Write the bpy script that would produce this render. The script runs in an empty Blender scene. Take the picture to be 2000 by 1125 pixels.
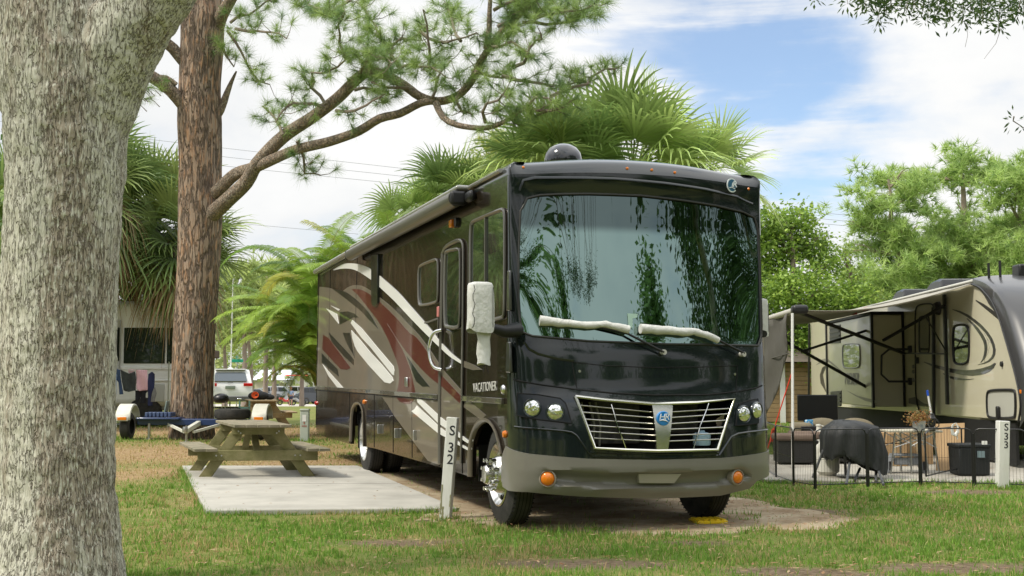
import bpy, bmesh, math, random
import numpy as np
from mathutils import Vector, Matrix, geometry
SC = bpy.context.scene
COL = SC.collection
# ---------------------------------------------------------------- camera
F, PIT, CH, CX, CY = 2345.0, 0.0742, 1.38, 1000.0, 562.5
cam_d = bpy.data.cameras.new('camera'); cam = bpy.data.objects.new('camera', cam_d); COL.objects.link(cam)
cam.location = (0, 0, CH); cam.rotation_euler = (math.pi/2 + PIT, 0, 0)
cam_d.sensor_width = 36; cam_d.lens = 36*F/2000; cam_d.clip_start = .1; cam_d.clip_end = 3000
SC.camera = cam
SC.render.resolution_x, SC.render.resolution_y = 1024, 576
# ---------------------------------------------------------------- world
SUN_EL, SUN_AZ = math.radians(50), math.radians(-115)      # azimuth measured from +Y, clockwise positive
wd = bpy.data.worlds.new('World'); SC.world = wd; wd.use_nodes = True
nt = wd.node_tree; N = nt.nodes; L = nt.links; N.clear()
out = N.new('ShaderNodeOutputWorld'); bg = N.new('ShaderNodeBackground'); bg.inputs['Strength'].default_value = .1
sky = N.new('ShaderNodeTexSky'); sky.sky_type = 'NISHITA'; sky.sun_disc = False
sky.sun_elevation = SUN_EL; sky.sun_rotation = SUN_AZ; sky.air_density = 1.0; sky.dust_density = .6; sky.ozone_density = 1.6
tc = N.new('ShaderNodeTexCoord')
def nmath(op, a, b=None, c=None, clamp=False):
    m = N.new('ShaderNodeMath'); m.operation = op; m.use_clamp = clamp
    for i, v in enumerate((a, b, c)):
        if v is None: continue
        if isinstance(v, (int, float)): m.inputs[i].default_value = v
        else: L.new(v, m.inputs[i])
    return m.outputs[0]
def nnoise(vec, scale, detail=6, rough=.55, dist=0):
    n = N.new('ShaderNodeTexNoise'); n.inputs['Scale'].default_value = scale; n.inputs['Detail'].default_value = detail
    n.inputs['Roughness'].default_value = rough; n.inputs['Distortion'].default_value = dist; L.new(vec, n.inputs['Vector']); return n.outputs['Fac']
def nmr(v, a, b, c=0, d=1, smooth=True):
    m = N.new('ShaderNodeMapRange'); m.interpolation_type = 'SMOOTHSTEP' if smooth else 'LINEAR'
    for k, x in zip(('From Min', 'From Max', 'To Min', 'To Max'), (a, b, c, d)): m.inputs[k].default_value = x
    L.new(v, m.inputs['Value']); return m.outputs['Result']
mp = N.new('ShaderNodeMapping'); mp.inputs['Scale'].default_value = (1, 1, 2.3); L.new(tc.outputs['Generated'], mp.inputs['Vector'])
sep = N.new('ShaderNodeSeparateXYZ'); L.new(tc.outputs['Generated'], sep.inputs[0])
nz = nnoise(mp.outputs[0], 3.1, 9, .55, .25)
nz2 = nnoise(mp.outputs[0], 1.3, 3, .5)
# opening in the cloud: a patch of clear sky ahead to the right
def blob(dx, dy, dz, r):
    v = Vector((dx, dy, dz)).normalized()
    vm = N.new('ShaderNodeVectorMath'); vm.operation = 'DISTANCE'; L.new(tc.outputs['Generated'], vm.inputs[0]); vm.inputs[1].default_value = v
    return nmr(vm.outputs['Value'], r, 0)
h1 = blob(.215, 1, .225, .155); h2 = blob(.10, 1, .36, .30); h3 = blob(.66, -.7, .42, .3); h4 = blob(.30, 1, .16, .09)
st = N.new('ShaderNodeMapping'); st.inputs['Scale'].default_value = (1.2, 1.2, 9); L.new(tc.outputs['Generated'], st.inputs['Vector']); streak = nnoise(st.outputs[0], 2.6, 6, .55, .3)
hole = nmath('MULTIPLY', nmath('ADD', nmath('ADD', nmath('MULTIPLY', h1, .21), nmath('MULTIPLY', h2, .21)), nmath('MULTIPLY', h4, .09)), nmr(streak, .62, .42, .25, 1.15))
dens = nmath('SUBTRACT', nmath('ADD', nmath('MULTIPLY', nz, 1.0), .13), hole)
cl = nmr(dens, .27, .58, .16, 1)
shade = nmr(nmath('ADD', nmath('MULTIPLY', nz, .45), nmath('MULTIPLY', nz2, .55)), .36, .62)
cm = N.new('ShaderNodeMix'); cm.data_type = 'RGBA'; L.new(shade, cm.inputs['Factor'])
cm.inputs['A'].default_value = (6.6, 6.95, 7.4, 1); cm.inputs['B'].default_value = (9.6, 9.6, 9.5, 1)
skm = N.new('ShaderNodeMix'); skm.data_type = 'RGBA'; skm.blend_type = 'MULTIPLY'; skm.inputs['Factor'].default_value = 1
L.new(sky.outputs[0], skm.inputs['A']); skm.inputs['B'].default_value = (1.4, 1.58, 1.72, 1)
mx = N.new('ShaderNodeMix'); mx.data_type = 'RGBA'; L.new(cl, mx.inputs['Factor']); L.new(skm.outputs['Result'], mx.inputs['A']); L.new(cm.outputs['Result'], mx.inputs['B'])
# brighter cloud deck overhead
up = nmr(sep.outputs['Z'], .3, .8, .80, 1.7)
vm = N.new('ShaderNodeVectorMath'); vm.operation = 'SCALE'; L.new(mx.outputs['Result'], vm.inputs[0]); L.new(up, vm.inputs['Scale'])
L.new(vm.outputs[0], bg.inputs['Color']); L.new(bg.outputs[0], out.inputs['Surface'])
sd = bpy.data.lights.new('sun', 'SUN'); sd.energy = 2.6; sd.angle = math.radians(9); sd.color = (1, .93, .80)
sun = bpy.data.objects.new('sun', sd); COL.objects.link(sun)
sun_dir = Vector((math.sin(SUN_AZ)*math.cos(SUN_EL), math.cos(SUN_AZ)*math.cos(SUN_EL), math.sin(SUN_EL)))
sun.rotation_euler = (-sun_dir).to_track_quat('-Z', 'Y').to_euler(); sun.location = (0, 0, 40)
SC.view_settings.view_transform = 'Standard'; SC.view_settings.look = 'None'
SC.view_settings.exposure = 0.4; SC.view_settings.gamma = 1
# ---------------------------------------------------------------- measuring helpers (photograph pixel -> point in the place)
_c, _s = math.cos(PIT), math.sin(PIT)
def ray(px, py):
    a = (px-CX)/F; b = -(py-CY)/F
    return (a, _c-b*_s, _s+b*_c)
def at(px, py, Y):
    r = ray(px, py); t = Y/r[1]; return Vector((r[0]*t, Y, CH+r[2]*t))
def G(px, py, z=0.0):
    r = ray(px, py); t = (z-CH)/r[2]; return Vector((r[0]*t, r[1]*t, z))
def proj(p):
    x, y, z = p[0], p[1], p[2]-CH
    d = y*_c+z*_s; u = -y*_s+z*_c
    return CX+F*x/d, CY-F*u/d
def on_plane(px, py, ox, oy, yaw, off=0.0):
    ca, sa = math.cos(yaw), math.sin(yaw); r = ray(px, py)
    t = (off+ox*ca+oy*sa)/(r[0]*ca+r[1]*sa); x, y = r[0]*t-ox, r[1]*t-oy
    return (-x*sa+y*ca, CH+r[2]*t)
def gz(y):      # the land dips beyond the lane
    t = min(max((y-56)/34, 0), 1); return -1.35*t*t*(3-2*t)
# ---------------------------------------------------------------- objects
def thing(name, label, cat, loc=(0, 0, 0), rz=0.0, group=None, kind=None):
    o = bpy.data.objects.new(name, None); COL.objects.link(o); o.location = loc; o.rotation_euler = (0, 0, rz)
    o.empty_display_size = .2; return tag(o, label, cat, group, kind)
def tag(o, label=None, cat=None, group=None, kind=None):
    if label: o['label'] = label
    if cat: o['category'] = cat
    if group: o['group'] = group
    if kind: o['kind'] = kind
    return o
def wm(o):
    m = Matrix.Identity(4)
    while o is not None: m = o.matrix_basis @ m; o = o.parent
    return m
def link_mesh(name, me, parent=None, origin=None, world=False):
    o = bpy.data.objects.new(name, me); COL.objects.link(o)
    if parent is not None:
        o.parent = parent
        if world: me.transform(wm(parent).inverted())
    elif origin is not None:
        me.transform(Matrix.Translation(-Vector(origin))); o.location = origin
    return o
def npmesh(name, V, Fc, mat=None, smooth=False, col=None):
    V = np.asarray(V, dtype=np.float32); Fc = np.asarray(Fc, dtype=np.int32); k = Fc.shape[1]
    me = bpy.data.meshes.new(name); me.vertices.add(len(V)); me.vertices.foreach_set('co', V.ravel())
    me.loops.add(Fc.size); me.loops.foreach_set('vertex_index', Fc.ravel())
    me.polygons.add(len(Fc)); me.polygons.foreach_set('loop_start', np.arange(0, Fc.size, k, dtype=np.int32))
    try: me.polygons.foreach_set('loop_total', np.full(len(Fc), k, dtype=np.int32))
    except Exception: pass
    me.update(calc_edges=True)
    if smooth: me.polygons.foreach_set('use_smooth', np.ones(len(Fc), dtype=bool))
    if col is not None:
        ca = me.color_attributes.new('tint', 'FLOAT_COLOR', 'POINT')
        c4 = np.ones((len(V), 4), dtype=np.float32); c4[:, :3] = col; ca.data.foreach_set('color', c4.ravel())
    if mat: me.materials.append(mat)
    return me
class MB:
    """collects shapes into one mesh"""
    def __init__(s): s.v = []; s.f = []
    def add(s, vs, fs):
        n = len(s.v); s.v += [tuple(v) for v in vs]; s.f += [tuple(i+n for i in f) for f in fs]; return s
    def box(s, c, d, rz=0, R=None, taper=None):
        hx, hy, hz = d[0]/2, d[1]/2, d[2]/2
        vs = [Vector((x*hx, y*hy, z*hz)) for z in (-1, 1) for y in (-1, 1) for x in (-1, 1)]
        if taper: vs = [Vector((v.x*(taper if v.z > 0 else 1), v.y*(taper if v.z > 0 else 1), v.z)) for v in vs]
        M = R if R is not None else Matrix.Rotation(rz, 3, 'Z')
        return s.add([M @ v + Vector(c) for v in vs], [(0, 2, 3, 1), (4, 5, 7, 6), (0, 1, 5, 4), (2, 6, 7, 3), (0, 4, 6, 2), (1, 3, 7, 5)])
    def bar(s, a, b, w, h, up=(0, 0, 1)):
        a, b = Vector(a), Vector(b); d = (b-a); Ln = d.length; d.normalize()
        upv = Vector(up); side = d.cross(upv)
        if side.length < 1e-4: side = d.cross(Vector((1, 0, 0)))
        side.normalize(); u = side.cross(d)
        R = Matrix((side, d, u)).transposed()
        return s.box((a+b)/2, (w, Ln, h), R=R)
    def tube(s, pts, rad, n=10, caps=True, flat=1.0, up=None):
        pts = [Vector(p) for p in pts]
        if not hasattr(rad, '__len__'): rad = [rad]*len(pts)
        k = len(s.v); prev = None; m = len(pts)
        for i, p in enumerate(pts):
            d = (pts[min(i+1, m-1)]-pts[max(i-1, 0)])
            if d.length < 1e-9: d = Vector((0, 0, 1))
            d.normalize()
            if prev is None:
                x = d.orthogonal().normalized() if up is None else (Vector(up)-d*Vector(up).dot(d)).normalized()
            else:
                x = (prev-d*prev.dot(d))
                x = x.normalized() if x.length > 1e-6 else d.orthogonal().normalized()
            prev = x; y = d.cross(x)
            for j in range(n):
                t = 2*math.pi*j/n; s.v.append(tuple(p+(x*math.cos(t)*flat+y*math.sin(t))*rad[i]))
        for i in range(m-1):
            for j in range(n):
                a = k+i*n+j; b = k+i*n+(j+1) % n; s.f.append((a, b, b+n, a+n))
        if caps: s.f.append(tuple(k+j for j in reversed(range(n)))); s.f.append(tuple(k+(m-1)*n+j for j in range(n)))
        return s
    def cyl(s, a, b, r, r2=None, n=16): return s.tube([a, b], [r, r if r2 is None else r2], n)
    def lathe(s, prof, o=(0, 0, 0), ax=(0, 0, 1), n=24):
        """prof: (radius, height) pairs round axis ax"""
        ax = Vector(ax).normalized(); x = ax.orthogonal().normalized(); y = ax.cross(x); o = Vector(o); k = len(s.v)
        for r, h in prof:
            for j in range(n):
                t = 2*math.pi*j/n; s.v.append(tuple(o+ax*h+(x*math.cos(t)+y*math.sin(t))*max(r, 1e-4)))
        for i in range(len(prof)-1):
            for j in range(n):
                a = k+i*n+j; b = k+i*n+(j+1) % n; s.f.append((a, b, b+n, a+n))
        return s
    def prism(s, poly, to3, t):
        """poly in 2-D, to3(x,y,d) maps to 3-D at depth d; front at d=0, back at d=t"""
        n = len(poly); k = len(s.v)
        s.v += [tuple(to3(x, y, 0)) for x, y in poly]+[tuple(to3(x, y, t)) for x, y in poly]
        tri = geometry.tessellate_polygon([[Vector((x, y, 0)) for x, y in poly]])
        for a, b, c in tri: s.f.append((k+a, k+b, k+c)); s.f.append((k+n+c, k+n+b, k+n+a))
        for i in range(n): j = (i+1) % n; s.f.append((k+i, k+j, k+n+j, k+n+i))
        return s
    def ell(s, c, r, n=16, m=10, R=None, zmin=-1):
        k = len(s.v)
        for i in range(m+1):
            t = math.pi*i/m; z = math.cos(t); z = max(z, zmin)
            for j in range(n):
                p = 2*math.pi*j/n; v = Vector((math.sin(t)*math.cos(p)*r[0], math.sin(t)*math.sin(p)*r[1], z*r[2]))
                if R is not None: v = R @ v
                s.v.append(tuple(v+Vector(c)))
        for i in range(m):
            for j in range(n):
                a = k+i*n+j; b = k+i*n+(j+1) % n; s.f.append((a, a+n, b+n, b))
        return s
    def mesh(s, name, mat=None, smooth=True, ang=40, fix=True):
        me = bpy.data.meshes.new(name); me.from_pydata(s.v, [], s.f); me.update()
        if fix:
            bm = bmesh.new(); bm.from_mesh(me); bmesh.ops.remove_doubles(bm, verts=bm.verts, dist=1e-5)
            bmesh.ops.recalc_face_normals(bm, faces=bm.faces); bm.to_mesh(me); bm.free()
        if smooth:
            me.polygons.foreach_set('use_smooth', [True]*len(me.polygons))
            try: me.set_sharp_from_angle(angle=math.radians(ang))
            except Exception: pass
        if mat: me.materials.append(mat)
        return me
    def build(s, name, mat, parent=None, origin=None, world=False, bevel=0, seg=2, smooth=True, ang=40, fix=True):
        o = link_mesh(name, s.mesh(name, mat, smooth, ang, fix), parent, origin, world)
        if bevel:
            b = o.modifiers.new('bevel', 'BEVEL'); b.width = bevel; b.segments = seg; b.limit_method = 'ANGLE'; b.angle_limit = math.radians(35); b.harden_normals = False
        return o
def solidify(o, t, off=-1):
    m = o.modifiers.new('thick', 'SOLIDIFY'); m.thickness = t; m.offset = off; return o
def copy_tree(o, parent=None):
    c = o.copy(); COL.objects.link(c); c.parent = parent
    for ch in list(o.children): copy_tree(ch, c)
    return c
def inpoly(P, poly):
    P = np.asarray(P, float); q = np.asarray(poly, float); x, y = P[:, 0], P[:, 1]; r = np.zeros(len(P), bool); j = len(q)-1
    for i in range(len(q)):
        xi, yi, xj, yj = q[i, 0], q[i, 1], q[j, 0], q[j, 1]
        if yi != yj:
            c = ((yi > y) != (yj > y)) & (x < (xj-xi)*(y-yi)/(yj-yi)+xi); r ^= c
        j = i
    return r
def dens_poly(p, step, closed=True):
    o = []; n = len(p)
    for i in range(n if closed else n-1):
        a = np.array(p[i], float); b = np.array(p[(i+1) % n], float); m = max(1, int(np.linalg.norm(b-a)/step+.5))
        for k in range(m): o.append(tuple(a+(b-a)*k/m))
    if not closed: o.append(tuple(p[-1]))
    return o
def smooth_poly(p, it=2, closed=True):
    for _ in range(it):
        q = []; n = len(p)
        for i in range(n if closed else n-1):
            a = np.array(p[i], float); b = np.array(p[(i+1) % n], float); q += [tuple(a*.75+b*.25), tuple(a*.25+b*.75)]
        p = q if closed else [p[0]]+q[1:-1]+[p[-1]]
    return p
def sheet(outer, S, holes=(), step=(.1, .1), bstep=None, thick=0.0, smooth=True):
    """fill outline (minus holes) given in surface parameters with a mesh lying on surface S(u,v,depth)"""
    bs = bstep or min(step); loops = [dens_poly(outer, bs)]+[dens_poly(h, bs) for h in holes]
    vs = []; es = []
    for lp in loops:
        k = len(vs); n = len(lp); vs += [Vector(p) for p in lp]; es += [(k+i, k+(i+1) % n) for i in range(n)]
    A = np.array(loops[0]); x0, y0 = A.min(0); x1, y1 = A.max(0)
    gx = np.arange(x0+step[0]/2, x1, step[0]); gy = np.arange(y0+step[1]/2, y1, step[1])
    if len(gx) and len(gy):
        g = np.array(np.meshgrid(gx, gy)).reshape(2, -1).T; k = inpoly(g, loops[0])
        for h in loops[1:]: k &= ~inpoly(g, h)
        g = g[k]
        if len(g):
            allb = np.array([p for lp in loops for p in lp]); d = np.array([np.min(((allb-p)**2).sum(1)) for p in g]); g = g[d > (bs*.45)**2]
            vs += [Vector(p) for p in g]
    V, E_, Fc, *_ = geometry.delaunay_2d_cdt(vs, es, [], 0, 1e-6)
    cen = np.array([[sum(V[i][0] for i in f)/len(f), sum(V[i][1] for i in f)/len(f)] for f in Fc]); k = inpoly(cen, loops[0])
    for h in loops[1:]: k &= ~inpoly(cen, h)
    Fc = [tuple(f) for f, q in zip(Fc, k) if q]
    mb = MB(); mb.add([S(v[0], v[1], 0) for v in V], Fc)
    if thick:
        cnt = {}
        for f in Fc:
            for i in range(len(f)):
                e = (f[i], f[(i+1) % len(f)]); cnt[tuple(sorted(e))] = cnt.get(tuple(sorted(e)), 0)+1
        bd = [e for e, c in cnt.items() if c == 1]; ids = sorted({i for e in bd for i in e}); mp_ = {i: len(mb.v)+k for k, i in enumerate(ids)}
        mb.v += [tuple(S(V[i][0], V[i][1], thick)) for i in ids]
        mb.f += [(a, b, mp_[b], mp_[a]) for a, b in bd]
    return mb
def text_mesh(txt, size, name='lettering', extrude=.002, shear=0.0, bold=0.0, spacing=1.0):
    cu = bpy.data.curves.new('t', 'FONT'); cu.body = txt; cu.size = size; cu.extrude = extrude; cu.shear = shear; cu.offset = bold; cu.space_character = spacing
    cu.align_x = 'CENTER'; cu.align_y = 'CENTER'; cu.resolution_u = 3
    o = bpy.data.objects.new('t', cu); COL.objects.link(o); dg = bpy.context.evaluated_depsgraph_get()
    me = bpy.data.meshes.new_from_object(o.evaluated_get(dg)); COL.objects.unlink(o); bpy.data.objects.remove(o); me.name = name
    return me
def place_text(txt, size, origin, xdir, ydir, mat, parent, name='lettering', world=False, **k):
    me = text_mesh(txt, size, name, **k); x = Vector(xdir).normalized(); y = Vector(ydir).normalized(); z = x.cross(y)
    M = Matrix((x, y, z)).transposed().to_4x4(); M.translation = Vector(origin); me.transform(M)
    me.materials.clear(); me.materials.append(mat); return link_mesh(name, me, parent, None, world)
# ---------------------------------------------------------------- materials
_M = {}
def mat(name, c, c2=None, scale=5, rough=.5, metal=0, coat=0, bump=0, bscale=30, stretch=(1, 1, 1), spec=.5, detail=4, lo=.35, hi=.65, trans=0, emit=None, alpha=1, ior=1.45, rvar=0, coords='Object', flake=0):
    if name in _M: return _M[name]
    m = bpy.data.materials.new(name); m.use_nodes = True; t = m.node_tree; b = t.nodes['Principled BSDF']; _M[name] = m
    def nn(ty): return t.nodes.new(ty)
    b.inputs['Base Color'].default_value = (*c, 1); b.inputs['Roughness'].default_value = rough; b.inputs['Metallic'].default_value = metal
    b.inputs['Coat Weight'].default_value = coat; b.inputs['Coat Roughness'].default_value = .02; b.inputs['Specular IOR Level'].default_value = spec
    b.inputs['IOR'].default_value = ior
    if trans: b.inputs['Transmission Weight'].default_value = trans
    if emit: b.inputs['Emission Color'].default_value = (*emit[:3], 1); b.inputs['Emission Strength'].default_value = emit[3]
    tc = nn('ShaderNodeTexCoord'); mp = nn('ShaderNodeMapping'); mp.inputs['Scale'].default_value = stretch
    t.links.new(tc.outputs[coords], mp.inputs['Vector'])
    if c2 is not None or rvar:
        n = nn('ShaderNodeTexNoise'); n.inputs['Scale'].default_value = scale; n.inputs['Detail'].default_value = detail; n.inputs['Roughness'].default_value = .6
        t.links.new(mp.outputs[0], n.inputs['Vector']); r = nn('ShaderNodeMapRange'); r.inputs['From Min'].default_value = lo; r.inputs['From Max'].default_value = hi
        t.links.new(n.outputs['Fac'], r.inputs['Value'])
        if c2 is not None:
            x = nn('ShaderNodeMix'); x.data_type = 'RGBA'; x.inputs['A'].default_value = (*c, 1); x.inputs['B'].default_value = (*c2, 1)
            t.links.new(r.outputs[0], x.inputs['Factor']); t.links.new(x.outputs['Result'], b.inputs['Base Color'])
        if rvar:
            q = nn('ShaderNodeMapRange'); q.inputs['To Min'].default_value = max(rough-rvar, 0); q.inputs['To Max'].default_value = rough+rvar
            t.links.new(n.outputs['Fac'], q.inputs['Value']); t.links.new(q.outputs[0], b.inputs['Roughness'])
    if bump:
        n2 = nn('ShaderNodeTexNoise'); n2.inputs['Scale'].default_value = bscale; n2.inputs['Detail'].default_value = 5; t.links.new(mp.outputs[0], n2.inputs['Vector'])
        bp = nn('ShaderNodeBump'); bp.inputs['Strength'].default_value = bump; bp.inputs['Distance'].default_value = .01
        t.links.new(n2.outputs['Fac'], bp.inputs['Height']); t.links.new(bp.outputs[0], b.inputs['Normal'])
    return m
def leaf_mat(name, c, c2, c3=None, scale=1.2, transl=.35, rough=.45, tint=False):
    """foliage: colour varies leaf to leaf and clump to clump, light passes through"""
    if name in _M: return _M[name]
    m = bpy.data.materials.new(name); m.use_nodes = True; t = m.node_tree; t.nodes.clear(); _M[name] = m
    def nn(ty): return t.nodes.new(ty)
    o = nn('ShaderNodeOutputMaterial'); p = nn('ShaderNodeBsdfPrincipled'); tr = nn('ShaderNodeBsdfTranslucent'); mx = nn('ShaderNodeMixShader')
    p.inputs['Roughness'].default_value = rough; p.inputs['Specular IOR Level'].default_value = .35
    if tint:
        a = nn('ShaderNodeVertexColor'); a.layer_name = 'tint'; colr = a.outputs['Color']
    else:
        tc = nn('ShaderNodeTexCoord'); n = nn('ShaderNodeTexNoise'); n.inputs['Scale'].default_value = scale; n.inputs['Detail'].default_value = 3
        t.links.new(tc.outputs['Object'], n.inputs['Vector']); r = nn('ShaderNodeValToRGB'); e = r.color_ramp.elements
        e[0].position = .36; e[0].color = (*c, 1); e[1].position = .62; e[1].color = (*c2, 1)
        if c3: k = e.new(.72); k.color = (*c3, 1)
        t.links.new(n.outputs['Fac'], r.inputs['Fac']); colr = r.outputs['Color']
    t.links.new(colr, p.inputs['Base Color'])
    hs = nn('ShaderNodeHueSaturation'); hs.inputs['Value'].default_value = 1.5; hs.inputs['Hue'].default_value = .49; t.links.new(colr, hs.inputs['Color']); t.links.new(hs.outputs[0], tr.inputs['Color'])
    mx.inputs['Fac'].default_value = transl; t.links.new(p.outputs[0], mx.inputs[1]); t.links.new(tr.outputs[0], mx.inputs[2]); t.links.new(mx.outputs[0], o.inputs['Surface'])
    return m
BLACK = mat('black plastic', (.012, .012, .013), rough=.45)
BLACKM = mat('black metal', (.015, .015, .016), rough=.35, coat=.2)
RUBBER = mat('tyre rubber', (.02, .02, .019), (.045, .042, .038), scale=9, rough=.8, bump=.3, bscale=60)
CHROME = mat('chrome', (.75, .75, .74), rough=.12, metal=1)
ALU = mat('brushed aluminium', (.5, .5, .49), rough=.35, metal=1)
WHITE = mat('white paint', (.72, .72, .70), (.64, .64, .61), scale=4, rough=.4)
AMBER = mat('amber lens', (.75, .20, .01), rough=.15, coat=.5)
RED = mat('red lens', (.5, .012, .01), rough=.15, coat=.5)
# ================================================================ GROUND
rng = np.random.default_rng(7)
def vnoise(x, y, s, seed=0):
    """smooth value noise, numpy"""
    r = np.random.default_rng(seed); T = r.random((64, 64)); X = x*s; Y = y*s
    xi = np.floor(X).astype(int); yi = np.floor(Y).astype(int); fx = X-xi; fy = Y-yi; fx = fx*fx*(3-2*fx); fy = fy*fy*(3-2*fy)
    a = T[xi % 64, yi % 64]; b = T[(xi+1) % 64, yi % 64]; c = T[xi % 64, (yi+1) % 64]; d = T[(xi+1) % 64, (yi+1) % 64]
    return (a*(1-fx)+b*fx)*(1-fy)+(c*(1-fx)+d*fx)*fy
def fbm(x, y, s, seed=0, o=4):
    return sum(vnoise(x, y, s*2**k, seed+k)/2**k for k in range(o))/sum(1/2**k for k in range(o))
PAD = [G(355, 915), G(700, 915), G(893, 1000), G(402, 1005)]
RVO = (.05, 10.70); YAW = .314; _ca, _sa = math.cos(YAW), math.sin(YAW)
def RW(x, y, z): return Vector((RVO[0]+x*_ca-y*_sa, RVO[1]+x*_sa+y*_ca, z))      # motorhome frame -> world
def blobm(x, y, cx, cy, rx, ry, rot=0):
    c, s = math.cos(rot), math.sin(rot); dx, dy = x-cx, y-cy; u = (dx*c+dy*s)/rx; v = (-dx*s+dy*c)/ry
    return np.clip(1.35-np.sqrt(u*u+v*v), 0, 1)
def drive_d(x, y):
    lx = (x-RVO[0])*_ca+(y-RVO[1])*_sa; ly = -(x-RVO[0])*_sa+(y-RVO[1])*_ca
    n = fbm(x, y, 1.3, 5)-.5
    ex = np.minimum(np.minimum(lx+.35-np.clip(ly-6, 0, 3)*.35, 3.4-lx)+n*1.3, 10.2-ly); ey = ly-np.interp(lx, [-.3, .1, .6, 1.3, 2.0, 2.8, 3.5], [1.5, .80, .15, -.15, -.45, -.6, .2])+n*1.0+(fbm(x, y, 6, 15)-.5)*.25
    return np.minimum(ex, ey)
def masks(x, y):
    n = fbm(x, y, .9, 3); n2 = fbm(x, y, 3.1, 11)
    straw = np.maximum.reduce([blobm(x, y, -5.6, 22.5, 4.4, 5.0), blobm(x, y, -3.3, 19.6, 2.2, 1.8), blobm(x, y, -5.4, 17.6, 1.1, 2.0), blobm(x, y, -4.4, 31, 5, 4.5), blobm(x, y, -9, 31, 5, 4), .55*blobm(x, y, -3.4, 14.2, .9, 2.6)])
    straw = np.clip(straw*1.5-(1-n)*.55-(1-n2)*.5+.05, 0, 1)*.9
    bare = np.maximum.reduce([blobm(x, y, .55, 9.05, .8, .30, -.1), blobm(x, y, 2.1, 8.7, .8, .28, -.15), blobm(x, y, 3.3, 8.9, .9, .30, -.1), .8*blobm(x, y, -.9, 10.3, .7, .3),
        blobm(x, y, 5.51, 14.75, .7, .28), .8*blobm(x, y, 1.5, 10.2, .5, .2), .7*blobm(x, y, 3.0, 12.6, .9, .5)])
    bare = np.clip(bare*2.0-(1-n2)*.8-.05, 0, 1)
    drv = np.clip(drive_d(x, y)*1.7+.45, 0, 1)
    lush = np.clip(fbm(x, y, .45, 21)*1.3-.15+.35*np.clip((x-2.5)/3, 0, 1)-.25*np.clip((-x-3)/3, 0, 1), 0, 1)
    return straw, bare, drv, lush
xs = np.arange(-14, 14.01, .09); ys = np.arange(5, 36.01, .11)
gx, gy = np.meshgrid(xs, ys); st, br, dv, lu = masks(gx, gy)
hz = (fbm(gx, gy, .5, 8)-.5)*.07+(fbm(gx, gy, 4, 9)-.5)*.018
near_flat = np.clip(drive_d(gx, gy)*2+1, 0, 1); hz = hz*(1-near_flat)-.012
for q in (PAD,):
    P_ = np.stack([gx.ravel(), gy.ravel()], 1); big = [(PAD[0].x-.3, PAD[0].y+.3), (PAD[1].x+.3, PAD[1].y+.3), (PAD[2].x+.3, PAD[2].y-.3), (PAD[3].x-.3, PAD[3].y-.3)]
    k = inpoly(P_, big).reshape(gx.shape); hz[k] = -.012
edge = np.minimum.reduce([gx+14, 14-gx, gy-5, 36-gy]); hz = np.where(edge < 1, -.012+(hz+.012)*np.clip(edge, 0, 1), hz)
V = np.stack([gx.ravel(), gy.ravel(), hz.ravel()], 1); nx, ny = len(xs), len(ys)
ii = (np.arange(ny-1)[:, None]*nx+np.arange(nx-1)[None, :]).ravel(); Fq = np.stack([ii, ii+1, ii+nx+1, ii+nx], 1)
# outer land: rings reaching the horizon, joined edge to edge round the fine patch
ox = np.concatenate([[-900, -400, -200, -100, -60, -40, -28, -20], np.arange(-14, 14.01, 2.0), [20, 28, 40, 60, 100, 200, 400, 900]])
oy = np.concatenate([[-900, -400, -150, -60, -30, -12, 0], [5, 12, 20, 28, 36], np.arange(40, 100, 4), [110, 130, 160, 220, 320, 500, 900, 1500]])
cgx, cgy = np.meshgrid(ox, oy); cz = np.vectorize(gz)(cgy)-.012
Vo = np.stack([cgx.ravel(), cgy.ravel(), cz.ravel()], 1); fo = []
for j in range(len(oy)-1):
    for i in range(len(ox)-1):
        mx_, my_ = (ox[i]+ox[i+1])/2, (oy[j]+oy[j+1])/2
        if -14 < mx_ < 14 and 5 < my_ < 36: continue
        a = j*len(ox)+i; fo.append((a, a+1, a+len(ox)+1, a+len(ox)))
cst, cbr, cdv, clu = masks(cgx.ravel(), cgy.ravel())
Vall = np.concatenate([V, Vo]); Fall = np.concatenate([Fq, np.array(fo)+len(V)])
colr = np.stack([np.concatenate([st.ravel(), cst]), np.concatenate([np.maximum(br, np.clip(dv, 0, 1)*.9).ravel(), cbr*0]), np.concatenate([lu.ravel(), clu])], 1)
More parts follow.
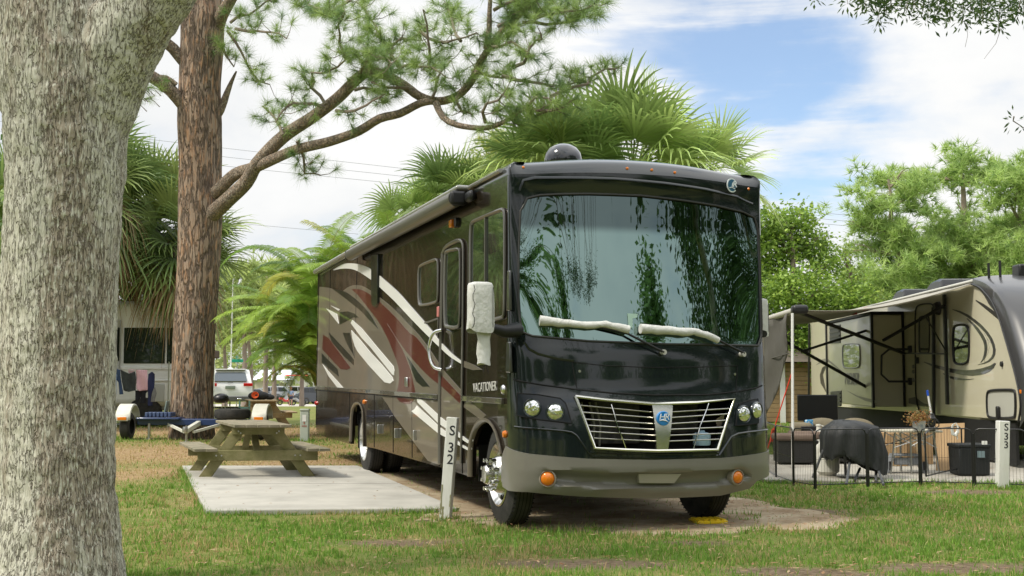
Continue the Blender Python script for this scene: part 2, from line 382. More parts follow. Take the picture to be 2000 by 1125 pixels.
def ground_mat():
    m = bpy.data.materials.new('lawn soil'); m.use_nodes = True; t = m.node_tree; b = t.nodes['Principled BSDF']; b.inputs['Roughness'].default_value = .95; b.inputs['Specular IOR Level'].default_value = .1
    def nn(ty): return t.nodes.new(ty)
    a = nn('ShaderNodeVertexColor'); a.layer_name = 'tint'; s = nn('ShaderNodeSeparateColor'); t.links.new(a.outputs[0], s.inputs[0]); tc = nn('ShaderNodeTexCoord')
    def noise(sc, de=5):
        n = nn('ShaderNodeTexNoise'); n.inputs['Scale'].default_value = sc; n.inputs['Detail'].default_value = de; n.inputs['Roughness'].default_value = .7; t.links.new(tc.outputs['Object'], n.inputs['Vector']); return n.outputs['Fac']
    def ramp(v, st_):
        r = nn('ShaderNodeValToRGB'); e = r.color_ramp.elements; e[0].position, e[0].color = st_[0][0], (*st_[0][1], 1); e[1].position, e[1].color = st_[-1][0], (*st_[-1][1], 1)
        for p, c in st_[1:-1]: k = e.new(p); k.color = (*c, 1)
        t.links.new(v, r.inputs['Fac']); return r.outputs['Color']
    def mix(f, A, B):
        x = nn('ShaderNodeMix'); x.data_type = 'RGBA'; t.links.new(f, x.inputs['Factor']); t.links.new(A, x.inputs['A']); t.links.new(B, x.inputs['B']); return x.outputs['Result']
    grass = ramp(noise(2.3, 8), [(.3, (.09, .145, .03)), (.48, (.15, .205, .045)), (.6, (.30, .25, .10)), (.75, (.22, .20, .07))])
    fine = ramp(noise(38, 4), [(.3, (.06, .075, .02)), (.5, (.13, .145, .04)), (.68, (.28, .23, .11))])
    x = nn('ShaderNodeMix'); x.data_type = 'RGBA'; x.inputs['Factor'].default_value = .5; t.links.new(grass, x.inputs['A']); t.links.new(fine, x.inputs['B'])
    strawc = ramp(noise(24, 6), [(.3, (.16, .10, .055)), (.5, (.31, .20, .11)), (.66, (.46, .36, .22))])
    barec = ramp(noise(17, 7), [(.3, (.085, .062, .040)), (.5, (.16, .12, .08)), (.7, (.25, .195, .13))])
    y = mix(s.outputs[0], x.outputs['Result'], strawc); z = mix(s.outputs[1], y, barec); t.links.new(z, b.inputs['Base Color'])
    bp = nn('ShaderNodeBump'); bp.inputs['Strength'].default_value = .8; bp.inputs['Distance'].default_value = .02; t.links.new(noise(30, 6), bp.inputs['Height']); t.links.new(bp.outputs[0], b.inputs['Normal'])
    return m
me = npmesh('ground', Vall, Fall, ground_mat(), True, colr); tag(link_mesh('ground', me), kind='structure')
# driveway of packed sand under the motorhome
gx2, gy2 = np.meshgrid(np.arange(-6, 5.2, .08), np.arange(9, 26, .1)); dd = drive_d(gx2, gy2); nx2 = gx2.shape[1]
okq = (dd[:-1, :-1] > -.15) & (dd[1:, 1:] > -.15) & (dd[1:, :-1] > -.15) & (dd[:-1, 1:] > -.15)
pq = inpoly(np.stack([gx2.ravel(), gy2.ravel()], 1), [(p.x, p.y) for p in PAD]).reshape(gx2.shape); okq &= ~pq[:-1, :-1]
jj, i2 = np.nonzero(okq); a = jj*nx2+i2; Fd = np.stack([a, a+1, a+nx2+1, a+nx2], 1)
Vd = np.stack([gx2.ravel(), gy2.ravel(), (np.clip((dd+.1)/.25, -1, 1)*.022-.018+(fbm(gx2, gy2, 3, 4)-.5)*.010).ravel()], 1)
us, inv = np.unique(Fd, return_inverse=True); Vd = Vd[us]; Fd = inv.reshape(Fd.shape)
SAND = mat('packed sand', (.41, .345, .24), (.25, .18, .11), scale=2.2, rough=.95, bump=.9, bscale=26, detail=9, lo=.38, hi=.62, spec=.1)
tag(link_mesh('driveway', npmesh('driveway', Vd, Fd, SAND, True)), kind='structure')
# concrete slabs
def conc():
    m = mat('slab concrete', (.44, .425, .38), (.33, .32, .285), scale=1.8, rough=.9, bump=.25, bscale=40, detail=12, lo=.38, hi=.7, spec=.2, stretch=(1, 1, 1)); return m
CONC = conc()
CONC2 = mat('patio concrete', (.38, .36, .31), (.29, .27, .23), scale=1.3, rough=.9, bump=.25, bscale=40, detail=10, spec=.2)
def slab(name, poly, h=.045, CONC=CONC):
    mb = MB(); n = len(poly); mb.add([(p[0], p[1], -.05) for p in poly]+[(p[0], p[1], h) for p in poly], [tuple(range(n, 2*n))]+[(i, (i+1) % n, n+(i+1) % n, n+i) for i in range(n)])
    return tag(mb.build(name, CONC, bevel=.012, smooth=False), kind='structure')
slab('concrete_pad', PAD)
PT = [(3.4, 15.6), (3.9, 20.5), (13.5, 20.5), (13.5, 15.0), (5.6, 15.4)]
slab('patio_slab', [(3.35, 16.1), (3.5, 21.2), (9.2, 21.2), (8.6, 15.6), (5.0, 15.75)], .03, CONC2)
# lane beyond the sites
mb = MB(); mb.add([(x, y, gz(y)+.012) for y in (92, 98, 104, 110, 116, 122) for x in (-70, -16, 20)], [(j*3+i, j*3+i+1, j*3+i+4, j*3+i+3) for j in range(5) for i in range(2)])
tag(mb.build('lane', mat('lane gravel', (.52, .49, .44), (.42, .40, .36), scale=3, rough=.95), smooth=False), kind='structure')
# grass blades: real geometry, denser near the viewer
def grass():
    n = 330000; Y = 6.2*(36/6.2)**rng.random(n); X = (rng.random(n)-.5)*2*(Y*.475+.6)
    s_, b_, d_, l_ = masks(X, Y); keep = (rng.random(n) > np.maximum(b_*.93, s_*.78)) & ((d_ < .25+rng.random(n)*.8) | (rng.random(n) < .03))
    keep &= ~inpoly(np.stack([X, Y], 1), [(p.x, p.y) for p in PAD]); keep &= ~inpoly(np.stack([X, Y], 1), [(3.35, 16.1), (3.5, 21.2), (9.2, 21.2), (8.6, 15.6), (5.0, 15.75)])
    dens = fbm(X, Y, 2.2, 31); keep &= rng.random(n) < np.clip(dens*1.9-.25, .15, 1)
    X, Y, s_, l_ = X[keep], Y[keep], s_[keep], l_[keep]
    ex = []      # longer tufts that creep over the slab edges, post and tyre feet and round the trunks
    for (p, q, m_) in [(PAD[3], PAD[2], 2600), (PAD[0], PAD[3], 1800), (Vector((3.35, 16.1, 0)), Vector((5.0, 15.75, 0)), 900), (Vector((5.0, 15.75, 0)), Vector((8.6, 15.6, 0)), 1600)]:
        t = rng.random(m_); d = np.array([(q-p).x, (q-p).y]); nn_ = np.array([d[1], -d[0]])/np.hypot(*d); ex.append(np.stack([p.x+d[0]*t, p.y+d[1]*t], 1)+nn_*(np.abs(rng.normal(size=m_))*.05-.03)[:, None])
    for (cx_, cy_, rr_, m_) in ((-.66, 11.93, .10, 260), (6.15, 15.2, .12, 260), (-3.03, 8.05, .47, 1500), (-.2, 11.45, .2, 250), (2.2, 12.0, .2, 150), (-4.48, 26.1, .16, 200)):
        a = rng.random(m_)*6.283; ex.append(np.stack([cx_+np.cos(a)*(rr_+np.abs(rng.normal(size=m_))*.04), cy_+np.sin(a)*(rr_+np.abs(rng.normal(size=m_))*.04)], 1))
    m_ = 2600; ty = 6.4*(17/6.4)**rng.random(m_); tx = (rng.random(m_)-.5)*2*(ty*.46+.3); s2, b2, d2, l2 = masks(tx, ty); kk = (d2 < .5) & (b2 < .35) & (s2 < .5) & (fbm(tx, ty, .9, 61) > .47) & ~inpoly(np.stack([tx, ty], 1), [(p.x, p.y) for p in PAD]) & ~inpoly(np.stack([tx, ty], 1), [(3.35, 16.1), (3.5, 21.2), (9.2, 21.2), (8.6, 15.6), (5.0, 15.75)])
    tx, ty = np.repeat(tx[kk], 22), np.repeat(ty[kk], 22); ex.append(np.stack([tx+rng.normal(size=len(tx))*.022, ty+rng.normal(size=len(tx))*.022], 1))
    ex = np.concatenate(ex); n0 = len(X); X = np.concatenate([X, ex[:, 0]]); Y = np.concatenate([Y, ex[:, 1]]); s_ = np.concatenate([s_, np.zeros(len(ex))]); l_ = np.concatenate([l_, np.full(len(ex), .6)]); n = len(X)
    Z = (fbm(X, Y, .5, 8)-.5)*.07+(fbm(X, Y, 4, 9)-.5)*.018; nf = np.clip(drive_d(X, Y)*2+1, 0, 1); Z = Z*(1-nf)-.014
    h = (.015+.036*rng.random(n)**2)*(1+.5*l_)*(1+(Y-6)*.02); h[n0:] *= 1.25; w = (.0028+.0022*rng.random(n))*(Y/7)**.8; th = rng.random(n)*6.283; le = (rng.random(n)-.3)*.9*h*1.4; ph = rng.random(n)*6.283
    c, s = np.cos(th), np.sin(th); Vb = np.zeros((n, 3, 3))
    Vb[:, 0] = np.stack([X-c*w, Y-s*w, Z], 1); Vb[:, 1] = np.stack([X+c*w, Y+s*w, Z], 1); Vb[:, 2] = np.stack([X+np.cos(ph)*le, Y+np.sin(ph)*le, Z+h], 1)
    g1 = np.array([.10, .215, .03]); g2 = np.array([.20, .345, .05]); y1 = np.array([.46, .40, .18]); b1 = np.array([.36, .22, .10])
    t = rng.random(n)[:, None]; C = g1*(1-t)+g2*t; pd = np.clip(.50-l_*.5+s_*.6+(fbm(X, Y, 1.6, 77)-.5)*1.5, .06, .96); dry = rng.random(n) < pd
    C[dry] = (y1*(1-t)+b1*t*.6+y1*t*.4)[dry]; C *= (.8+.4*rng.random(n))[:, None]
    return npmesh('grass', Vb.reshape(-1, 3), np.arange(3*n).reshape(-1, 3), leaf_mat('grass blades', (0, 0, 0), (0, 0, 0), transl=.3, rough=.6, tint=True), False, np.repeat(C, 3, 0))
tag(link_mesh('grass', grass()), 'short patchy green and straw coloured grass over the ground', 'grass', kind='stuff')
# fallen leaves and pine litter
def litter():
    n = 26000; Y = 6.5+27*rng.random(n)**1.7; X = (rng.random(n)-.5)*2*(Y*.47+.3); s_, b_, d_, l_ = masks(X, Y)
    keep = rng.random(n) < np.clip(.22+s_*1.0+d_*.55+b_*.4, 0, 1); X, Y = X[keep], Y[keep]; n = len(X); th = rng.random(n)*6.283; L_ = .012+.035*rng.random(n); w = .003+.012*rng.random(n)**2; c, s = np.cos(th), np.sin(th)
    inp = inpoly(np.stack([X, Y], 1), [(p.x, p.y) for p in PAD]); kp = ~inp | (rng.random(n) < .16); zp = np.where(inp, .036, 0)[kp]; X, Y, th, L_, w, c, s = [a_[kp] for a_ in (X, Y, th, L_, w, c, s)]; n = len(X); z = .012+.02*rng.random(n)*(zp == 0)+zp
    Vb = np.zeros((n, 4, 3)); Vb[:, 0] = np.stack([X-c*L_, Y-s*L_, z], 1); Vb[:, 1] = np.stack([X+s*w, Y-c*w, z+.004], 1); Vb[:, 2] = np.stack([X+c*L_, Y+s*L_, z+.012*rng.random(n)], 1); Vb[:, 3] = np.stack([X-s*w, Y+c*w, z+.006], 1)
    t = rng.random(n)[:, None]; C = np.array([.22, .10, .04])*(1-t)+np.array([.46, .34, .20])*t
    return npmesh('leaf_litter', Vb.reshape(-1, 3), np.arange(4*n).reshape(-1, 4), leaf_mat('litter', (0, 0, 0), (0, 0, 0), transl=.1, rough=.8, tint=True), False, np.repeat(C, 4, 0))
tag(link_mesh('leaf_litter', litter()), 'brown fallen leaves and pine needles scattered over the ground', 'leaf litter', kind='stuff')
# ================================================================ MOTORHOME
RVW, Dn, y0n, nexp = 2.60, .50, .30, 2.7
_pl = []
for i in range(241):
    th = math.pi/2*i/240; c, s = math.cos(th), math.sin(th)      # i=0 side, 240 nose
    _pl.append((RVW/2-RVW/2*c**(2/nexp) if c > 1e-9 else RVW/2, y0n-Dn*s**(2/nexp)))
_pl = np.array(_pl); _pl[-1] = (RVW/2, y0n-Dn); _seg = np.hypot(*np.diff(_pl, axis=0).T); _al = np.concatenate([[0], np.cumsum(_seg)]); HA = _al[-1]      # half arc length
ZP = [(.2, .16), (.30, .12), (.40, .04), (.55, 0), (.9, .01), (1.1, .05), (1.22, .10), (1.28, .125), (1.6, .15), (1.70, .185), (2.9, .325), (3.11, .345), (3.14, .325), (3.17, .31), (3.23, .312), (3.29, .335), (3.34, .40), (3.42, .56)]
_zx = np.linspace(.2, 3.42, 400); _zy = np.interp(_zx, [a for a, b in ZP], [b for a, b in ZP]); _ker = np.ones(5)/5; _zy = np.convolve(np.pad(_zy, 2, 'edge'), _ker, 'valid')
def gshift(z): return float(np.interp(z, _zx, _zy))
def plan(u):
    a = abs(u)
    if a >= HA: x, y = 0.0, y0n+(a-HA)
    else: t = HA-a; x = float(np.interp(t, _al, _pl[:, 0])); y = float(np.interp(t, _al, _pl[:, 1]))
    return (x if u < 0 else RVW-x), y
def BS(u, z, d=0.0):
    """body surface; u runs round the plan from the nose (0), z height, d depth into the body"""
    x, y = plan(u); e = .01; xa, ya = plan(u-e); xb, yb = plan(u+e); nx_, ny_ = -(yb-ya), (xb-xa); l = math.hypot(nx_, ny_) or 1; nx_, ny_ = nx_/l, ny_/l
    w = min(max((.30-y)/.48, 0), 1); w = w*w*(3-2*w); crown = .09*max(0, (z-3.1)/.24)*(1-((x-RVW/2)/(RVW/2))**2)
    return Vector((x+nx_*d, y+ny_*d+gshift(z)*w, z+crown))
def FU(px, py, u0=None):
    """pixel on the front cap -> surface parameters"""
    u = (px-1240)/250*HA*.9 if u0 is None else u0; z = 1.38+(737-py)/219
    for _ in range(30):
        p = proj(RW(*BS(u, z))); ex, ey = px-p[0], py-p[1]
        if abs(ex)+abs(ey) < .02: break
        e = .004; pu = proj(RW(*BS(u+e, z))); pz = proj(RW(*BS(u, z+e))); a, b = (pu[0]-p[0])/e, (pz[0]-p[0])/e; c, d = (pu[1]-p[1])/e, (pz[1]-p[1])/e; D = a*d-b*c
        if abs(D) < 50: D = math.copysign(50, D)
        du = (ex*d-b*ey)/D; dz = (a*ey-c*ex)/D; u += max(-.12, min(.12, du)); z += max(-.1, min(.1, dz)); u = max(-HA-.3, min(HA+.12, u))
    return (u, z)
def FUs(pts, u0=None): return [FU(x, y, u0) for x, y in pts]
def SP(px, py, off=0.0): return on_plane(px, py, RVO[0], RVO[1], YAW, off)
def SPs(pts, off=0.0): return [SP(x, y, off) for x, y in pts]
def SIDE(off=0.0): return lambda y, z, d: Vector((-off+d, y, z))
rv = thing('motorhome', 'large black and brown motorhome with swooping white, taupe and burgundy stripes on the driveway', 'motorhome', (RVO[0], RVO[1], 0), YAW)
def paint(name, c, rough=.16, coat=1.0, spec=.6, c2=None, wav=.0):
    return mat(name, c, c2, scale=.8, rough=rough, coat=coat, spec=spec, bump=wav, bscale=1.3)
P_SIDE = paint('brown black paint', (.020, .015, .010), .12, .45, .25, wav=.10)
P_CAP = paint('graphite paint', (.010, .014, .015), .09, .6, .35)
P_TAUPE = paint('taupe paint', (.15, .13, .10), .3, .5, .2, wav=.10)
P_BURG = paint('burgundy paint', (.085, .016, .013), .3, .5, .2, wav=.10)
P_WHITE = paint('stripe white', (.74, .74, .71), .3, .5, .2, wav=.10)
P_DARK = paint('dark olive paint', (.012, .014, .011), .3, .5, .2, wav=.10)
P_BUMP = mat('bumper taupe', (.18, .17, .145), (.20, .19, .165), scale=2.5, rough=.38, coat=.3, rvar=.12, detail=8)
REAR = 11.58; ZT = 3.34
# --- curb side wall: outline with wheel arches, traced and taken to the wall's plane
skirt = SPs([(616, 835), (623, 849), (650, 858), (684, 867)]); skirt[0] = (REAR, skirt[0][1])
arch_r = SPs([(686, 850), (688, 805), (693, 791), (700, 787), (706, 791), (711, 806), (712, 872)])
skirt2 = SPs([(733, 876), (858, 912), (875, 917), (900, 925), (918.5, 931)])
arch_f = SPs([(920, 868), (929, 838), (941, 823), (955, 820), (969, 838), (978, 868), (982, 889)])
outl = [(REAR, ZT-.05)]+[skirt[0]]+skirt[1:]+arch_r+skirt2+arch_f+[(y0n, arch_f[-1][1]-.02), (y0n, ZT-.05)]
sheet(outl, SIDE(), step=(.4, .4), bstep=.25, thick=.06).build('side_wall', P_SIDE, rv, ang=30)
# plain wall on the far side, rear wall
mb = sheet([(y0n, .42), (y0n, ZT-.05), (REAR, ZT-.05), (REAR, .45), (7.85, .42), (7.7, .95), (7.25, 1.1), (6.8, .95), (6.65, .42), (1.4, .4), (1.25, .9), (.8, 1.05), (.42, .85)], lambda y, z, d: Vector((RVW-d, y, z)), step=(.6, .6), bstep=.3, thick=.06); mb.build('side_wall', P_SIDE, rv)
MB().box((RVW/2, REAR-.06, 1.9), (RVW-.02, .12, 2.8)).build('rear_wall', P_SIDE, rv, bevel=.03)
# roof with a soft edge all round
NU = 160; us_ = np.concatenate([np.linspace(-HA-(REAR-y0n), -HA, 20), np.linspace(-HA, HA, 121)[1:-1], np.linspace(HA, HA+(REAR-y0n), 20)])
mb = MB(); rings = [(-.001, ZT-.104), (-.003, ZT-.04), (.012, ZT-.005), (.05, ZT+.022), (.12, ZT+.035)]; k = len(us_)
for d, z in rings:
    for u in us_:
        x, y = plan(u); fr = min(max((.30-y)/.48, 0), 1); mb.v.append(tuple(BS(u, min(z, ZT+.03), d*(1+1.0*fr))))
for r in range(len(rings)-1):
    for i in range(k-1): a = r*k+i; mb.f.append((a, a+1, a+k+1, a+k))
base = (len(rings)-1)*k; mb.f.append(tuple(range(base, base+k)))
mb.build('roof', mat('roof shell', (.022, .026, .028), rough=.12, coat=.6), rv, ang=50)
# --- front cap
ucl = -HA-.0; ZC = ZT-.10
nose = FUs([(1033, 886), (1149, 896), (1276, 898), (1414, 894)])
zb = nose[0][1]
grille_o = FUs([(1122, 773), (1180, 781), (1276, 788), (1360, 785), (1433, 778), (1401, 880), (1340, 882), (1283, 883), (1220, 881), (1160, 877)])
glass_o = FUs([(1021, 396), (1028, 386), (1050, 380), (1100, 378), (1150, 377), (1252, 381), (1330, 390), (1400, 401), (1450, 413), (1474, 424), (1480, 450), (1484, 520), (1486, 600), (1487, 650), (1486, 672), (1440, 674), (1400, 674), (1300, 671), (1150, 665), (1080, 660), (1040, 655), (1024, 651), (1018, 640), (1014, 580), (1014, 480), (1016, 415)])
uR = HA-.02
capb = [(-HA, zb+.04)]+nose+[(HA, nose[-1][1]+.05)]
cap = [(-HA, ZC)]+capb+[(HA, ZC), (HA*.5, ZC), (0, ZC), (-HA*.5, ZC)]
sheet(cap, BS, [grille_o, glass_o], step=(.09, .07), bstep=.05, thick=.08).build('front_cap', P_CAP, rv, ang=35)
# visor crease and raised brow
def strip(pts, r, name, m, S=BS, off=.0, n=6, closed=False, flat=1.0, parent=rv, dens=.06):
    p = dens_poly(pts, dens, closed)+([pts[0]] if closed else [])
    return MB().tube([S(a, b, -off) for a, b in p], r, n, caps=True, flat=flat).build(name, m, parent)
strip(FUs([(1024, 400), (1030, 387), (1055, 381), (1100, 379), (1150, 378.5), (1252, 382), (1330, 391), (1400, 402), (1450, 414), (1473, 425), (1480, 450), (1484, 520), (1487, 655), (1480, 675), (1300, 672), (1150, 666), (1040, 656), (1020, 648), (1013, 600), (1014, 480), (1017, 412)]), .011, 'windscreen_seal', mat('seal', (.03, .03, .028), rough=.5), off=.004, closed=True)
strip(FUs([(1014, 372), (1022, 352), (1045, 347), (1120, 347), (1200, 349), (1300, 358), (1380, 370), (1440, 384), (1470, 398)]), .016, 'visor_lip', P_CAP, off=.0, flat=.6)
# windscreen glass with sun band
def glass_mat():
    m = bpy.data.materials.new('windscreen glass'); m.use_nodes = True; t = m.node_tree; b = t.nodes['Principled BSDF']
    tc = t.nodes.new('ShaderNodeTexCoord'); sp = t.nodes.new('ShaderNodeSeparateXYZ'); t.links.new(tc.outputs['Object'], sp.inputs[0])
    r = t.nodes.new('ShaderNodeMapRange'); r.inputs['From Min'].default_value = 2.70; r.inputs['From Max'].default_value = 2.80; r.interpolation_type = 'SMOOTHSTEP'; t.links.new(sp.outputs['Z'], r.inputs['Value'])
    x = t.nodes.new('ShaderNodeMix'); x.data_type = 'RGBA'; x.inputs['A'].default_value = (.22, .31, .295, 1); x.inputs['B'].default_value = (.10, .135, .135, 1); t.links.new(r.outputs[0], x.inputs['Factor']); t.links.new(x.outputs['Result'], b.inputs['Base Color'])
    b.inputs['Metallic'].default_value = 1; b.inputs['Roughness'].default_value = .012
    n = t.nodes.new('ShaderNodeTexNoise'); n.inputs['Scale'].default_value = 1.1; n.inputs['Detail'].default_value = 1; t.links.new(tc.outputs['Object'], n.inputs['Vector'])
    bp = t.nodes.new('ShaderNodeBump'); bp.inputs['Strength'].default_value = .02; bp.inputs['Distance'].default_value = .05; t.links.new(n.outputs['Fac'], bp.inputs['Height']); t.links.new(bp.outputs[0], b.inputs['Normal'])
    return m
GLASSF = glass_mat()
sheet(glass_o, lambda u, z, d: BS(u, z, d+.012), step=(.045, .045), bstep=.045, thick=.006).build('windscreen', GLASSF, rv, ang=60)
# hood hatch, nose groove
GRV = mat('panel gap', (.004, .004, .004), rough=.8)
h1_ = FUs([(1127, 760), (1117, 707), (1180, 714), (1276, 718), (1360, 717), (1440, 714), (1438, 764)]); strip(h1_, .0045, 'hatch_seam', GRV, off=.001)
strip(FUs([(1003, 741), (1030, 747), (1060, 752), (1127, 761), (1200, 768), (1276, 772), (1380, 771), (1438, 765), (1475, 758), (1488, 753)]), .008, 'nose_seam', GRV, off=.001)
strip(FUs([(1022, 668), (1032, 682), (1050, 692), (1085, 701), (1120, 706)]), .02, 'cowl_crease', P_CAP, off=-.006, flat=.5)
for p in ((1132, 725), (1435, 731)): s_ = FU(*p); MB().cyl(BS(*s_, .01), BS(*s_, -.006), .012, n=12).build('hatch_lock', ALU, rv)
# bumper: outlines traced on the nose, recessed centre
lowr = FUs([(1477, 939), (1462, 954), (1406, 968), (1276, 974), (1141, 970), (1033, 961)])
rec = FUs([(1050, 935), (1068, 917), (1200, 922), (1300, 923), (1400, 918), (1452, 912), (1466, 925), (1462, 935), (1400, 952), (1276, 956), (1160, 954), (1080, 948)])
import numpy as _np
def recd(u, z):
    p = _np.array(rec); q = _np.array([[u, z]]); i = inpoly(q, rec)[0]
    if not i: return 0
    dm = 9
    for k in range(len(p)):
        a, b = p[k], p[(k+1) % len(p)]; t = max(0, min(1, _np.dot(q[0]-a, b-a)/_np.dot(b-a, b-a))); dm = min(dm, _np.hypot(*(a+(b-a)*t-q[0])))
    t = min(dm/.045, 1); return .078*t*t*(3-2*t)
def BB(u, z, d=0.0): return BS(u, z, d-.012+recd(u, z))
zl = SP(991, 956)[1]
endu = -(HA+.12)
bo = [(-HA-.14, arch_f[-1][1]-.01), (-HA-.02, zb+.05)]+nose+[(HA, nose[-1][1]+.05), (HA+.1, nose[-1][1]), (HA+.1, lowr[0][1]+.12), (HA, lowr[0][1]+.07)]+lowr+[(-HA+.05, lowr[-1][1]+.0), (-HA-.1, lowr[-1][1]+.02), (-HA-.15, lowr[-1][1]+.08)]
sheet(bo, BB, [], step=(.05, .03), bstep=.035, thick=.07).build('bumper', P_BUMP, rv, ang=50)
strip(FUs([(1080, 955), (1160, 962), (1276, 964), (1400, 959), (1440, 950)]), .012, 'bumper_ridge', P_BUMP, off=.004, flat=.5)
def disc(name, s, r, prof, m, parent, n=24, S=BS):
    c = S(s[0], s[1], 0); a = S(s[0], s[1], -1)-c
    return MB().lathe(prof, c, a, n).build(name, m, parent)
for p, r in (((1069.5, 935), .062), ((1440, 932), .058)):
    s_ = FU(*p); k = disc('fog_lamp', s_, r, [(r+.016, -.06), (r+.016, .008), (r+.006, .016), (r, .0)], mat('lamp cup', (.30, .27, .22), rough=.5), rv)
    disc('lens', s_, r, [(r, -.05), (r, .006), (r*.8, .022), (r*.4, .031), (.001, .033)], AMBER, k)
sheet(FUs([(1248, 926), (1332, 926), (1318, 944), (1250, 943.5)]), lambda u, z, d: BS(u, z, d+.012), step=(.1, .1), thick=.06).build('plate_mount', mat('plate taupe', (.36, .335, .28), rough=.4), rv)
# black lower nose: stepped shoulder lines beside the grille
for pts, r in (([(1005, 834), (1050, 838), (1100, 842), (1122, 846), (1136, 866), (1152, 888), (1160, 894)], .013), ([(1404, 889), (1418, 868), (1431, 848), (1470, 842), (1489, 836)], .013), ([(1160, 892), (1220, 894), (1283, 895), (1345, 894), (1402, 890)], .011), ([(1152, 884), (1220, 887), (1283, 888), (1345, 887), (1404, 884)], .008)):
    strip(smooth_poly(FUs(pts), 1, False), r, 'nose_ridge', P_CAP, off=.0, flat=.7)
# grille
gi = grille_o
GRM = mat('satin chrome', (.62, .61, .55), rough=.22, metal=1)
fr = strip([FU(x, y) for x, y in [(1123, 774), (1180, 781), (1276, 789), (1360, 786), (1432, 779), (1400, 878.5), (1340, 880), (1283, 881), (1220, 879), (1161, 875.5)]], .017, 'grille', GRM, off=.012, closed=True, n=8, dens=.5)
bl = [((1134.6, 792), (1273, 805)), ((1139, 805.5), (1275, 816)), ((1143, 819), (1276, 828)), ((1149, 831), (1277, 839)), ((1153, 843), (1279, 850.6)), ((1160.6, 856), (1280, 862))]
brr = [((1311, 805), (1426, 798)), ((1310, 816), (1423, 808.6)), ((1309, 828), (1419.5, 821)), ((1308, 839), (1415, 834.6)), ((1306, 850.6), (1411, 846.7)), ((1305, 862), (1407, 858))]
for a, b in bl+brr: strip([FU(*a), FU((a[0]+b[0])/2, (a[1]+b[1])/2), FU(*b)], .006, 'slat', mat('slat metal', (.42, .41, .38), rough=.3, metal=1), off=-.01, parent=fr)
for a, b in (((1194, 790), (1222.6, 876)), ((1384, 788), (1354.6, 876))): strip([FU(*a), FU((a[0]+b[0])/2-2, (a[1]+b[1])/2), FU(*b)], .006, 'stay', CHROME, off=.0, parent=fr)
ce = sheet(FUs([(1272, 791), (1312, 791), (1303, 878), (1281, 878)]), lambda u, z, d: BS(u, z, d-.02), step=(.05, .1), thick=.03).build('centre_strut', GRM, fr)
s_ = FU(1293, 817); lb = disc('badge', s_, .06, [(.066, .0), (.066, .034), (.060, .040), (.001, .041)], mat('badge blue', (.012, .20, .55), rough=.2, coat=.8), fr, 28)
c0 = BS(*s_, -.043); ax_ = (BS(s_[0]+.05, s_[1])-BS(s_[0]-.05, s_[1])).normalized(); 
place_text('HR', .082, c0+Vector((0, 0, .012)), ax_, (0, .02, 1), mat('badge white', (.8, .82, .84), rough=.3), lb, shear=.25, extrude=.002, spacing=.85)
MB().tube([c0+ax_*a+Vector((0, -.002, b)) for a, b in ((-.05, -.022), (-.02, -.012), (.02, -.02), (.045, -.036))], [.001, .005, .005, .001], 6).build('badge_swoosh', mat('badge white', (.8, .82, .84)), lb)
# bay behind the grille
MB().box((1.3, .62, 1.0), (1.7, .5, .62)).build('radiator_bay', mat('bay black', (.006, .006, .006), rough=.9), rv)
bay = mat('bay parts', (.09, .085, .075), (.03, .03, .03), scale=14, rough=.6)
MB().box((1.05, .30, .97), (.5, .06, .42)).build('radiator', bay, rv, bevel=.01); MB().box((1.75, .33, 1.0), (.35, .05, .3)).build('radiator', bay, rv, bevel=.01)
for x in (.72, .80, .86): MB().tube([(x, .2, .75), (x+.01, .2, .95), (x-.03, .22, 1.15)], .012, 8).build('hose', mat('hose', (.25, .24, .2), rough=.5), rv)
cq = FU(1384, 858); cc = BS(*cq, .12); MB().lathe([(.001, -.06), (.075, -.06), (.082, -.045), (.082, .035), (.06, .055), (.03, .06), (.03, .075), (.001, .075)], cc, (0, 0, 1), 20).build('coolant_bottle', mat('bottle blue', (.35, .50, .62), rough=.35), rv)
# headlamps
HLH = mat('lamp housing', (.006, .010, .014), rough=.3, coat=.25, spec=.3)
def lampref():
    m = bpy.data.materials.new('lamp reflector'); m.use_nodes = True; t = m.node_tree; b = t.nodes['Principled BSDF']; b.inputs['Metallic'].default_value = 1; b.inputs['Roughness'].default_value = .12; b.inputs['Base Color'].default_value = (.85, .86, .84, 1); b.inputs['Coat Weight'].default_value = 1
    tc = t.nodes.new('ShaderNodeTexCoord'); v = t.nodes.new('ShaderNodeTexVoronoi'); v.inputs['Scale'].default_value = 38; t.links.new(tc.outputs['Object'], v.inputs['Vector']); bp = t.nodes.new('ShaderNodeBump'); bp.inputs['Strength'].default_value = .6; bp.inputs['Distance'].default_value = .01
    t.links.new(v.outputs['Distance'], bp.inputs['Height']); t.links.new(bp.outputs[0], b.inputs['Normal']); return m
LREF = lampref()
for hp, lamps in (([(1012, 768), (1052, 771), (1094, 778), (1104, 787), (1112, 812), (1116, 826), (1052, 819), (1011, 811)], ((1040, 797), (1084, 805))), ([(1444, 788), (1463, 782), (1478, 779), (1480, 800), (1479, 826), (1463, 829), (1436, 831), (1438, 808)], ((1451, 809), (1475.5, 802)))):
    h = sheet(FUs(hp), lambda u, z, d: BS(u, z, d-.014), step=(.05, .05), thick=.03).build('headlight', HLH, rv); MB().tube([BS(a_, b_, -.012) for a_, b_ in dens_poly(FUs(hp), .05)+[FU(*hp[0])]], .006, 6, caps=False).build('gasket', GRV, h)
    for lp in lamps:
        s_ = FU(*lp); k = disc('lamp_bezel', s_, .07, [(.086, .0), (.086, .02), (.078, .03), (.072, .022)], mat('lamp bezel', (.02, .03, .035), rough=.15, coat=1), h)
        disc('lens', s_, .07, [(.073, .005), (.071, .022), (.055, .034), (.03, .040), (.001, .042)], LREF, k)
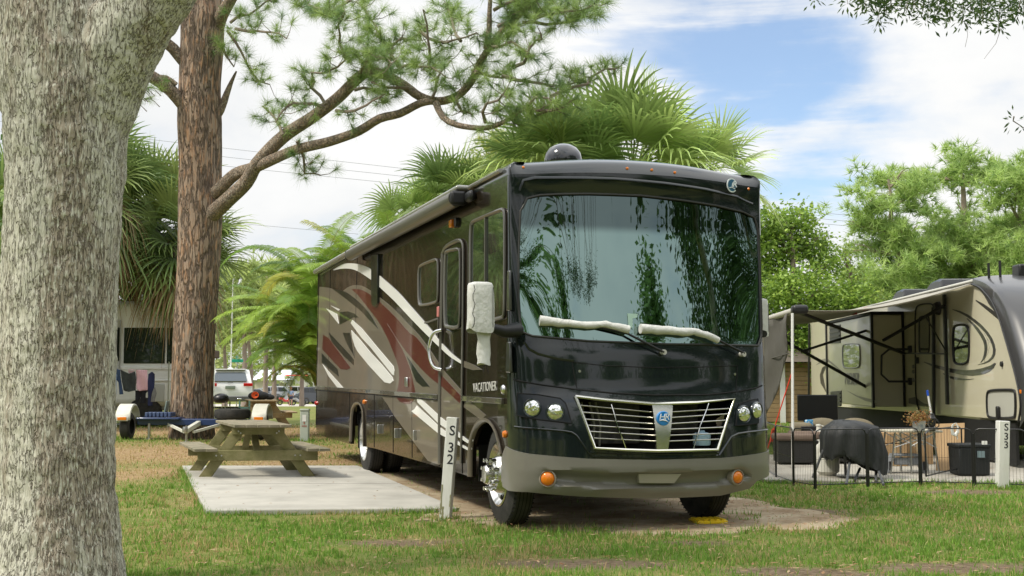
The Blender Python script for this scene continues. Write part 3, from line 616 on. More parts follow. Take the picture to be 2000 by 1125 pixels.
# clearance lights and crest on the brow
for p in ((1022, 327), (1225, 329), (1273, 332), (1318, 337), (1462, 369)):
    s_ = FU(*p); disc('clearance_light', s_, .014, [(.014, -.004), (.013, .006), (.006, .011), (.001, .012)], AMBER, rv, 12)
s_ = FU(1429, 362); cr = disc('crest', s_, .06, [(.07, 0), (.07, .006), (.001, .007)], mat('crest white', (.72, .76, .78), rough=.3), rv, 28)
c0 = BS(*s_, -.009); ax_ = (BS(s_[0]+.05, s_[1])-BS(s_[0]-.05, s_[1])).normalized(); upv = (BS(s_[0], s_[1]+.05)-BS(s_[0], s_[1]-.05)).normalized()
disc('crest_field', s_, .05, [(.058, .0072), (.058, .0078), (.001, .0079)], mat('crest blue', (.03, .12, .22), rough=.3), cr, 28)
place_text('HR', .085, c0+upv*.012, ax_, upv, mat('crest white', (.72, .76, .78)), cr, shear=.25, extrude=.001, spacing=.85, bold=.0015)
MB().tube([c0+ax_*a+upv*b for a, b in ((-.04, -.03), (-.01, -.022), (.03, -.034))], .004, 5).build('crest_line', mat('crest white', (.72, .76, .78)), cr)
# --- stripes on the curb side
def decal(pts, m, off, name='stripe', raw=False, sm=1):
    q = SPs(pts) if not raw else pts
    return sheet(q, SIDE(off), step=(5, 5), bstep=.3, thick=off*.9).build(name, m, rv, smooth=False)
def curve(pts, it=2):     # soften a traced outline while keeping its ends
    return smooth_poly(pts, it, False)
TA = curve([(624, 560), (645, 562), (660, 568)])+curve([(668, 570), (680, 560), (696, 555.5), (714, 560), (743, 581), (771, 604), (800, 635), (820, 655), (845, 690), (858, 710)])+[(862, 718), (903, 764), (903, 842), (862, 842), (862, 905), (858, 908), (836, 900), (770, 812), (757, 790), (738, 764), (700, 762), (619, 757)]
decal(TA, P_TAUPE, .003)
decal(curve([(650, 564), (676, 569), (696, 585), (714, 601), (728, 620), (739.5, 642.7)])+curve([(738, 640), (724, 627.5), (707, 608), (689, 594), (671, 579), (650, 564.5)])[1:-1], P_DARK, .0065)
decal(curve([(687, 565), (700, 564), (714, 569), (730, 579.5), (743, 590), (760, 606), (780, 626), (800, 651), (815.5, 658), (845.5, 702), (859, 729), (864, 734), (901, 773)])+[(901, 789)]+curve([(864, 755), (838, 735), (818, 714), (795, 688), (775, 660), (756, 629)])+curve([(757, 633), (768, 650), (787, 683), (795.5, 706), (801.6, 720), (806, 739), (813, 771), (806, 787), (795, 790.6), (778, 783), (774, 770), (779.5, 752), (781, 731), (778, 711), (769, 687), (757, 658), (742, 631), (728, 611.6), (714, 594), (700, 576)]), P_BURG, .0065)
decal([(795, 695), (818, 728), (840, 755), (826, 755), (813, 744), (804, 720)], P_DARK, .0065)
decal([(632, 654), (643, 661), (685, 718.7), (678, 722), (666, 721), (630, 682)], P_BURG, .0065)
decal([(643, 649), (651.6, 658), (685, 694), (691.6, 702.7), (691, 713), (671, 694), (648, 667)], P_DARK, .0065)
decal([(670, 650), (684, 650), (688, 672), (692, 695.5), (678, 670.7)], P_DARK, .0065)
decal([(629, 690), (660, 721), (662, 735), (629, 708)], P_DARK, .0065)
decal([(664, 610), (680, 608), (692, 612), (701, 620), (690, 620), (676, 628), (664, 634)], P_DARK, .0065)
WS = [curve([(651, 527.5), (671, 514.5), (692, 514), (714, 519), (730, 528), (743, 539), (760, 554), (780, 572), (800, 595.5), (822, 620), (848, 651), (862, 669), (885, 693), (903, 706)])+curve([(903, 711), (880, 697), (862, 680), (848, 667), (813, 632), (783, 600), (771, 587), (743, 561), (730, 549), (700, 529), (685, 524.5), (667, 524.5), (653, 527.8)]),
    [(689, 625), (707, 641), (740, 681), (769, 715), (771, 724), (770.7, 733), (767, 731), (724.5, 678), (707.6, 660), (686, 631)],
    [(687, 645), (701, 660), (724, 688), (747.5, 713), (767, 736.5), (769, 743.6), (763.6, 749), (753, 747), (744, 738), (721, 713), (699.6, 686.7), (694, 676), (689, 660)],
    [(631, 711.6), (642.7, 725.8), (662, 747), (676, 763), (664, 762), (642.7, 734.7)], [(638, 602.7), (658.7, 613), (662, 632), (642.7, 608)], [(647, 597), (665, 604.5), (662, 607)],
    [(813.6, 769), (820, 776), (860, 813), (873.6, 824), (902, 849), (915, 860), (925, 856), (925, 861.5), (915, 865.5), (902, 857), (873, 837), (858, 827), (817, 786)],
    [(815, 792), (858, 832), (872, 843), (900, 866), (915, 875), (922.5, 873.5), (922.5, 878), (915, 879.5), (900, 871), (870, 853), (857, 846), (805, 803), (811, 799)]]
for p in WS: decal(p, P_WHITE, .010)
decal([(903, 703), (925, 712), (942, 722), (925, 723), (903, 716)], P_TAUPE, .0065)
decal([(908, 784), (918, 784), (950, 811), (940, 820), (906, 795)], P_TAUPE, .003)
# lower front skirt taupe accents and arch lip
AL = smooth_poly(SPs([(920, 931), (920.5, 868), (929, 838), (941, 823), (955, 820), (969, 838), (978, 868), (982, 889)]), 1, False)
MB().tube([Vector((-.012, a, b)) for a, b in AL], .03, 8, flat=.5).build('arch_trim', P_TAUPE, rv)
AR = smooth_poly(SPs([(686, 862), (688, 805), (693, 791), (700, 787), (706, 791), (711, 806), (712, 872)]), 1, False)
MB().tube([Vector((-.012, a, b)) for a, b in AR], .028, 8, flat=.5).build('arch_trim', P_TAUPE, rv)
# belt moulding, seams
def line_side(pts, w, h, name, m, off=.0, parent=rv):
    q = SPs(pts); mb = MB()
    for a, b in zip(q[:-1], q[1:]): mb.bar((-off-w/2, a[0], a[1]), (-off-w/2, b[0], b[1]), w, h)
    return mb.build(name, m, parent, bevel=.004)
TRIM = paint('trim taupe', (.075, .068, .055), .25)
line_side([(618, 756.5), (858, 775)], .03, .055, 'belt_moulding', TRIM)
line_side([(906, 778), (985, 783.5)], .03, .055, 'belt_moulding', TRIM)
line_side([(618, 762), (858, 781)], .02, .012, 'belt_moulding', GRV)
for pts in ([(645.5, 527), (641, 757)], [(698, 500), (693, 700)], [(683, 768), (683, 866)], [(731, 768), (731, 874)], [(768, 770), (768, 884)], [(805, 773), (805, 895)], [(858, 776), (858, 911)], [(905, 470), (903, 925)], [(997, 330), (995, 760)], [(623, 533), (617, 830)]):
    line_side(pts, .006, .006 if pts[0][0] != 905 else .02, 'panel_seam', GRV)
# entry door frame, windows
SEAL = mat('window frame', (.10, .095, .085), rough=.3, coat=.5)
def dark_glass():
    m = mat('tinted side glass', (.015, .022, .016), rough=.03, coat=1, spec=1.0, bump=.25, bscale=2.2); return m
SG = dark_glass()
def side_window(pts, name='window', mullion=None, fw=.02):
    q = smooth_poly(SPs(pts), 2)
    w = MB().tube([Vector((-.012, a, b)) for a, b in q]+[Vector((-.012, *q[0]))], fw, 8, caps=False, flat=.8).build(name, SEAL, rv)
    sheet(q, SIDE(.006), step=(5, 5), bstep=.3, thick=.004).build('pane', SG, w)
    if mullion: a, b = SPs(mullion); MB().bar((-.014, *a), (-.014, *b), .02, .025).build('mullion', SEAL, w)
    return w
side_window([(868, 488), (874, 478), (886, 472), (898, 468), (908, 474), (909, 500), (908, 640), (906, 790), (905, 915), (862, 902), (862, 780), (864, 640), (866, 500)], 'door_frame') if False else None
dq = smooth_poly(SPs([(867, 495), (872, 483), (886, 474), (900, 468.5), (906.5, 474), (908, 490), (907, 640), (905, 790), (903.5, 905)]), 1, False)
df = MB().tube([Vector((-.015, a, b)) for a, b in SPs([(861, 905), (861, 780), (864, 640), (867, 495)])+dq], .022, 8, flat=.7).build('entry_door', SEAL, rv)
q = smooth_poly(SPs([(872, 498), (875, 491), (886, 488), (899, 486), (901.5, 492), (901.5, 560), (901, 630), (896, 640), (875, 639), (871, 632), (870.5, 560)]), 1)
dwf = MB().tube([Vector((-.014, a, b)) for a, b in q]+[Vector((-.014, *q[0]))], .022, 8, caps=False, flat=.7).build('door_window', SEAL, df); sheet(q, SIDE(.008), step=(5, 5), bstep=.3, thick=.004).build('pane', SG, dwf)
side_window([(921.5, 442), (925, 434), (932, 430), (978, 410.5), (985, 409), (988.5, 416), (988.5, 520), (988, 610), (985, 619), (975, 622), (926, 634), (921, 628), (921, 540)], mullion=[(951, 423), (950.5, 628)])
side_window([(820, 524), (824, 518), (850, 507), (856, 507), (858, 514), (858, 550), (857.5, 582), (855, 590), (825, 597), (820, 593), (819.5, 555)], fw=.018)
line_side([(830, 631), (857, 622), (856, 660)], .012, .02, 'screen_frame', SEAL, .0)
# awning on the gutter: case, roller, arm
a0, a1 = SP(917, 380)[0], SP(703, 490)[0]
aw = MB().lathe([(.001, 0), (.085, 0), (.085, a1-a0), (.001, a1-a0)], (-.14, a0, 3.20), (0, 1, 0), 20).build('awning_roller', mat('roller fabric', (.13, .125, .11), (.08, .075, .065), scale=2, rough=.35, coat=.3, stretch=(40, .2, 40)), rv)
MB().box((-.075, (a0+a1)/2, 3.31), (.15, a1-a0+.1, .05)).build('awning_case', mat('case', (.26, .255, .235), rough=.25, coat=.8), rv, bevel=.02)
for yy in (a0-.03, a1+.05): MB().box((-.13, yy, 3.2), (.17, .07, .15)).build('end_bracket', BLACK, rv, bevel=.03)
MB().box((-.045, a0-.18, 3.20), (.08, .2, .11)).build('porch_light', BLACK, rv, bevel=.05, seg=3)
MB().tube([(-.045, a1+.1, 3.30), (-.045, REAR-.05, 3.28)], .05, 12).build('gutter_rail', mat('case', (.26, .255, .235)), rv)
MB().tube([(-.02, .45, 3.31), (-.02, a0, 3.31)], .022, 8).build('gutter_rail', mat('case', (.26, .255, .235)), rv)
q = SPs([(730, 498), (743, 496), (742, 592), (738, 599), (732, 597), (730, 590)]); sheet(q, SIDE(.04), step=(5, 5), thick=.045).build('awning_arm', P_DARK, rv, bevel=.01)
# small fittings
s_ = SP(888, 437); MB().box((-.03, s_[0], s_[1]), (.05, .10, .085)).build('marker_lamp', AMBER, rv, bevel=.01); MB().lathe([(.001, .03), (.05, .03), (.055, 0)], (0, s_[0]-.12, s_[1]), (-1, 0, 0), 16).build('camera_pod', BLACK, rv)
for p, m in (((712, 785), AMBER), ((987, 848), AMBER)): s_ = SP(*p); MB().lathe([(.001, .03), (.028, .024), (.036, 0)], (0, s_[0], s_[1]), (-1, 0, 0), 14).build('marker_lamp', m, rv)
s_ = SP(615, 787); MB().lathe([(.001, .035), (.03, .03), (.04, 0)], (0.0, REAR-.03, s_[1]), (-1, 0, 0), 14).build('tail_marker', RED, rv)
s_ = SP(983, 761); MB().lathe([(.001, .02), (.03, .02), (.045, .008), (.047, 0)], (0, s_[0], s_[1]), (-1, 0, 0), 18).build('horn_vent', CHROME, rv)
s_ = SP(858, 609); MB().box((-.012, s_[0], s_[1]), (.02, .08, .12)).build('reflector', mat('pink lens', (.5, .18, .17), rough=.3), rv, bevel=.015)
s_ = SP(796, 746); MB().box((-.015, s_[0], s_[1]), (.03, .13, .12)).build('socket_cover', ALU, rv, bevel=.02)
a, b = SP(864, 645), SP(864, 722); pg = [(-.02, a[0]-.05, a[1]), (-.10, a[0]+.02, a[1]-.02), (-.13, a[0]+.08, a[1]-.15), (-.13, b[0]+.08, b[1]+.15), (-.10, b[0]+.02, b[1]+.02), (-.02, b[0]-.05, b[1])]
MB().tube(smooth_poly([tuple(p) for p in pg], 2, False), .019, 10).build('grab_handle', CHROME, rv)
for p in ((743, 838), (777, 846), (814, 850)): s_ = SP(*p); MB().bar((-.02, s_[0], s_[1]-.06), (-.02, s_[0], s_[1]+.06), .012, .05).build('bay_latch', ALU, rv, bevel=.006)
a, b = SP(926, 755), SP(970, 760); wd_ = abs(a[0]-b[0])
place_text('VACATIONER', wd_*.168, (-.006, (a[0]+b[0])/2, (a[1]+b[1])/2+.005), (0, -1, .035), (0, 0, 1), mat('letter silver', (.62, .61, .58), rough=.3), rv, extrude=.002, bold=0)
# roof: satellite dome
cxy = at(1100, 305, 12.9); MB().lathe([(.17, -.1), (.20, -.06), (.205, .0), (.19, .07), (.15, .125), (.09, .16), (.04, .173), (.001, .176)], cxy+Vector((0, 0, -.04)), (0, 0, 1), 30).build('satellite_dome', mat('dome black', (.012, .013, .016), rough=.08, coat=1), rv, world=True)
MB().box((RVW/2, 6.2, 3.46), (.75, 1.0, .22)).build('roof_aircon', mat('aircon white', (.5, .5, .48), rough=.5), rv, bevel=.06)
# chassis, skirts, mud flaps
MB().box((RVW/2, 6.2, .62), (1.0, 10.0, .25)).box((RVW/2, .85, .48), (1.7, .14, .14)).box((RVW/2, 7.3, .48), (1.7, .2, .2)).build('chassis', mat('chassis', (.012, .012, .012), rough=.7), rv)
MB().box((RVW/2, 6.4, .85), (RVW-.2, 9.4, .04)).build('underfloor', mat('chassis', (.012, .012, .012)), rv)
for y in (.95, 7.3): MB().box((RVW/2, y, 1.22), (RVW-.16, 1.1, .04)).box((RVW/2, y+.72, .95), (RVW-.16, .03, .55)).build('wheel_well', mat('well', (.008, .008, .008), rough=.8), rv)
MB().box((.3, 1.52, .52), (.42, .015, .36)).build('mud_flap', BLACK, rv); MB().box((.3, 8.0, .52), (.42, .015, .42)).build('mud_flap', BLACK, rv)
# wheels
def make_wheel(x, y, face, steer=True, dual=False):
    R_, Wd, rr = .475, .215, .295; d = face      # d: -1 faces the curb side
    ty = MB().lathe([(rr, 0), (rr+.012, -.012*1), (R_-.07, -.006), (R_-.02, .012), (R_, .035), (R_, Wd-.035), (R_-.02, Wd-.012), (rr, Wd)], (x, y, R_-.008), (-d, 0, 0), 56)
    w = ty.build('wheel', RUBBER, rv, ang=25)
    gm = MB()
    for k in (.055, .09, .125, .16): gm.lathe([(R_+.0015, k), (R_+.0015, k+.008)], (x, y, R_-.008), (-d, 0, 0), 56)
    for k in range(60):
        a = 2*math.pi*k/60
        for o_ in (.012, Wd-.03):
            p = Vector((x-d*(o_+.010), y+math.cos(a)*(R_-.009), R_-.008+math.sin(a)*(R_-.009))); gm.box(p, (.024, .010, .005), R=Matrix.Rotation(a, 3, 'X'))
    gm.build('tread', GRV, w, smooth=False, fix=False)
    if steer:
        prof = [(rr+.004, -.014), (rr-.012, -.02), (rr-.03, .0), (rr-.05, .03), (.20, .035), (.17, -.03), (.15, -.055), (.11, -.058), (.095, -.07), (.09, -.13), (.075, -.15), (.001, -.152)]
    else: prof = [(rr+.004, -.014), (rr-.012, -.02), (rr-.025, .02), (rr-.045, .10), (.20, .125), (.12, .13), (.11, .10), (.10, .04), (.08, .03), (.001, .03)]
    rim = MB().lathe(prof, (x, y, R_-.008), (-d, 0, 0), 40).build('rim', mat('polished alloy', (.72, .71, .68), rough=.2, metal=1), w, ang=30)
    rad, h0 = (.142, -.05) if steer else (.15, .12)
    for k in range(8):
        a = 2*math.pi*(k+.5)/8; p = Vector((x, y+math.cos(a)*rad, R_-.008+math.sin(a)*rad)); MB().lathe([(.021, 0), (.019, .03), (.017, .062), (.022, .07), (.02, .088), (.001, .092)], p+Vector((d*(-h0), 0, 0)), (d, 0, 0), 10).build('lug_nut', CHROME, rim)
    for k in range(8):
        a = 2*math.pi*k/8; rad2 = .215; p = Vector((x+d*(-.028 if steer else -.118), y+math.cos(a)*rad2, R_-.008+math.sin(a)*rad2)); 
        if k % 2 == 0: MB().cyl(p, p+Vector((d*.008, 0, 0)), .022, n=12).build('hand_hole', GRV, rim)
    return w
make_wheel(.06, .74, -1); make_wheel(RVW-.31, .74, 1); make_wheel(.05, 7.27, -1, False); make_wheel(.33, 7.27, -1, False); make_wheel(RVW-.05, 7.27, 1, False); make_wheel(RVW-.33, 7.27, 1, False)
# wipers (part of the vehicle) and their white cloth covers, mirrors and covers
def wiper(arm, end):
    q = [FU(*p) for p in arm]; w = MB().tube([BS(a, b, -.05-.0*i) for i, (a, b) in enumerate(q)], [.008, .011, .012], 8).build('wiper', BLACK, rv)
    e = FU(*end); MB().cyl(BS(e[0], e[1], -.0), BS(e[0], e[1], -.055), .024, n=12).build('wiper_pivot', mat('pivot cap', (.5, .49, .45), rough=.4), w)
wiper([(1150, 636), (1222, 652), (1292, 688)], (1293, 688)); wiper([(1330, 648), (1396, 664), (1446, 690)], (1446, 692))
for p, px_ in (((1292, 688), 0), ((1446, 690), 0)): pass
CLOTH = mat('white cover cloth', (.70, .70, .68), (.56, .56, .53), scale=7, rough=.9, bump=1.0, bscale=22, detail=7)
def wcover(pts, rad, lab):
    q = dens_poly(FUs(pts), .05, False); n = len(q); random.seed(3); P = []; R_ = []
    for i, (a, b) in enumerate(q): P.append(RW(*BS(a, b+random.uniform(-.004, .004), -.045))); R_.append(rad(i/(n-1))*random.uniform(.9, 1.08))
    o = MB().tube(P, R_, 12, flat=.95, up=(0, 0, 1)).build('wiper_cover', CLOTH, None, origin=P[0]); tag(o, lab, 'wiper cover', 'white wiper covers on the windscreen'); return o
wcover([(1055, 626), (1090, 630), (1120, 634), (1145, 636), (1180, 634), (1224, 645)], lambda t: .050-.012*math.sin(t*3.1)-.008*t, 'white cloth sleeve over the wiper on the entry door side of the windscreen')
wcover([(1247, 642), (1290, 645), (1330, 649), (1350, 648), (1375, 655), (1397, 665)], lambda t: .048-.016*t, 'white cloth sleeve over the wiper on the far mirror side of the windscreen')
ml = RW(-.22, -.02, 1.86)
MB().tube([BS(-HA+.05, 1.80, .02), Vector((-.02, -.02, 1.80)), Vector((-.15, -.06, 1.78)), Vector((-.35, -.06, 1.84))], [.05, .07, .055, .03], 10).build('mirror_arm', BLACK, rv)
MB().box((-.36, -.05, 2.02), (.2, .10, .36)).build('mirror_head', BLACK, rv, bevel=.04)
def mirror_cover(cx, cz, y, w, h, lab, tail=True, sx=1):
    c = (cx, y, cz); mb = MB(); n = 28; rows = [(-1, 1.0), (-.9, 1.03), (-.5, 1.0), (0, 1.0), (.5, .98), (.86, .93), (.96, .85), (1.0, .6)]
    for r, (t, k) in enumerate(rows):
        for j in range(n):
            a = 2*math.pi*j/n; ca_, sa_ = math.cos(a), math.sin(a); x = math.copysign(abs(ca_)**.5, ca_)*w/2*k*(1+.03*math.sin(3*a+r)); yy = math.copysign(abs(sa_)**.6, sa_)*.075*k
            mb.v.append((cx+x, y+yy, cz+t*h/2+(.02*math.sin(2*a+1) if r == 0 else 0)))
    for r in range(len(rows)-1):
        for j in range(n): a = r*n+j; b = r*n+(j+1) % n; mb.f.append((a, b, b+n, a+n))
    mb.f.append(tuple(range((len(rows)-1)*n, len(rows)*n)))
    mb.v = [tuple(RW(*v)) for v in mb.v]; o = mb.build('mirror_cover', CLOTH, None, origin=RW(cx, y, cz-h/2), ang=70); tag(o, lab, 'mirror cover', 'white mirror covers on the motorhome')
    MB().tube([RW(cx-w*.36+.012*math.sin(k*1.9), y-.079, cz+h/2-.03-k*(h-.05)/9) for k in range(10)], .003, 5).tube([RW(cx+w*.40, y-.070, cz+h/2-.05-k*(h-.08)/9) for k in range(10)], .0025, 5).build('seam', GRV, o, world=True)
    if tail:
        t = MB(); k = 14
        for r in range(7):
            zz = cz-h/2+.02-r*.052
            for j in range(k):
                a = 2*math.pi*j/k; t.v.append(tuple(RW(cx+.03+math.cos(a)*(.062+.006*math.sin(r*2.1)), y+math.sin(a)*.028+.006*math.cos(r*1.7), zz+.012*math.sin(a*2+r))))
        for r in range(6):
            for j in range(k): a = r*k+j; b = r*k+(j+1) % k; t.f.append((a, b, b+k, a+k))
        t.f.append(tuple(range(6*k, 7*k))); t.build('cover_sleeve', CLOTH, o, world=True, ang=70)
        MB().tube([RW(cx+.03, y-.02, cz-h/2-.29), RW(cx+.02, y-.02, cz-h/2-.36)], .004, 5).tube([RW(cx+.04, y-.02, cz-h/2-.29), RW(cx+.07, y-.02, cz-h/2-.37)], .004, 5).build('drawstring', BLACK, o, world=True)
    return o
mirror_cover(-.36, 2.0, -.05, .235, .43, 'white cloth cover with hanging sleeve over the curb side mirror, by the tall side window')
mirror_cover(2.66, 1.98, .42, .18, .36, 'white cloth cover on the far mirror, beside the dark green shade cloth', tail=False)
MB().tube([Vector((2.58, .18, 1.80)), Vector((2.66, .40, 1.82))], .035, 8).build('mirror_arm', BLACK, rv)
for z0, z1, w_ in ((1.98, 2.35, .05), (1.42, 1.70, .07)):
    MB().box((-.015, .20, (z0+z1)/2), (.03, w_*2, z1-z0), taper=.75).build('corner_fairing', paint('fairing', (.03, .03, .028), .3), rv, bevel=.012)
# yellow levelling block
lb_ = G(1386, 1022); o = thing('levelling_block', 'flat yellow plastic levelling block under the far front tyre', 'levelling block', lb_, .2)
MB().box((0, .04, .018), (.30, .26, .03)).build('base', mat('yellow plastic', (.80, .55, .01), rough=.45), o, bevel=.006)
mb = MB()
for i in range(5):
    for j in range(4): mb.box((-.115+i*.058, -.05+j*.06, .038), (.04, .04, .012))
mb.build('studs', mat('yellow plastic', (.8, .55, .01)), o, bevel=.003)

s_ = FU(1236, 626); sheet(FUs([(1226, 612), (1246, 613), (1245, 620), (1236, 622), (1236, 640), (1228, 639)]), lambda u, z, d: BS(u, z, d+.006), step=(.1, .1), thick=.002).build('sticker', mat('sticker pale', (.35, .50, .42), rough=.5), rv)
# slab stains and a hairline crack are in the ground material; two control joints cut across the pad
ja, jb = PAD[0].lerp(PAD[3], .52), PAD[1].lerp(PAD[2], .52); MBJ = MB().bar((ja.x+.03, ja.y, .0448), (jb.x-.03, jb.y, .0448), .012, .003); tag(MBJ.build('pad_joint', mat('joint dark', (.10, .095, .08), rough=1)), kind='structure')  # joint drawn as a thin dark strip on the slab
# ================================================================ VEGETATION
def bark(name, c1, c2, crack, scale, stz, cw, bumps, zone=(.42, .58), zscale=.9, c3=None, brk=-1.15, band=None):
    if name in _M: return _M[name]
    m = bpy.data.materials.new(name); m.use_nodes = True; t = m.node_tree; b = t.nodes['Principled BSDF']; _M[name] = m; b.inputs['Roughness'].default_value = .95; b.inputs['Specular IOR Level'].default_value = .15
    def nn(ty): return t.nodes.new(ty)
    tc = nn('ShaderNodeTexCoord'); mp = nn('ShaderNodeMapping'); mp.inputs['Scale'].default_value = (1, 1, stz); t.links.new(tc.outputs['Object'], mp.inputs[0])
    ns = nn('ShaderNodeTexNoise'); ns.inputs['Scale'].default_value = scale*.8; ns.inputs['Detail'].default_value = 5; t.links.new(mp.outputs[0], ns.inputs['Vector'])
    ad = nn('ShaderNodeVectorMath'); ad.operation = 'MULTIPLY_ADD'; t.links.new(ns.outputs['Color'], ad.inputs[0]); ad.inputs[1].default_value = (1.6/scale,)*3; t.links.new(mp.outputs[0], ad.inputs[2])
    def ridge(sc, width, st2):
        mq = nn('ShaderNodeMapping'); mq.inputs['Scale'].default_value = (1, 1, st2); t.links.new(tc.outputs['Object'], mq.inputs[0])
        q = nn('ShaderNodeTexNoise'); q.inputs['Scale'].default_value = sc; q.inputs['Detail'].default_value = 3; q.inputs['Roughness'].default_value = .55; q.inputs['Distortion'].default_value = .4; t.links.new(mq.outputs[0], q.inputs['Vector'])
        s1 = nn('ShaderNodeMath'); s1.operation = 'SUBTRACT'; t.links.new(q.outputs['Fac'], s1.inputs[0]); s1.inputs[1].default_value = .5
        s2 = nn('ShaderNodeMath'); s2.operation = 'ABSOLUTE'; t.links.new(s1.outputs[0], s2.inputs[0]); s3 = nn('ShaderNodeMath'); s3.operation = 'DIVIDE'; s3.use_clamp = True; t.links.new(s2.outputs[0], s3.inputs[0]); s3.inputs[1].default_value = width; return s3
    ra = ridge(scale, cw, stz); rb_ = ridge(scale*.5, cw*.6, stz*1.3); r = nn('ShaderNodeMath'); r.operation = 'MINIMUM'; t.links.new(ra.outputs[0], r.inputs[0]); t.links.new(rb_.outputs[0], r.inputs[1])
    zn = nn('ShaderNodeTexNoise'); zn.inputs['Scale'].default_value = zscale; zn.inputs['Detail'].default_value = 6; zn.inputs['Roughness'].default_value = .7; mz = nn('ShaderNodeMapping'); mz.inputs['Scale'].default_value = (1, 1, .16); t.links.new(tc.outputs['Object'], mz.inputs[0]); t.links.new(mz.outputs[0], zn.inputs['Vector'])
    zr = nn('ShaderNodeMapRange'); zr.inputs['From Min'].default_value, zr.inputs['From Max'].default_value = zone; t.links.new(zn.outputs['Fac'], zr.inputs['Value'])
    if band:
        sx_ = nn('ShaderNodeSeparateXYZ'); t.links.new(tc.outputs['Object'], sx_.inputs[0]); s1_ = nn('ShaderNodeMath'); s1_.operation = 'SUBTRACT'; t.links.new(sx_.outputs['X'], s1_.inputs[0]); s1_.inputs[1].default_value = band[0]; s2_ = nn('ShaderNodeMath'); s2_.operation = 'ABSOLUTE'; t.links.new(s1_.outputs[0], s2_.inputs[0])
        s3_ = nn('ShaderNodeMapRange'); s3_.inputs['From Min'].default_value = band[1]; s3_.inputs['From Max'].default_value = 0; s3_.inputs['To Min'].default_value = -.05; s3_.inputs['To Max'].default_value = .13; t.links.new(s2_.outputs[0], s3_.inputs['Value']); s4_ = nn('ShaderNodeMath'); s4_.operation = 'ADD'; t.links.new(zn.outputs['Fac'], s4_.inputs[0]); t.links.new(s3_.outputs[0], s4_.inputs[1]); t.links.new(s4_.outputs[0], zr.inputs['Value'])
    x1 = nn('ShaderNodeMix'); x1.data_type = 'RGBA'; x1.inputs['A'].default_value = (*c1, 1); x1.inputs['B'].default_value = (*c2, 1); t.links.new(zr.outputs[0], x1.inputs['Factor']); colo = x1.outputs['Result']
    fn = nn('ShaderNodeTexNoise'); fn.inputs['Scale'].default_value = scale*2.2; fn.inputs['Detail'].default_value = 5; t.links.new(mp.outputs[0], fn.inputs['Vector'])
    if c3:
        fr = nn('ShaderNodeMapRange'); fr.inputs['From Min'].default_value = .52; fr.inputs['From Max'].default_value = .66; t.links.new(fn.outputs['Fac'], fr.inputs['Value'])
        x3 = nn('ShaderNodeMix'); x3.data_type = 'RGBA'; t.links.new(fr.outputs[0], x3.inputs['Factor']); t.links.new(colo, x3.inputs['A']); x3.inputs['B'].default_value = (*c3, 1); colo = x3.outputs['Result']
    # cracks break up into pieces instead of a closed net
    bk = nn('ShaderNodeMath'); bk.operation = 'MULTIPLY_ADD'; bk.use_clamp = True; t.links.new(fn.outputs['Fac'], bk.inputs[0]); bk.inputs[1].default_value = 3.0; bk.inputs[2].default_value = brk
    mxm = nn('ShaderNodeMath'); mxm.operation = 'MAXIMUM'; t.links.new(r.outputs[0], mxm.inputs[0]); t.links.new(bk.outputs[0], mxm.inputs[1])
    x2 = nn('ShaderNodeMix'); x2.data_type = 'RGBA'; x2.inputs['A'].default_value = (*crack, 1); t.links.new(colo, x2.inputs['B']); t.links.new(mxm.outputs[0], x2.inputs['Factor']); t.links.new(x2.outputs['Result'], b.inputs['Base Color'])
    hm = nn('ShaderNodeMath'); hm.operation = 'ADD'; t.links.new(mxm.outputs[0], hm.inputs[0]); f2 = nn('ShaderNodeMath'); f2.operation = 'MULTIPLY'; f2.inputs[1].default_value = .8; t.links.new(fn.outputs['Fac'], f2.inputs[0]); t.links.new(f2.outputs[0], hm.inputs[1])
    bp = nn('ShaderNodeBump'); bp.inputs['Strength'].default_value = 1; bp.inputs['Distance'].default_value = bumps; t.links.new(hm.outputs[0], bp.inputs['Height']); t.links.new(bp.outputs[0], b.inputs['Normal'])
    return m
B_OAK = bark('oak bark', (.52, .505, .42), (.33, .285, .225), (.165, .14, .11), 32, .2, .035, .015, (.46, .58), 3.0, (.62, .61, .52), -1.02, (.16, .26))
B_PINE = bark('pine bark', (.33, .24, .175), (.27, .225, .18), (.10, .075, .058), 9, .17, .06, .05, (.4, .62), 1.2, (.42, .25, .15))
B_TWIG = mat('twig bark', (.16, .125, .095), (.24, .20, .16), scale=6, rough=.9)
B_PALM = mat('palm trunk', (.19, .155, .12), (.11, .09, .07), scale=5, rough=.95, bump=.8, bscale=12, stretch=(1, 1, 3))
B_FAR = mat('far bark', (.30, .235, .19), (.22, .18, .15), scale=1, rough=.95)
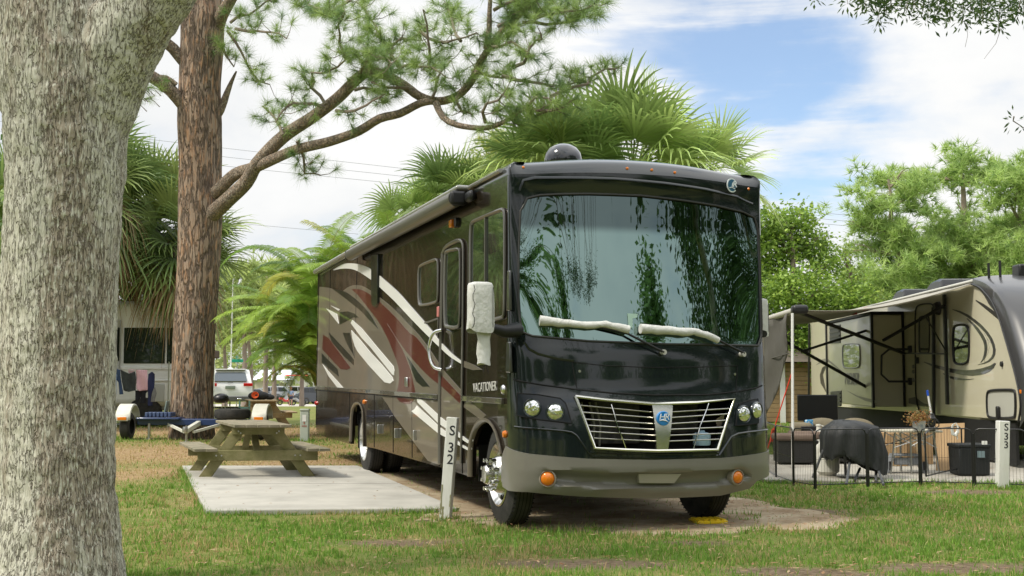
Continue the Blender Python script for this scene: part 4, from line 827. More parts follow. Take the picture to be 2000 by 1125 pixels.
def rtube(pts, rads, n=20, rough=.05, seed=0, step=.12, twist=0):
    """trunk or limb with an uneven outline"""
    rnd = np.random.default_rng(seed); P = [np.array(p, float) for p in pts]; Q = []; R_ = []
    # Catmull-Rom
    for i in range(len(P)-1):
        p0, p1, p2, p3 = P[max(i-1, 0)], P[i], P[i+1], P[min(i+2, len(P)-1)]; m = max(2, int(np.linalg.norm(p2-p1)/step))
        for k in range(m):
            t = k/m; Q.append(.5*((2*p1)+(-p0+p2)*t+(2*p0-5*p1+4*p2-p3)*t*t+(-p0+3*p1-3*p2+p3)*t**3)); R_.append(rads[i]*(1-t)+rads[i+1]*t)
    Q.append(P[-1]); R_.append(rads[-1]); mb = MB(); mb.tube(Q, R_, n)
    V = np.array(mb.v); ph = rnd.random(8)*6.28
    ctr = np.repeat(np.array(Q), n, 0); d = V[:len(ctr)]-ctr; a = np.tile(np.arange(n)*2*np.pi/n, len(Q)); s = np.repeat(np.arange(len(Q))*step, n)
    k = 1+rough*(np.sin(2*a+ph[0]+s*.6)*.5+np.sin(3*a+ph[1]-s*.9)*.5+np.sin(5*a+ph[2]+s*1.7)*.35+np.sin(s*2.3+ph[3]+a)*.4+np.sin(7*a+ph[4]+s*3.1)*.3)
    V[:len(ctr)] = ctr+d*k[:, None]; mb.v = [tuple(v) for v in V]; return mb
# --- pine with the long limbs
PY = 27.6
def pa(x, y, dy=0): return at(x, y, PY+dy)
pbase = G(376, 848); pine = thing('pine_tree', 'tall rough barked pine behind the blue tow dolly, long limbs arching over the motorhome', 'pine tree', (pa(376, 840).x, PY, 0))
tr = rtube([(pa(374, 840).x, PY, -.1), (pa(374, 812).x, PY, .35)]+[pa(x, y) for x, y in ((375, 770), (378, 700), (380, 640), (386, 560), (391, 470), (392, 400), (390, 330), (389, 240), (391, 160), (394, 90), (396, 40))]+[pa(402, -40), pa(410, -160), pa(418, -320)],
    [.56, .50, .480, .475, .47, .475, .485, .495, .48, .50, .48, .50, .51, .39, .28, .12], 36, .035, 4, .10); tr.build('trunk', B_PINE, pine, world=True)
B_LIMB = bark('limb bark', (.38, .31, .24), (.30, .26, .21), (.14, .11, .085), 17, .6, .06, .02, (.4, .62), 2, (.40, .27, .18))
def limb(px, r0, r1, dy0=0, dy1=0, mat_=B_LIMB, n=14, seed=1, name='limb', rough=.06):
    k = len(px); P = [pa(x, y, dy0+(dy1-dy0)*i/(k-1)) for i, (x, y) in enumerate(px)]; R_ = [(r0+(r1-r0)*(i/(k-1))**.8)*PY/F for i in range(k)]
    rtube(P, R_, n, rough, seed, .15).build(name, mat_, pine, world=True); return P
Z = lambda pts: [(420+x/2.5, y/2.5) for x, y in pts]
SK = []
SK.append(limb([(392, 436), (425, 408), (447, 388), (482, 355), (502, 320), (552, 268), (612, 228), (660, 192), (700, 152), (722, 140), (752, 146), (792, 168), (820, 188), (856, 198), (892, 188), (920, 160), (936, 124), (956, 92), (980, 60), (1012, 32), (1040, 8), (1070, -20)], 17, 3.0, -.1, -5, seed=3))
SK.append(limb([(400, 395), (425, 372), (460, 340), (496, 328), (524, 316), (580, 292), (644, 276), (700, 256), (740, 232), (780, 222), (820, 202), (850, 196)], 13, 6.5, 0, -3.4, seed=5))
SK.append(limb([(852, 202), (864, 228), (892, 244), (948, 250), (988, 236), (1020, 216), (1076, 216), (1110, 205)], 6.5, 2, -3.6, -5, seed=6))
SK.append(limb([(950, 96), (955, 60), (956, 20), (960, -30)], 6, 3, -4.2, -4.4, seed=7))
limb([(392, 236), (366, 214), (335, 178), (310, 158), (275, 137), (230, 110)], 14, 11, .1, -1, seed=8)
limb([(392, 150), (362, 124), (338, 95), (320, 80), (300, 60), (285, 10)], 14, 9, .1, -.6, seed=9)
limb([(408, 244), (430, 214), (443, 182), (452, 160), (462, 139)], 13, 1.5, .05, -.1, seed=10, rough=.15)
limb([(300, 152), (325, 152), (345, 165)], 6, 4, -.5, -.4, seed=11)
limb([(420, 60), (432, 30), (450, 0), (480, -50)], 16, 9, 0, -1, seed=14)
sec = [[(75, 110), (170, 70), (270, 0)], [(60, 150), (130, 260), (190, 370), (260, 420)], [(100, 140), (240, 160), (350, 190)], [(540, 510), (480, 420), (470, 370), (560, 350), (640, 290), (720, 290)],
 [(640, 290), (600, 200), (600, 130), (640, 60)], [(530, 520), (430, 510), (340, 520), (300, 600)], [(330, 660), (300, 580), (240, 520)], [(400, 690), (430, 760), (450, 850), (520, 850)], [(590, 540), (690, 540), (780, 500), (840, 450)],
 [(850, 330), (870, 210), (960, 180), (1060, 160)], [(870, 350), (920, 330), (1050, 330), (1130, 380)], [(1000, 150), (1080, 210), (1180, 200), (1280, 150)], [(1400, 370), (1540, 400), (1640, 410), (1760, 400)], [(1450, 330), (1520, 280), (1560, 200), (1600, 160)],
 [(1500, 110), (1620, 120), (1720, 120), (1860, 60)], [(1320, 600), (1310, 540), (1380, 480), (1420, 460)], [(1520, 540), (1560, 480), (1640, 470)], [(1360, 50), (1450, 10), (1560, 0)], [(660, 0), (560, 60), (460, 30), (400, 0)], [(1180, 470), (1200, 540), (1260, 560)],
 [(1270, 350), (1350, 360), (1450, 380)], [(950, 430), (850, 430), (760, 400)], [(1040, 330), (1040, 240), (1010, 60)], [(1350, 230), (1450, 220), (1540, 260)], [(900, 330), (820, 200), (760, 100), (700, 0)], [(1200, 200), (1150, 100), (1130, 0)], [(1640, 470), (1800, 400), (1950, 330)],
 [(1560, 90), (1700, 60), (1850, 30)], [(1380, 130), (1500, 60), (1640, 20)], [(0, 180), (60, 260), (90, 330)], [(700, 370), (760, 260), (860, 300)], [(680, 440), (780, 440), (860, 460)], [(1060, 480), (1090, 400), (1130, 300)]]
dens_ = {12: 1.6, 14: 2.0, 17: 1.8, 18: 1.9, 24: 2.0, 25: 1.6, 9: 1.5, 10: 1.5, 27: 2.2, 28: 2.0, 26: 1.3, 30: 1.8, 0: 1.6, 4: 1.5, 3: 1.3}
rnd = random.Random(5); tufts = []; twigs = MB()
def depth_at(x): return np.interp(x, [420, 560, 760, 960, 1100], [-.6, -1.6, -3.0, -4.4, -5])
for si, s_ in enumerate(sec):
    px = Z(s_); jit = rnd.uniform(-1.0, 1.0); P = []
    for i, (x, y) in enumerate(px): P.append(pa(x, y, depth_at(x)+jit*i/(len(px)-1)))
    q = [P[0]]
    for a, b in zip(P[:-1], P[1:]):
        m = max(2, int((b-a).length/.22))
        for k in range(1, m+1): q.append(a.lerp(b, k/m)+Vector((rnd.gauss(0, .03), rnd.gauss(0, .04), rnd.gauss(0, .03))))
    twigs.tube(q, [.038*(1-.7*i/len(q)) for i in range(len(q))], 6)
    nt_ = int(len(q)*2.3*dens_.get(si, 1))
    for _ in range(nt_):
        i = rnd.randrange(max(1, int(len(q)*.2)), len(q)); p = q[i]; d = Vector((rnd.gauss(0, 1), rnd.gauss(0, 1.2), rnd.gauss(.35, .7))).normalized(); Ln = rnd.uniform(.12, .55)
        mid = p+d*Ln*.5+Vector((0, 0, -.05)); e = p+d*Ln; 
        if rnd.random() < .75: twigs.tube([p, mid, e], [.011, .008, .006], 4, caps=False)
        tufts.append((e, (e-mid).normalized(), rnd.uniform(.75, 1.15)))
for lx_ in (SK[0][14:], SK[2][3:], SK[0][8:11]):
    for a, b in zip(lx_[:-1], lx_[1:]):
        for _ in range(9):
            p = a.lerp(b, rnd.random()); d = Vector((rnd.gauss(0, 1), rnd.gauss(0, 1), rnd.gauss(.4, .6))).normalized(); e = p+d*rnd.uniform(.15, .5); twigs.tube([p, e], [.01, .006], 4, caps=False); tufts.append((e, d, rnd.uniform(.7, 1.1)))
for cx_, cy_, nn_, sp_ in ((283, 170, 7, 14), (298, 30, 6, 20), (268, 190, 4, 14)):
    for _ in range(nn_): e = pa(cx_+rnd.gauss(0, sp_), cy_+rnd.gauss(0, sp_*.6), -1.2); twigs.tube([e+Vector((.2, 0, -.2)), e], [.012, .006], 4, caps=False); tufts.append((e, Vector((rnd.gauss(0, 1), rnd.gauss(0, 1), .3)).normalized(), .9))
# upper crown, above the picture
for _ in range(420):
    c = Vector((pa(410, 0).x+rnd.gauss(0, 2.2), PY+rnd.gauss(0, 2.2), rnd.uniform(13.2, 19))); tufts.append((c, Vector((rnd.gauss(0, 1), rnd.gauss(0, 1), .5)).normalized(), 1.3))
for _ in range(26): c = Vector((pa(410, 0).x+rnd.gauss(0, 1.6), PY+rnd.gauss(0, 1.6), rnd.uniform(14, 18))); twigs.tube([(pa(415, 0).x, PY, c.z-1.2), c], [.07, .03], 6)
twigs.build('branches', B_TWIG, pine, world=True, fix=False)
# dead bare twigs
def needles(T, n=92, Ln=.32, w=.0033, spread=1.0, seed=2, c1=(.14, .23, .07), c2=(.31, .42, .13), c3=(.17, .27, .14)):
    r = np.random.default_rng(seed); m = len(T); E = np.array([t[0] for t in T]); D = np.array([t[1] for t in T]); S = np.array([t[2] for t in T])
    E = np.repeat(E, n, 0); D = np.repeat(D, n, 0); S = np.repeat(S, n)
    v = r.normal(size=(m*n, 3))*.75*spread+D*.75; v /= np.linalg.norm(v, axis=1)[:, None]; L_ = Ln*S*(.7+.4*r.random(m*n)); b0 = E-D*(r.random(m*n)*.14)[:, None]
    q = np.cross(v, r.normal(size=v.shape)); q /= np.linalg.norm(q, axis=1)[:, None]; tip = b0+v*L_[:, None]; tip[:, 2] -= .08*L_
    V = np.stack([b0-q*w, b0+q*w, tip], 1).reshape(-1, 3); t = np.repeat(r.random(m), n)[:, None]; k = np.repeat(r.random(m), n)[:, None]
    C = np.where(k < .6, np.array(c1)*(1-t)+np.array(c2)*t, np.array(c3)*(1-t)+np.array(c2)*t)*(.8+.4*r.random(m*n))[:, None]
    return V, np.arange(3*m*n).reshape(-1, 3), np.repeat(C, 3, 0)
NEED = leaf_mat('pine needles', (0, 0, 0), (0, 0, 0), transl=.35, rough=.5, tint=True)
V_, F_, C_ = needles(tufts); link_mesh('needles', npmesh('needles', V_, F_, NEED, False, C_), pine, world=True)
# --- foreground oak
OY = 8.05
def oa(x, y, d=0): return at(x, y, OY+d)
oak = thing('oak_tree', 'massive pale lichen covered oak trunk at the left edge nearest the camera', 'oak tree', (oa(112, 1100).x, OY, 0))
a = rtube([(oa(108, 1100).x, OY, -.12), oa(110, 1085), oa(113, 960), oa(114, 800), oa(116, 600), oa(124, 420), oa(130, 300), oa(128, 180), oa(118, 60), oa(110, -60), oa(90, -260), oa(60, -420)], [.50, .43, .37, .366, .37, .375, .385, .41, .41, .38, .33, .3], 48, .02, 3, .06)
b = rtube([oa(140, 330), oa(172, 210), oa(222, 95, -.05), oa(285, 10, -.1), oa(355, -90, -.15), oa(450, -220, -.2), oa(600, -400, -.3)], [.26, .31, .30, .255, .235, .2, .15], 40, .02, 6, .06)
c = rtube([oa(80, 230), oa(20, 130, .05), oa(-60, 40, .1), oa(-200, -80, .2)], [.2, .2, .15, .12], 30, .03, 8, .06)
kn = MB().ell(oa(8, 130, -.12), (.13, .14, .17), 20, 14)
for m_ in (b, c, kn): a.add(m_.v, m_.f)
def bark_bump(v):
    return v
to = a.build('trunk', B_OAK, oak, world=True, fix=False)
rm = to.modifiers.new('weld', 'REMESH'); rm.mode = 'VOXEL'; rm.voxel_size = .016; rm.use_smooth_shade = True
sm_ = to.modifiers.new('relax', 'SMOOTH'); sm_.factor = .5; sm_.iterations = 8
for nm_, sz_, st_ in (('burls', .16, .018), ('plates', .028, .007)):
    tx = bpy.data.textures.new(nm_, 'CLOUDS'); tx.noise_scale = sz_; tx.noise_depth = 3; dm = to.modifiers.new(nm_, 'DISPLACE'); dm.texture = tx; dm.strength = st_*2; dm.mid_level = .5; dm.texture_coords = 'LOCAL'
# crown above the frame shading the trunk; leaves
def leaf_cloud(cl, n, size, seed=0, flat=.6, asp=.5, cols=((.06, .11, .02), (.13, .19, .04), (.22, .26, .07)), droop=0, shell=.55):
    """cl: list of (centre, radii); small pointed leaves in clumps, hollow towards each middle"""
    r = np.random.default_rng(seed); w = np.array([rr[0]*rr[1]*rr[2] for _, rr in cl])**.75; w /= w.sum(); idx = r.choice(len(cl), n, p=w); C0 = np.array([c for c, _ in cl])[idx]; R0 = np.array([q for _, q in cl])[idx]
    d = r.normal(size=(n, 3)); d /= np.linalg.norm(d, axis=1)[:, None]; rad = (shell+(1-shell)*r.random(n))**.7; rad *= 1+.18*r.normal(size=n)*.6; p = C0+d*R0*rad[:, None]
    # gather leaves into sprays
    k = max(3, n//14); sp = p[r.choice(n, k)]; j = r.integers(0, k, n); pull = .55*(r.random(n) < .8); p = p*(1-pull[:, None]*0)+0; p = np.where((r.random(n) < .72)[:, None], sp[j]+r.normal(size=(n, 3))*size*1.5, p)
    v = r.normal(size=(n, 3)); v[:, 2] = v[:, 2]*flat-droop; v /= np.linalg.norm(v, axis=1)[:, None]; q = np.cross(v, r.normal(size=(n, 3))); q /= np.linalg.norm(q, axis=1)[:, None]; s = size*(.6+.8*r.random(n))[:, None]
    V = np.stack([p-v*s*.5, p+q*s*asp*.5, p+v*s*.5, p-q*s*asp*.5], 1).reshape(-1, 3)
    t = r.random(n); cc = np.array(cols); t2 = (np.clip(r.random(k)[j]*.6+t*.4, 0, .999)*(len(cols)-1)); i0 = t2.astype(int); f = (t2-i0)[:, None]; Cc = cc[i0]*(1-f)+cc[np.minimum(i0+1, len(cols)-1)]*f
    Cc *= (.75+.5*t)[:, None]; return V, np.arange(4*n).reshape(-1, 4), np.repeat(Cc, 4, 0)
LEAF = leaf_mat('leaves', (0, 0, 0), (0, 0, 0), transl=.4, rough=.45, tint=True)
def add_leaves(parent, cl, n, size, name='crown', **k):
    V, Fc, C = leaf_cloud(cl, n, size, **k); return link_mesh(name, npmesh(name, V, Fc, LEAF, False, C), parent, world=True)
add_leaves(oak, [(Vector((-3.5, 9, 7.2)), (2.6, 2.4, 1.2)), (Vector((-.4, 8.5, 7.4)), (2.2, 2.2, 1.0)), (Vector((-4.8, 6.2, 6.8)), (2, 2, 1))], 9000, .09, seed=4, cols=((.05, .09, .02), (.10, .15, .035)))
# --- fan palms
def fan_mesh(leaves, seed=0, seg=30, dead=False, tone=1.0):
    """leaves: (base, direction, petiole, blade, droop)"""
    r = np.random.default_rng(seed); Vs = []; Fs = []; Cs = []; k = 0
    for base, d, pet, R_, dr in leaves:
        d = np.array(d, float); d /= np.linalg.norm(d); base = np.array(base, float); upv = np.array([0, 0, 1.]); s = np.cross(d, upv); 
        if np.linalg.norm(s) < .1: s = np.array([1., 0, 0])
        s /= np.linalg.norm(s); roll = r.normal()*(.35+1.1*max(0, d[2])); nrm = np.cross(s, d); s, nrm = s*math.cos(roll)+nrm*math.sin(roll), nrm*math.cos(roll)-s*math.sin(roll)
        hub = base+d*pet+np.array([0, 0, -.25*pet*pet*dr*.5]); 
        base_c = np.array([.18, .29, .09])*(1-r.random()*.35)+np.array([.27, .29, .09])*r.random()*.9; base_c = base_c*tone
        if dead: base_c = np.array([.30, .21, .11])*(.7+.5*r.random())
        # petiole
        w = .018; P0 = [base-s*w, base+s*w, hub+s*w, hub-s*w]; Vs += P0; Fs.append((k, k+1, k+2, k+3)); Cs += [np.array([.20, .25, .06]) if not dead else base_c]*4; k += 4
        half = math.radians(118); dphi = 2*half/seg
        for i in range(seg):
            ph = -half+dphi*(i+.5)+r.normal()*.012; L_ = R_*(.72+.28*math.cos(ph*.62))*(1+.06*r.normal()); fold = .22*(1 if i % 2 else -1)
            dir_ = d*math.cos(ph)+s*math.sin(ph)+nrm*(.30*abs(math.sin(ph))**1.2); dir_ /= np.linalg.norm(dir_); sd = np.cross(dir_, nrm); sd /= np.linalg.norm(sd)+1e-9
            cs = base_c*(.8+.4*r.random()); tipd = dr*(.8+.6*r.random())
            for t, wf in ((.03, .1), (.30, 1), (.55, .85), (.8, .45), (1.0, .03)):
                c = hub+dir_*L_*t+np.array([0, 0, -1.])*tipd*L_*(max(t-.35, 0)**2)*1.3; ww = L_*.30*dphi*.56*wf+.002
                Vs += [c-sd*ww+nrm*fold*ww, c+sd*ww-nrm*fold*ww]; cc = cs*(1+.35*(t > .75)); Cs += [cc, cc]
            for q in range(4): a = k+q*2; Fs.append((a, a+1, a+3, a+2))
            k += 10
    return np.array(Vs), np.array(Fs), np.array(Cs)
PALML = leaf_mat('palm leaf', (0, 0, 0), (0, 0, 0), transl=.3, rough=.35, tint=True)
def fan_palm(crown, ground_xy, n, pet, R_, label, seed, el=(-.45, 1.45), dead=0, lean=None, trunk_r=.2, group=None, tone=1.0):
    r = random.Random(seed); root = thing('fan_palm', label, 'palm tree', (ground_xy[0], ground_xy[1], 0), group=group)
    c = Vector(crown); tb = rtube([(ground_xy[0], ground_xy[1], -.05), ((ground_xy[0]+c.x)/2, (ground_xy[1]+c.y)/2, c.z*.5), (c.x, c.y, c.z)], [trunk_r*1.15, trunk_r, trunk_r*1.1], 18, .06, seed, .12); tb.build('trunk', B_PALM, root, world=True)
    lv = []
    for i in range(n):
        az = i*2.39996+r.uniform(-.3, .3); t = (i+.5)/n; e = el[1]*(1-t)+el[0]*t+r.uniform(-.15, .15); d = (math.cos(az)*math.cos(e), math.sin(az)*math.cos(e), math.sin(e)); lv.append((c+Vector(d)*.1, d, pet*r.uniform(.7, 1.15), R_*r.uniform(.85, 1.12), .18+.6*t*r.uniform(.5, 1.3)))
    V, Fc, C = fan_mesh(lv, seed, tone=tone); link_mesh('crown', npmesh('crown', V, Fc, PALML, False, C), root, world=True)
    if dead:
        lv = []
        for i in range(dead): az = r.uniform(0, 6.28); e = r.uniform(-1.3, -.35); d = (math.cos(az)*math.cos(e), math.sin(az)*math.cos(e), math.sin(e)); lv.append((c+Vector((0, 0, -.2)), d, pet*r.uniform(.6, 1), R_*r.uniform(.8, 1), 1.4))
        V, Fc, C = fan_mesh(lv, seed+50, dead=True); link_mesh('dead_fronds', npmesh('dead_fronds', V, Fc, PALML, False, C), root, world=True)
    return root
PG = 'fan palms round the motorhome'
fan_palm(at(1235, 335, 25), (at(1235, 335, 25).x, 25), 34, 1.0, 1.4, 'broad full headed fan palm rising behind the motorhome roof, right of the satellite dome', 11, el=(-.1, 1.35), group=PG)
fan_palm(at(1385, 345, 25.5), (at(1385, 345, 25.5).x, 25.5), 14, .7, 1.1, 'small yellow green fan palm drooping past the crested roof corner of the motorhome', 19, el=(-.3, 1.2), group=PG)
fan_palm(at(1085, 340, 24.5), (at(1085, 340, 24.5).x, 24.5), 22, .8, 1.25, 'pale fan palm left of the satellite dome, against the far light green pine', 53, el=(-.1, 1.3), group=PG)
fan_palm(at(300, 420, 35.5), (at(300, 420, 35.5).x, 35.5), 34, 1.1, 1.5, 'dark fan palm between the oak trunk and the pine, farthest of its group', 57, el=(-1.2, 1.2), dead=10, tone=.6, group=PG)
fan_palm(at(885, 395, 27), (at(868, 400, 27).x, 27), 18, .5, 1.05, 'spiky fan palm showing over the awning roller of the motorhome', 13, el=(-.2, 1.35), group=PG)
fan_palm(at(800, 430, 28), (at(800, 430, 28).x, 28), 12, .4, .85, 'low fan palm tips peeking over the rear half of the awning', 17, el=(-.1, 1.1), group=PG)
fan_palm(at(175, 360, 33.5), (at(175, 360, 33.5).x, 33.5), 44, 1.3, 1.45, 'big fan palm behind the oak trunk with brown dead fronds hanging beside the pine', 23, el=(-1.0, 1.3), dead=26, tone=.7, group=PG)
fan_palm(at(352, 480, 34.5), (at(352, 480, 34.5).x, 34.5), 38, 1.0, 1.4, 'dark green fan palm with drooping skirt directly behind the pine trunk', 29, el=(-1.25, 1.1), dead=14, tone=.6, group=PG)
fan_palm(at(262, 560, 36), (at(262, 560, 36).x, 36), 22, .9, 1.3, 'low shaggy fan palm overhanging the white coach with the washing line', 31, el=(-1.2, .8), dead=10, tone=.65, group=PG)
fan_palm(at(-40, 420, 31), (at(-40, 420, 31).x, 31), 30, 1.1, 1.4, 'yellow tipped fan palm showing left of the oak trunk', 37, el=(-1.1, 1.1), dead=8, group=PG)
# --- areca cluster (feather palms)
def feather(leaves, seed=0):
    r = np.random.default_rng(seed); Vs = []; Fs = []; Cs = []; k = 0
    for base, az, e0, Ln, bend, tone in leaves:
        base = np.array(base, float); n = 34; p = base.copy(); e = e0; pts = []; h = np.array([math.cos(az), math.sin(az), 0])
        for i in range(n+1): pts.append(p.copy()); d = h*math.cos(e)+np.array([0, 0, 1])*math.sin(e); p = p+d*Ln/n; e -= bend/n*(.5+1.2*i/n)
        c0 = np.array([[.14, .26, .04], [.28, .42, .07], [.50, .50, .11], [.54, .40, .11]][tone]); side = np.cross(h, [0, 0, 1])
        for i in range(n):
            a, b = pts[i], pts[i+1]; t = i/n; dd = (b-a)/np.linalg.norm(b-a); nr = np.cross(side, dd); w = .012*(1-t)+.004
            Vs += [a-side*w, a+side*w, b+side*w, b-side*w]; Fs.append((k, k+1, k+2, k+3)); Cs += [np.array([.3, .3, .08])]*4; k += 4
            if t < .12: continue
            ll = .52*math.sin(min(1, (t-.08)*1.5+.25)*math.pi*.62)*(1.15-t*.55)
            for sg in (-1, 1):
                for sub in (0, .33, .67):
                    q = a+(b-a)*sub; dr = side*sg*.82+dd*.5+nr*(-.42 if sg else 0)*-1*.55; dr = dr/np.linalg.norm(dr); L_ = ll*(.85+.3*r.random()); m = q+dr*L_*.5; tip = q+dr*L_+np.array([0, 0, -.35*L_]); ww = .011; wv = dd*ww
                    cc = c0*(.75+.5*r.random()); Vs += [q-wv*.4, q+wv*.4, m+wv, m-wv]; Vs += [tip, tip+wv*.1]; Cs += [cc]*6; Fs.append((k, k+1, k+2, k+3)); Fs.append((k+3, k+2, k+5, k+4)); k += 6
    return np.array(Vs), np.array(Fs), np.array(Cs)
def areca(px, py, Y, n, label, seed, hgt, tones, spread=.9, group=None, Ln=(1.5, 2.4)):
    r = random.Random(seed); c = at(px, 845, Y); root = thing('areca_palm', label, 'palm tree', (c.x, Y, 0), group=group); st_ = []; lv = []
    for i in range(6):
        a = i*1.05; b = Vector((c.x+math.cos(a)*.3, Y+math.sin(a)*.3, 0)); h = hgt*r.uniform(.42, .74); t = Vector((c.x+math.cos(a)*spread*r.uniform(.3, 1), Y+math.sin(a)*spread*.8, h)); st_.append((b, t))
        MB().tube([b, b.lerp(t, .5)+Vector((0, 0, .05)), t], [.05, .045, .04], 8).build('stem', mat('areca stem', (.30, .30, .10), (.20, .17, .08), scale=8, rough=.5), root, world=True)
    for i in range(n):
        b, t = st_[i % 6]; az = r.uniform(0, 6.28); e0 = r.uniform(.75, 1.5); lv.append((b.lerp(t, r.uniform(.45, 1)), az, e0, r.uniform(*Ln), r.uniform(1.0, 2.2), r.choices(range(4), tones)[0]))
    V, Fc, C = feather(lv, seed); link_mesh('fronds', npmesh('fronds', V, Fc, PALML, False, C), root, world=True); return root
AG = 'areca palms behind the motorhome'
areca(668, 0, 27.5, 180, 'dense yellow green areca palm clump just behind the tail of the motorhome', 41, 5.0, (3, 9, .5, .1), 1.3, AG, (1.7, 2.7))
areca(735, 0, 28.5, 110, 'pale feathery areca palm arching over the rear roof of the motorhome', 43, 6.2, (3, 8, .8, .2), 1.2, AG, (1.7, 2.7))
areca(668, 0, 30, 120, 'orange tipped areca palm at the left edge of the clump, over the parked cars', 47, 4.4, (3, 8, 1.2, .3), 1.5, AG, (1.8, 2.9))
# --- background trees
def branchy(root, trunk_pts, rads, clumps, seed, m=B_FAR, n=10, br=.05):
    r = random.Random(seed); rtube(trunk_pts, rads, n, .05, seed, .8).build('trunk', m, root, world=True); T = [Vector(p) for p in trunk_pts]; mb = MB()
    for c, q in clumps:
        b = min(T[1:], key=lambda p: (p-c).length+max(0, p.z-c.z)*2) if len(T) > 1 else T[0]
        b = b.lerp(T[max(0, T.index(b)-1)], r.uniform(0, .5)); mid = b.lerp(c, .5)+Vector((r.uniform(-.3, .3), r.uniform(-.3, .3), r.uniform(-.5, .1)))*q[0]*.4; mb.tube([b, mid, c], [br*1.6, br*1.1, br*.5], 5)
        for _ in range(4): e = Vector(c)+Vector((r.uniform(-1, 1)*q[0], r.uniform(-1, 1)*q[1], r.uniform(-.6, 1)*q[2]))*.8; mb.tube([mid, Vector(mid).lerp(e, .6)+Vector((0, 0, .1)), e], [br*.7, br*.45, br*.25], 4, caps=False)
    mb.build('branches', m, root, world=True, fix=False)
def clump_px(lst, Y, ry=.8, jy=0, seed=0):
    r = random.Random(seed); o = []
    for x, y, a, b in lst: k = F/Y; o.append((at(x, y, Y+r.uniform(-jy, jy)), (a/k, a/k*ry, b/k)))
    return o
def far_pine(name, label, Y, trunk, clumps, seed, nt_=700, r0=.28, cols=((.20, .32, .10), (.42, .55, .18), (.30, .42, .14)), Ln=.55, w=.035, group=None, jy=1.5, k=9, fill=.62):
    P = [at(x, y, Y) for x, y in trunk]; g0 = Vector((P[0].x, Y, gz(Y))); root = thing(name, label, 'pine tree' if 'pine' in name else 'tree', g0, group=group); cl = clump_px(clumps, Y, jy=jy, seed=seed)
    branchy(root, [g0]+P, [r0]+[r0*(1-.8*(i+1)/len(P)) for i in range(len(P))], cl, seed, br=.07)
    r = np.random.default_rng(seed); T = []
    wt = np.array([q[0]*q[2] for _, q in cl]); wt /= wt.sum(); P2 = []
    for i in r.choice(len(cl), max(8, nt_//15), p=wt): c, q = cl[i]; P2.append(np.array(c)+r.normal(size=3)*np.array(q)*fill)
    for j in r.integers(0, len(P2), nt_):
        d = r.normal(size=3); d[2] *= .6; e = P2[j]+d*np.array([.5, .5, .5])*Ln*1.25; T.append((e, np.array([d[0]*.5, d[1]*.5, .7]), .7+.6*r.random()))
    V, Fc, C = needles(T, k*2, Ln, w, .9, seed, *cols); link_mesh('crown', npmesh('crown', V, Fc, NEED, False, C), root, world=True); return root
FG = 'pines beyond the travel trailer'
far_pine('pine_tree', 'light green pine over the far end of the trailer awning, leaning pale trunk', 60, [(1765, 620), (1760, 518), (1754, 494), (1739, 440), (1742, 398), (1735, 350)],
    [(1700, 392, 48, 30), (1745, 345, 60, 24), (1790, 372, 36, 28), (1672, 440, 30, 14), (1690, 490, 46, 24), (1765, 460, 40, 26), (1725, 540, 70, 30), (1800, 545, 50, 30), (1670, 560, 50, 24), (1760, 590, 70, 28), (1835, 600, 40, 24), (1700, 625, 50, 25), (1720, 440, 60, 40), (1790, 500, 50, 40), (1740, 570, 80, 40), (1790, 620, 70, 40), (1690, 590, 60, 40), (1760, 360, 60, 24)], 3, 3900, Ln=.5, w=.022, group=FG, k=7)
far_pine('pine_tree', 'tallest light green pine above the two rooftop air conditioners', 62, [(1880, 620), (1884, 500), (1883, 420), (1880, 350), (1872, 320)],
    [(1872, 318, 62, 18), (1835, 350, 30, 14), (1925, 340, 34, 18), (1850, 440, 44, 24), (1915, 452, 46, 22), (1880, 400, 24, 16), (1870, 500, 66, 28), (1925, 520, 50, 30), (1850, 565, 60, 28), (1930, 590, 60, 28), (1890, 540, 50, 28), (1880, 470, 60, 34), (1870, 540, 80, 44), (1930, 480, 40, 40), (1890, 345, 60, 24), (1850, 600, 70, 40), (1900, 600, 70, 40)], 5, 3900, Ln=.5, w=.022, group=FG, k=7)
far_pine('pine_tree', 'pine cut off by the picture edge above the trailer nose', 58, [(2010, 620), (2000, 480), (1992, 400), (1998, 340)],
    [(1985, 345, 46, 22), (2030, 370, 40, 30), (1965, 385, 26, 14), (1985, 430, 36, 16), (2020, 470, 50, 26), (1985, 520, 44, 30), (2040, 560, 60, 40), (1980, 590, 50, 26)], 8, 3000, Ln=.5, w=.022, group=FG, k=7)
far_pine('pine_tree', 'pale pine seen in the gap between the leaning pine limb and the big fan palm', 55, [(1000, 500), (1010, 400), (1000, 330), (990, 270)], [(960, 330, 50, 26), (1010, 290, 44, 26), (1050, 330, 60, 34), (990, 350, 60, 30), (1080, 280, 60, 30), (1120, 250, 46, 26), (1000, 390, 60, 40)], 9, 3000, Ln=.45, w=.022, k=7, cols=((.24, .31, .08), (.42, .47, .14), (.32, .40, .11)), group=FG)
def leafy(name, label, Y, trunk, clumps, n, size, seed, cols, r0=.2, group=None, **k):
    P = [at(x, y, Y) for x, y in trunk]; g0 = Vector((P[0].x, Y, gz(Y))); root = thing(name, label, 'tree', g0, group=group); cl = clump_px(clumps, Y, jy=.8, seed=seed); branchy(root, [g0]+P, [r0]+[r0*(1-.7*(i+1)/len(P)) for i in range(len(P))], cl, seed, m=B_TWIG, br=.045)
    add_leaves(root, cl, n, size, seed=seed, cols=cols, **k); return root
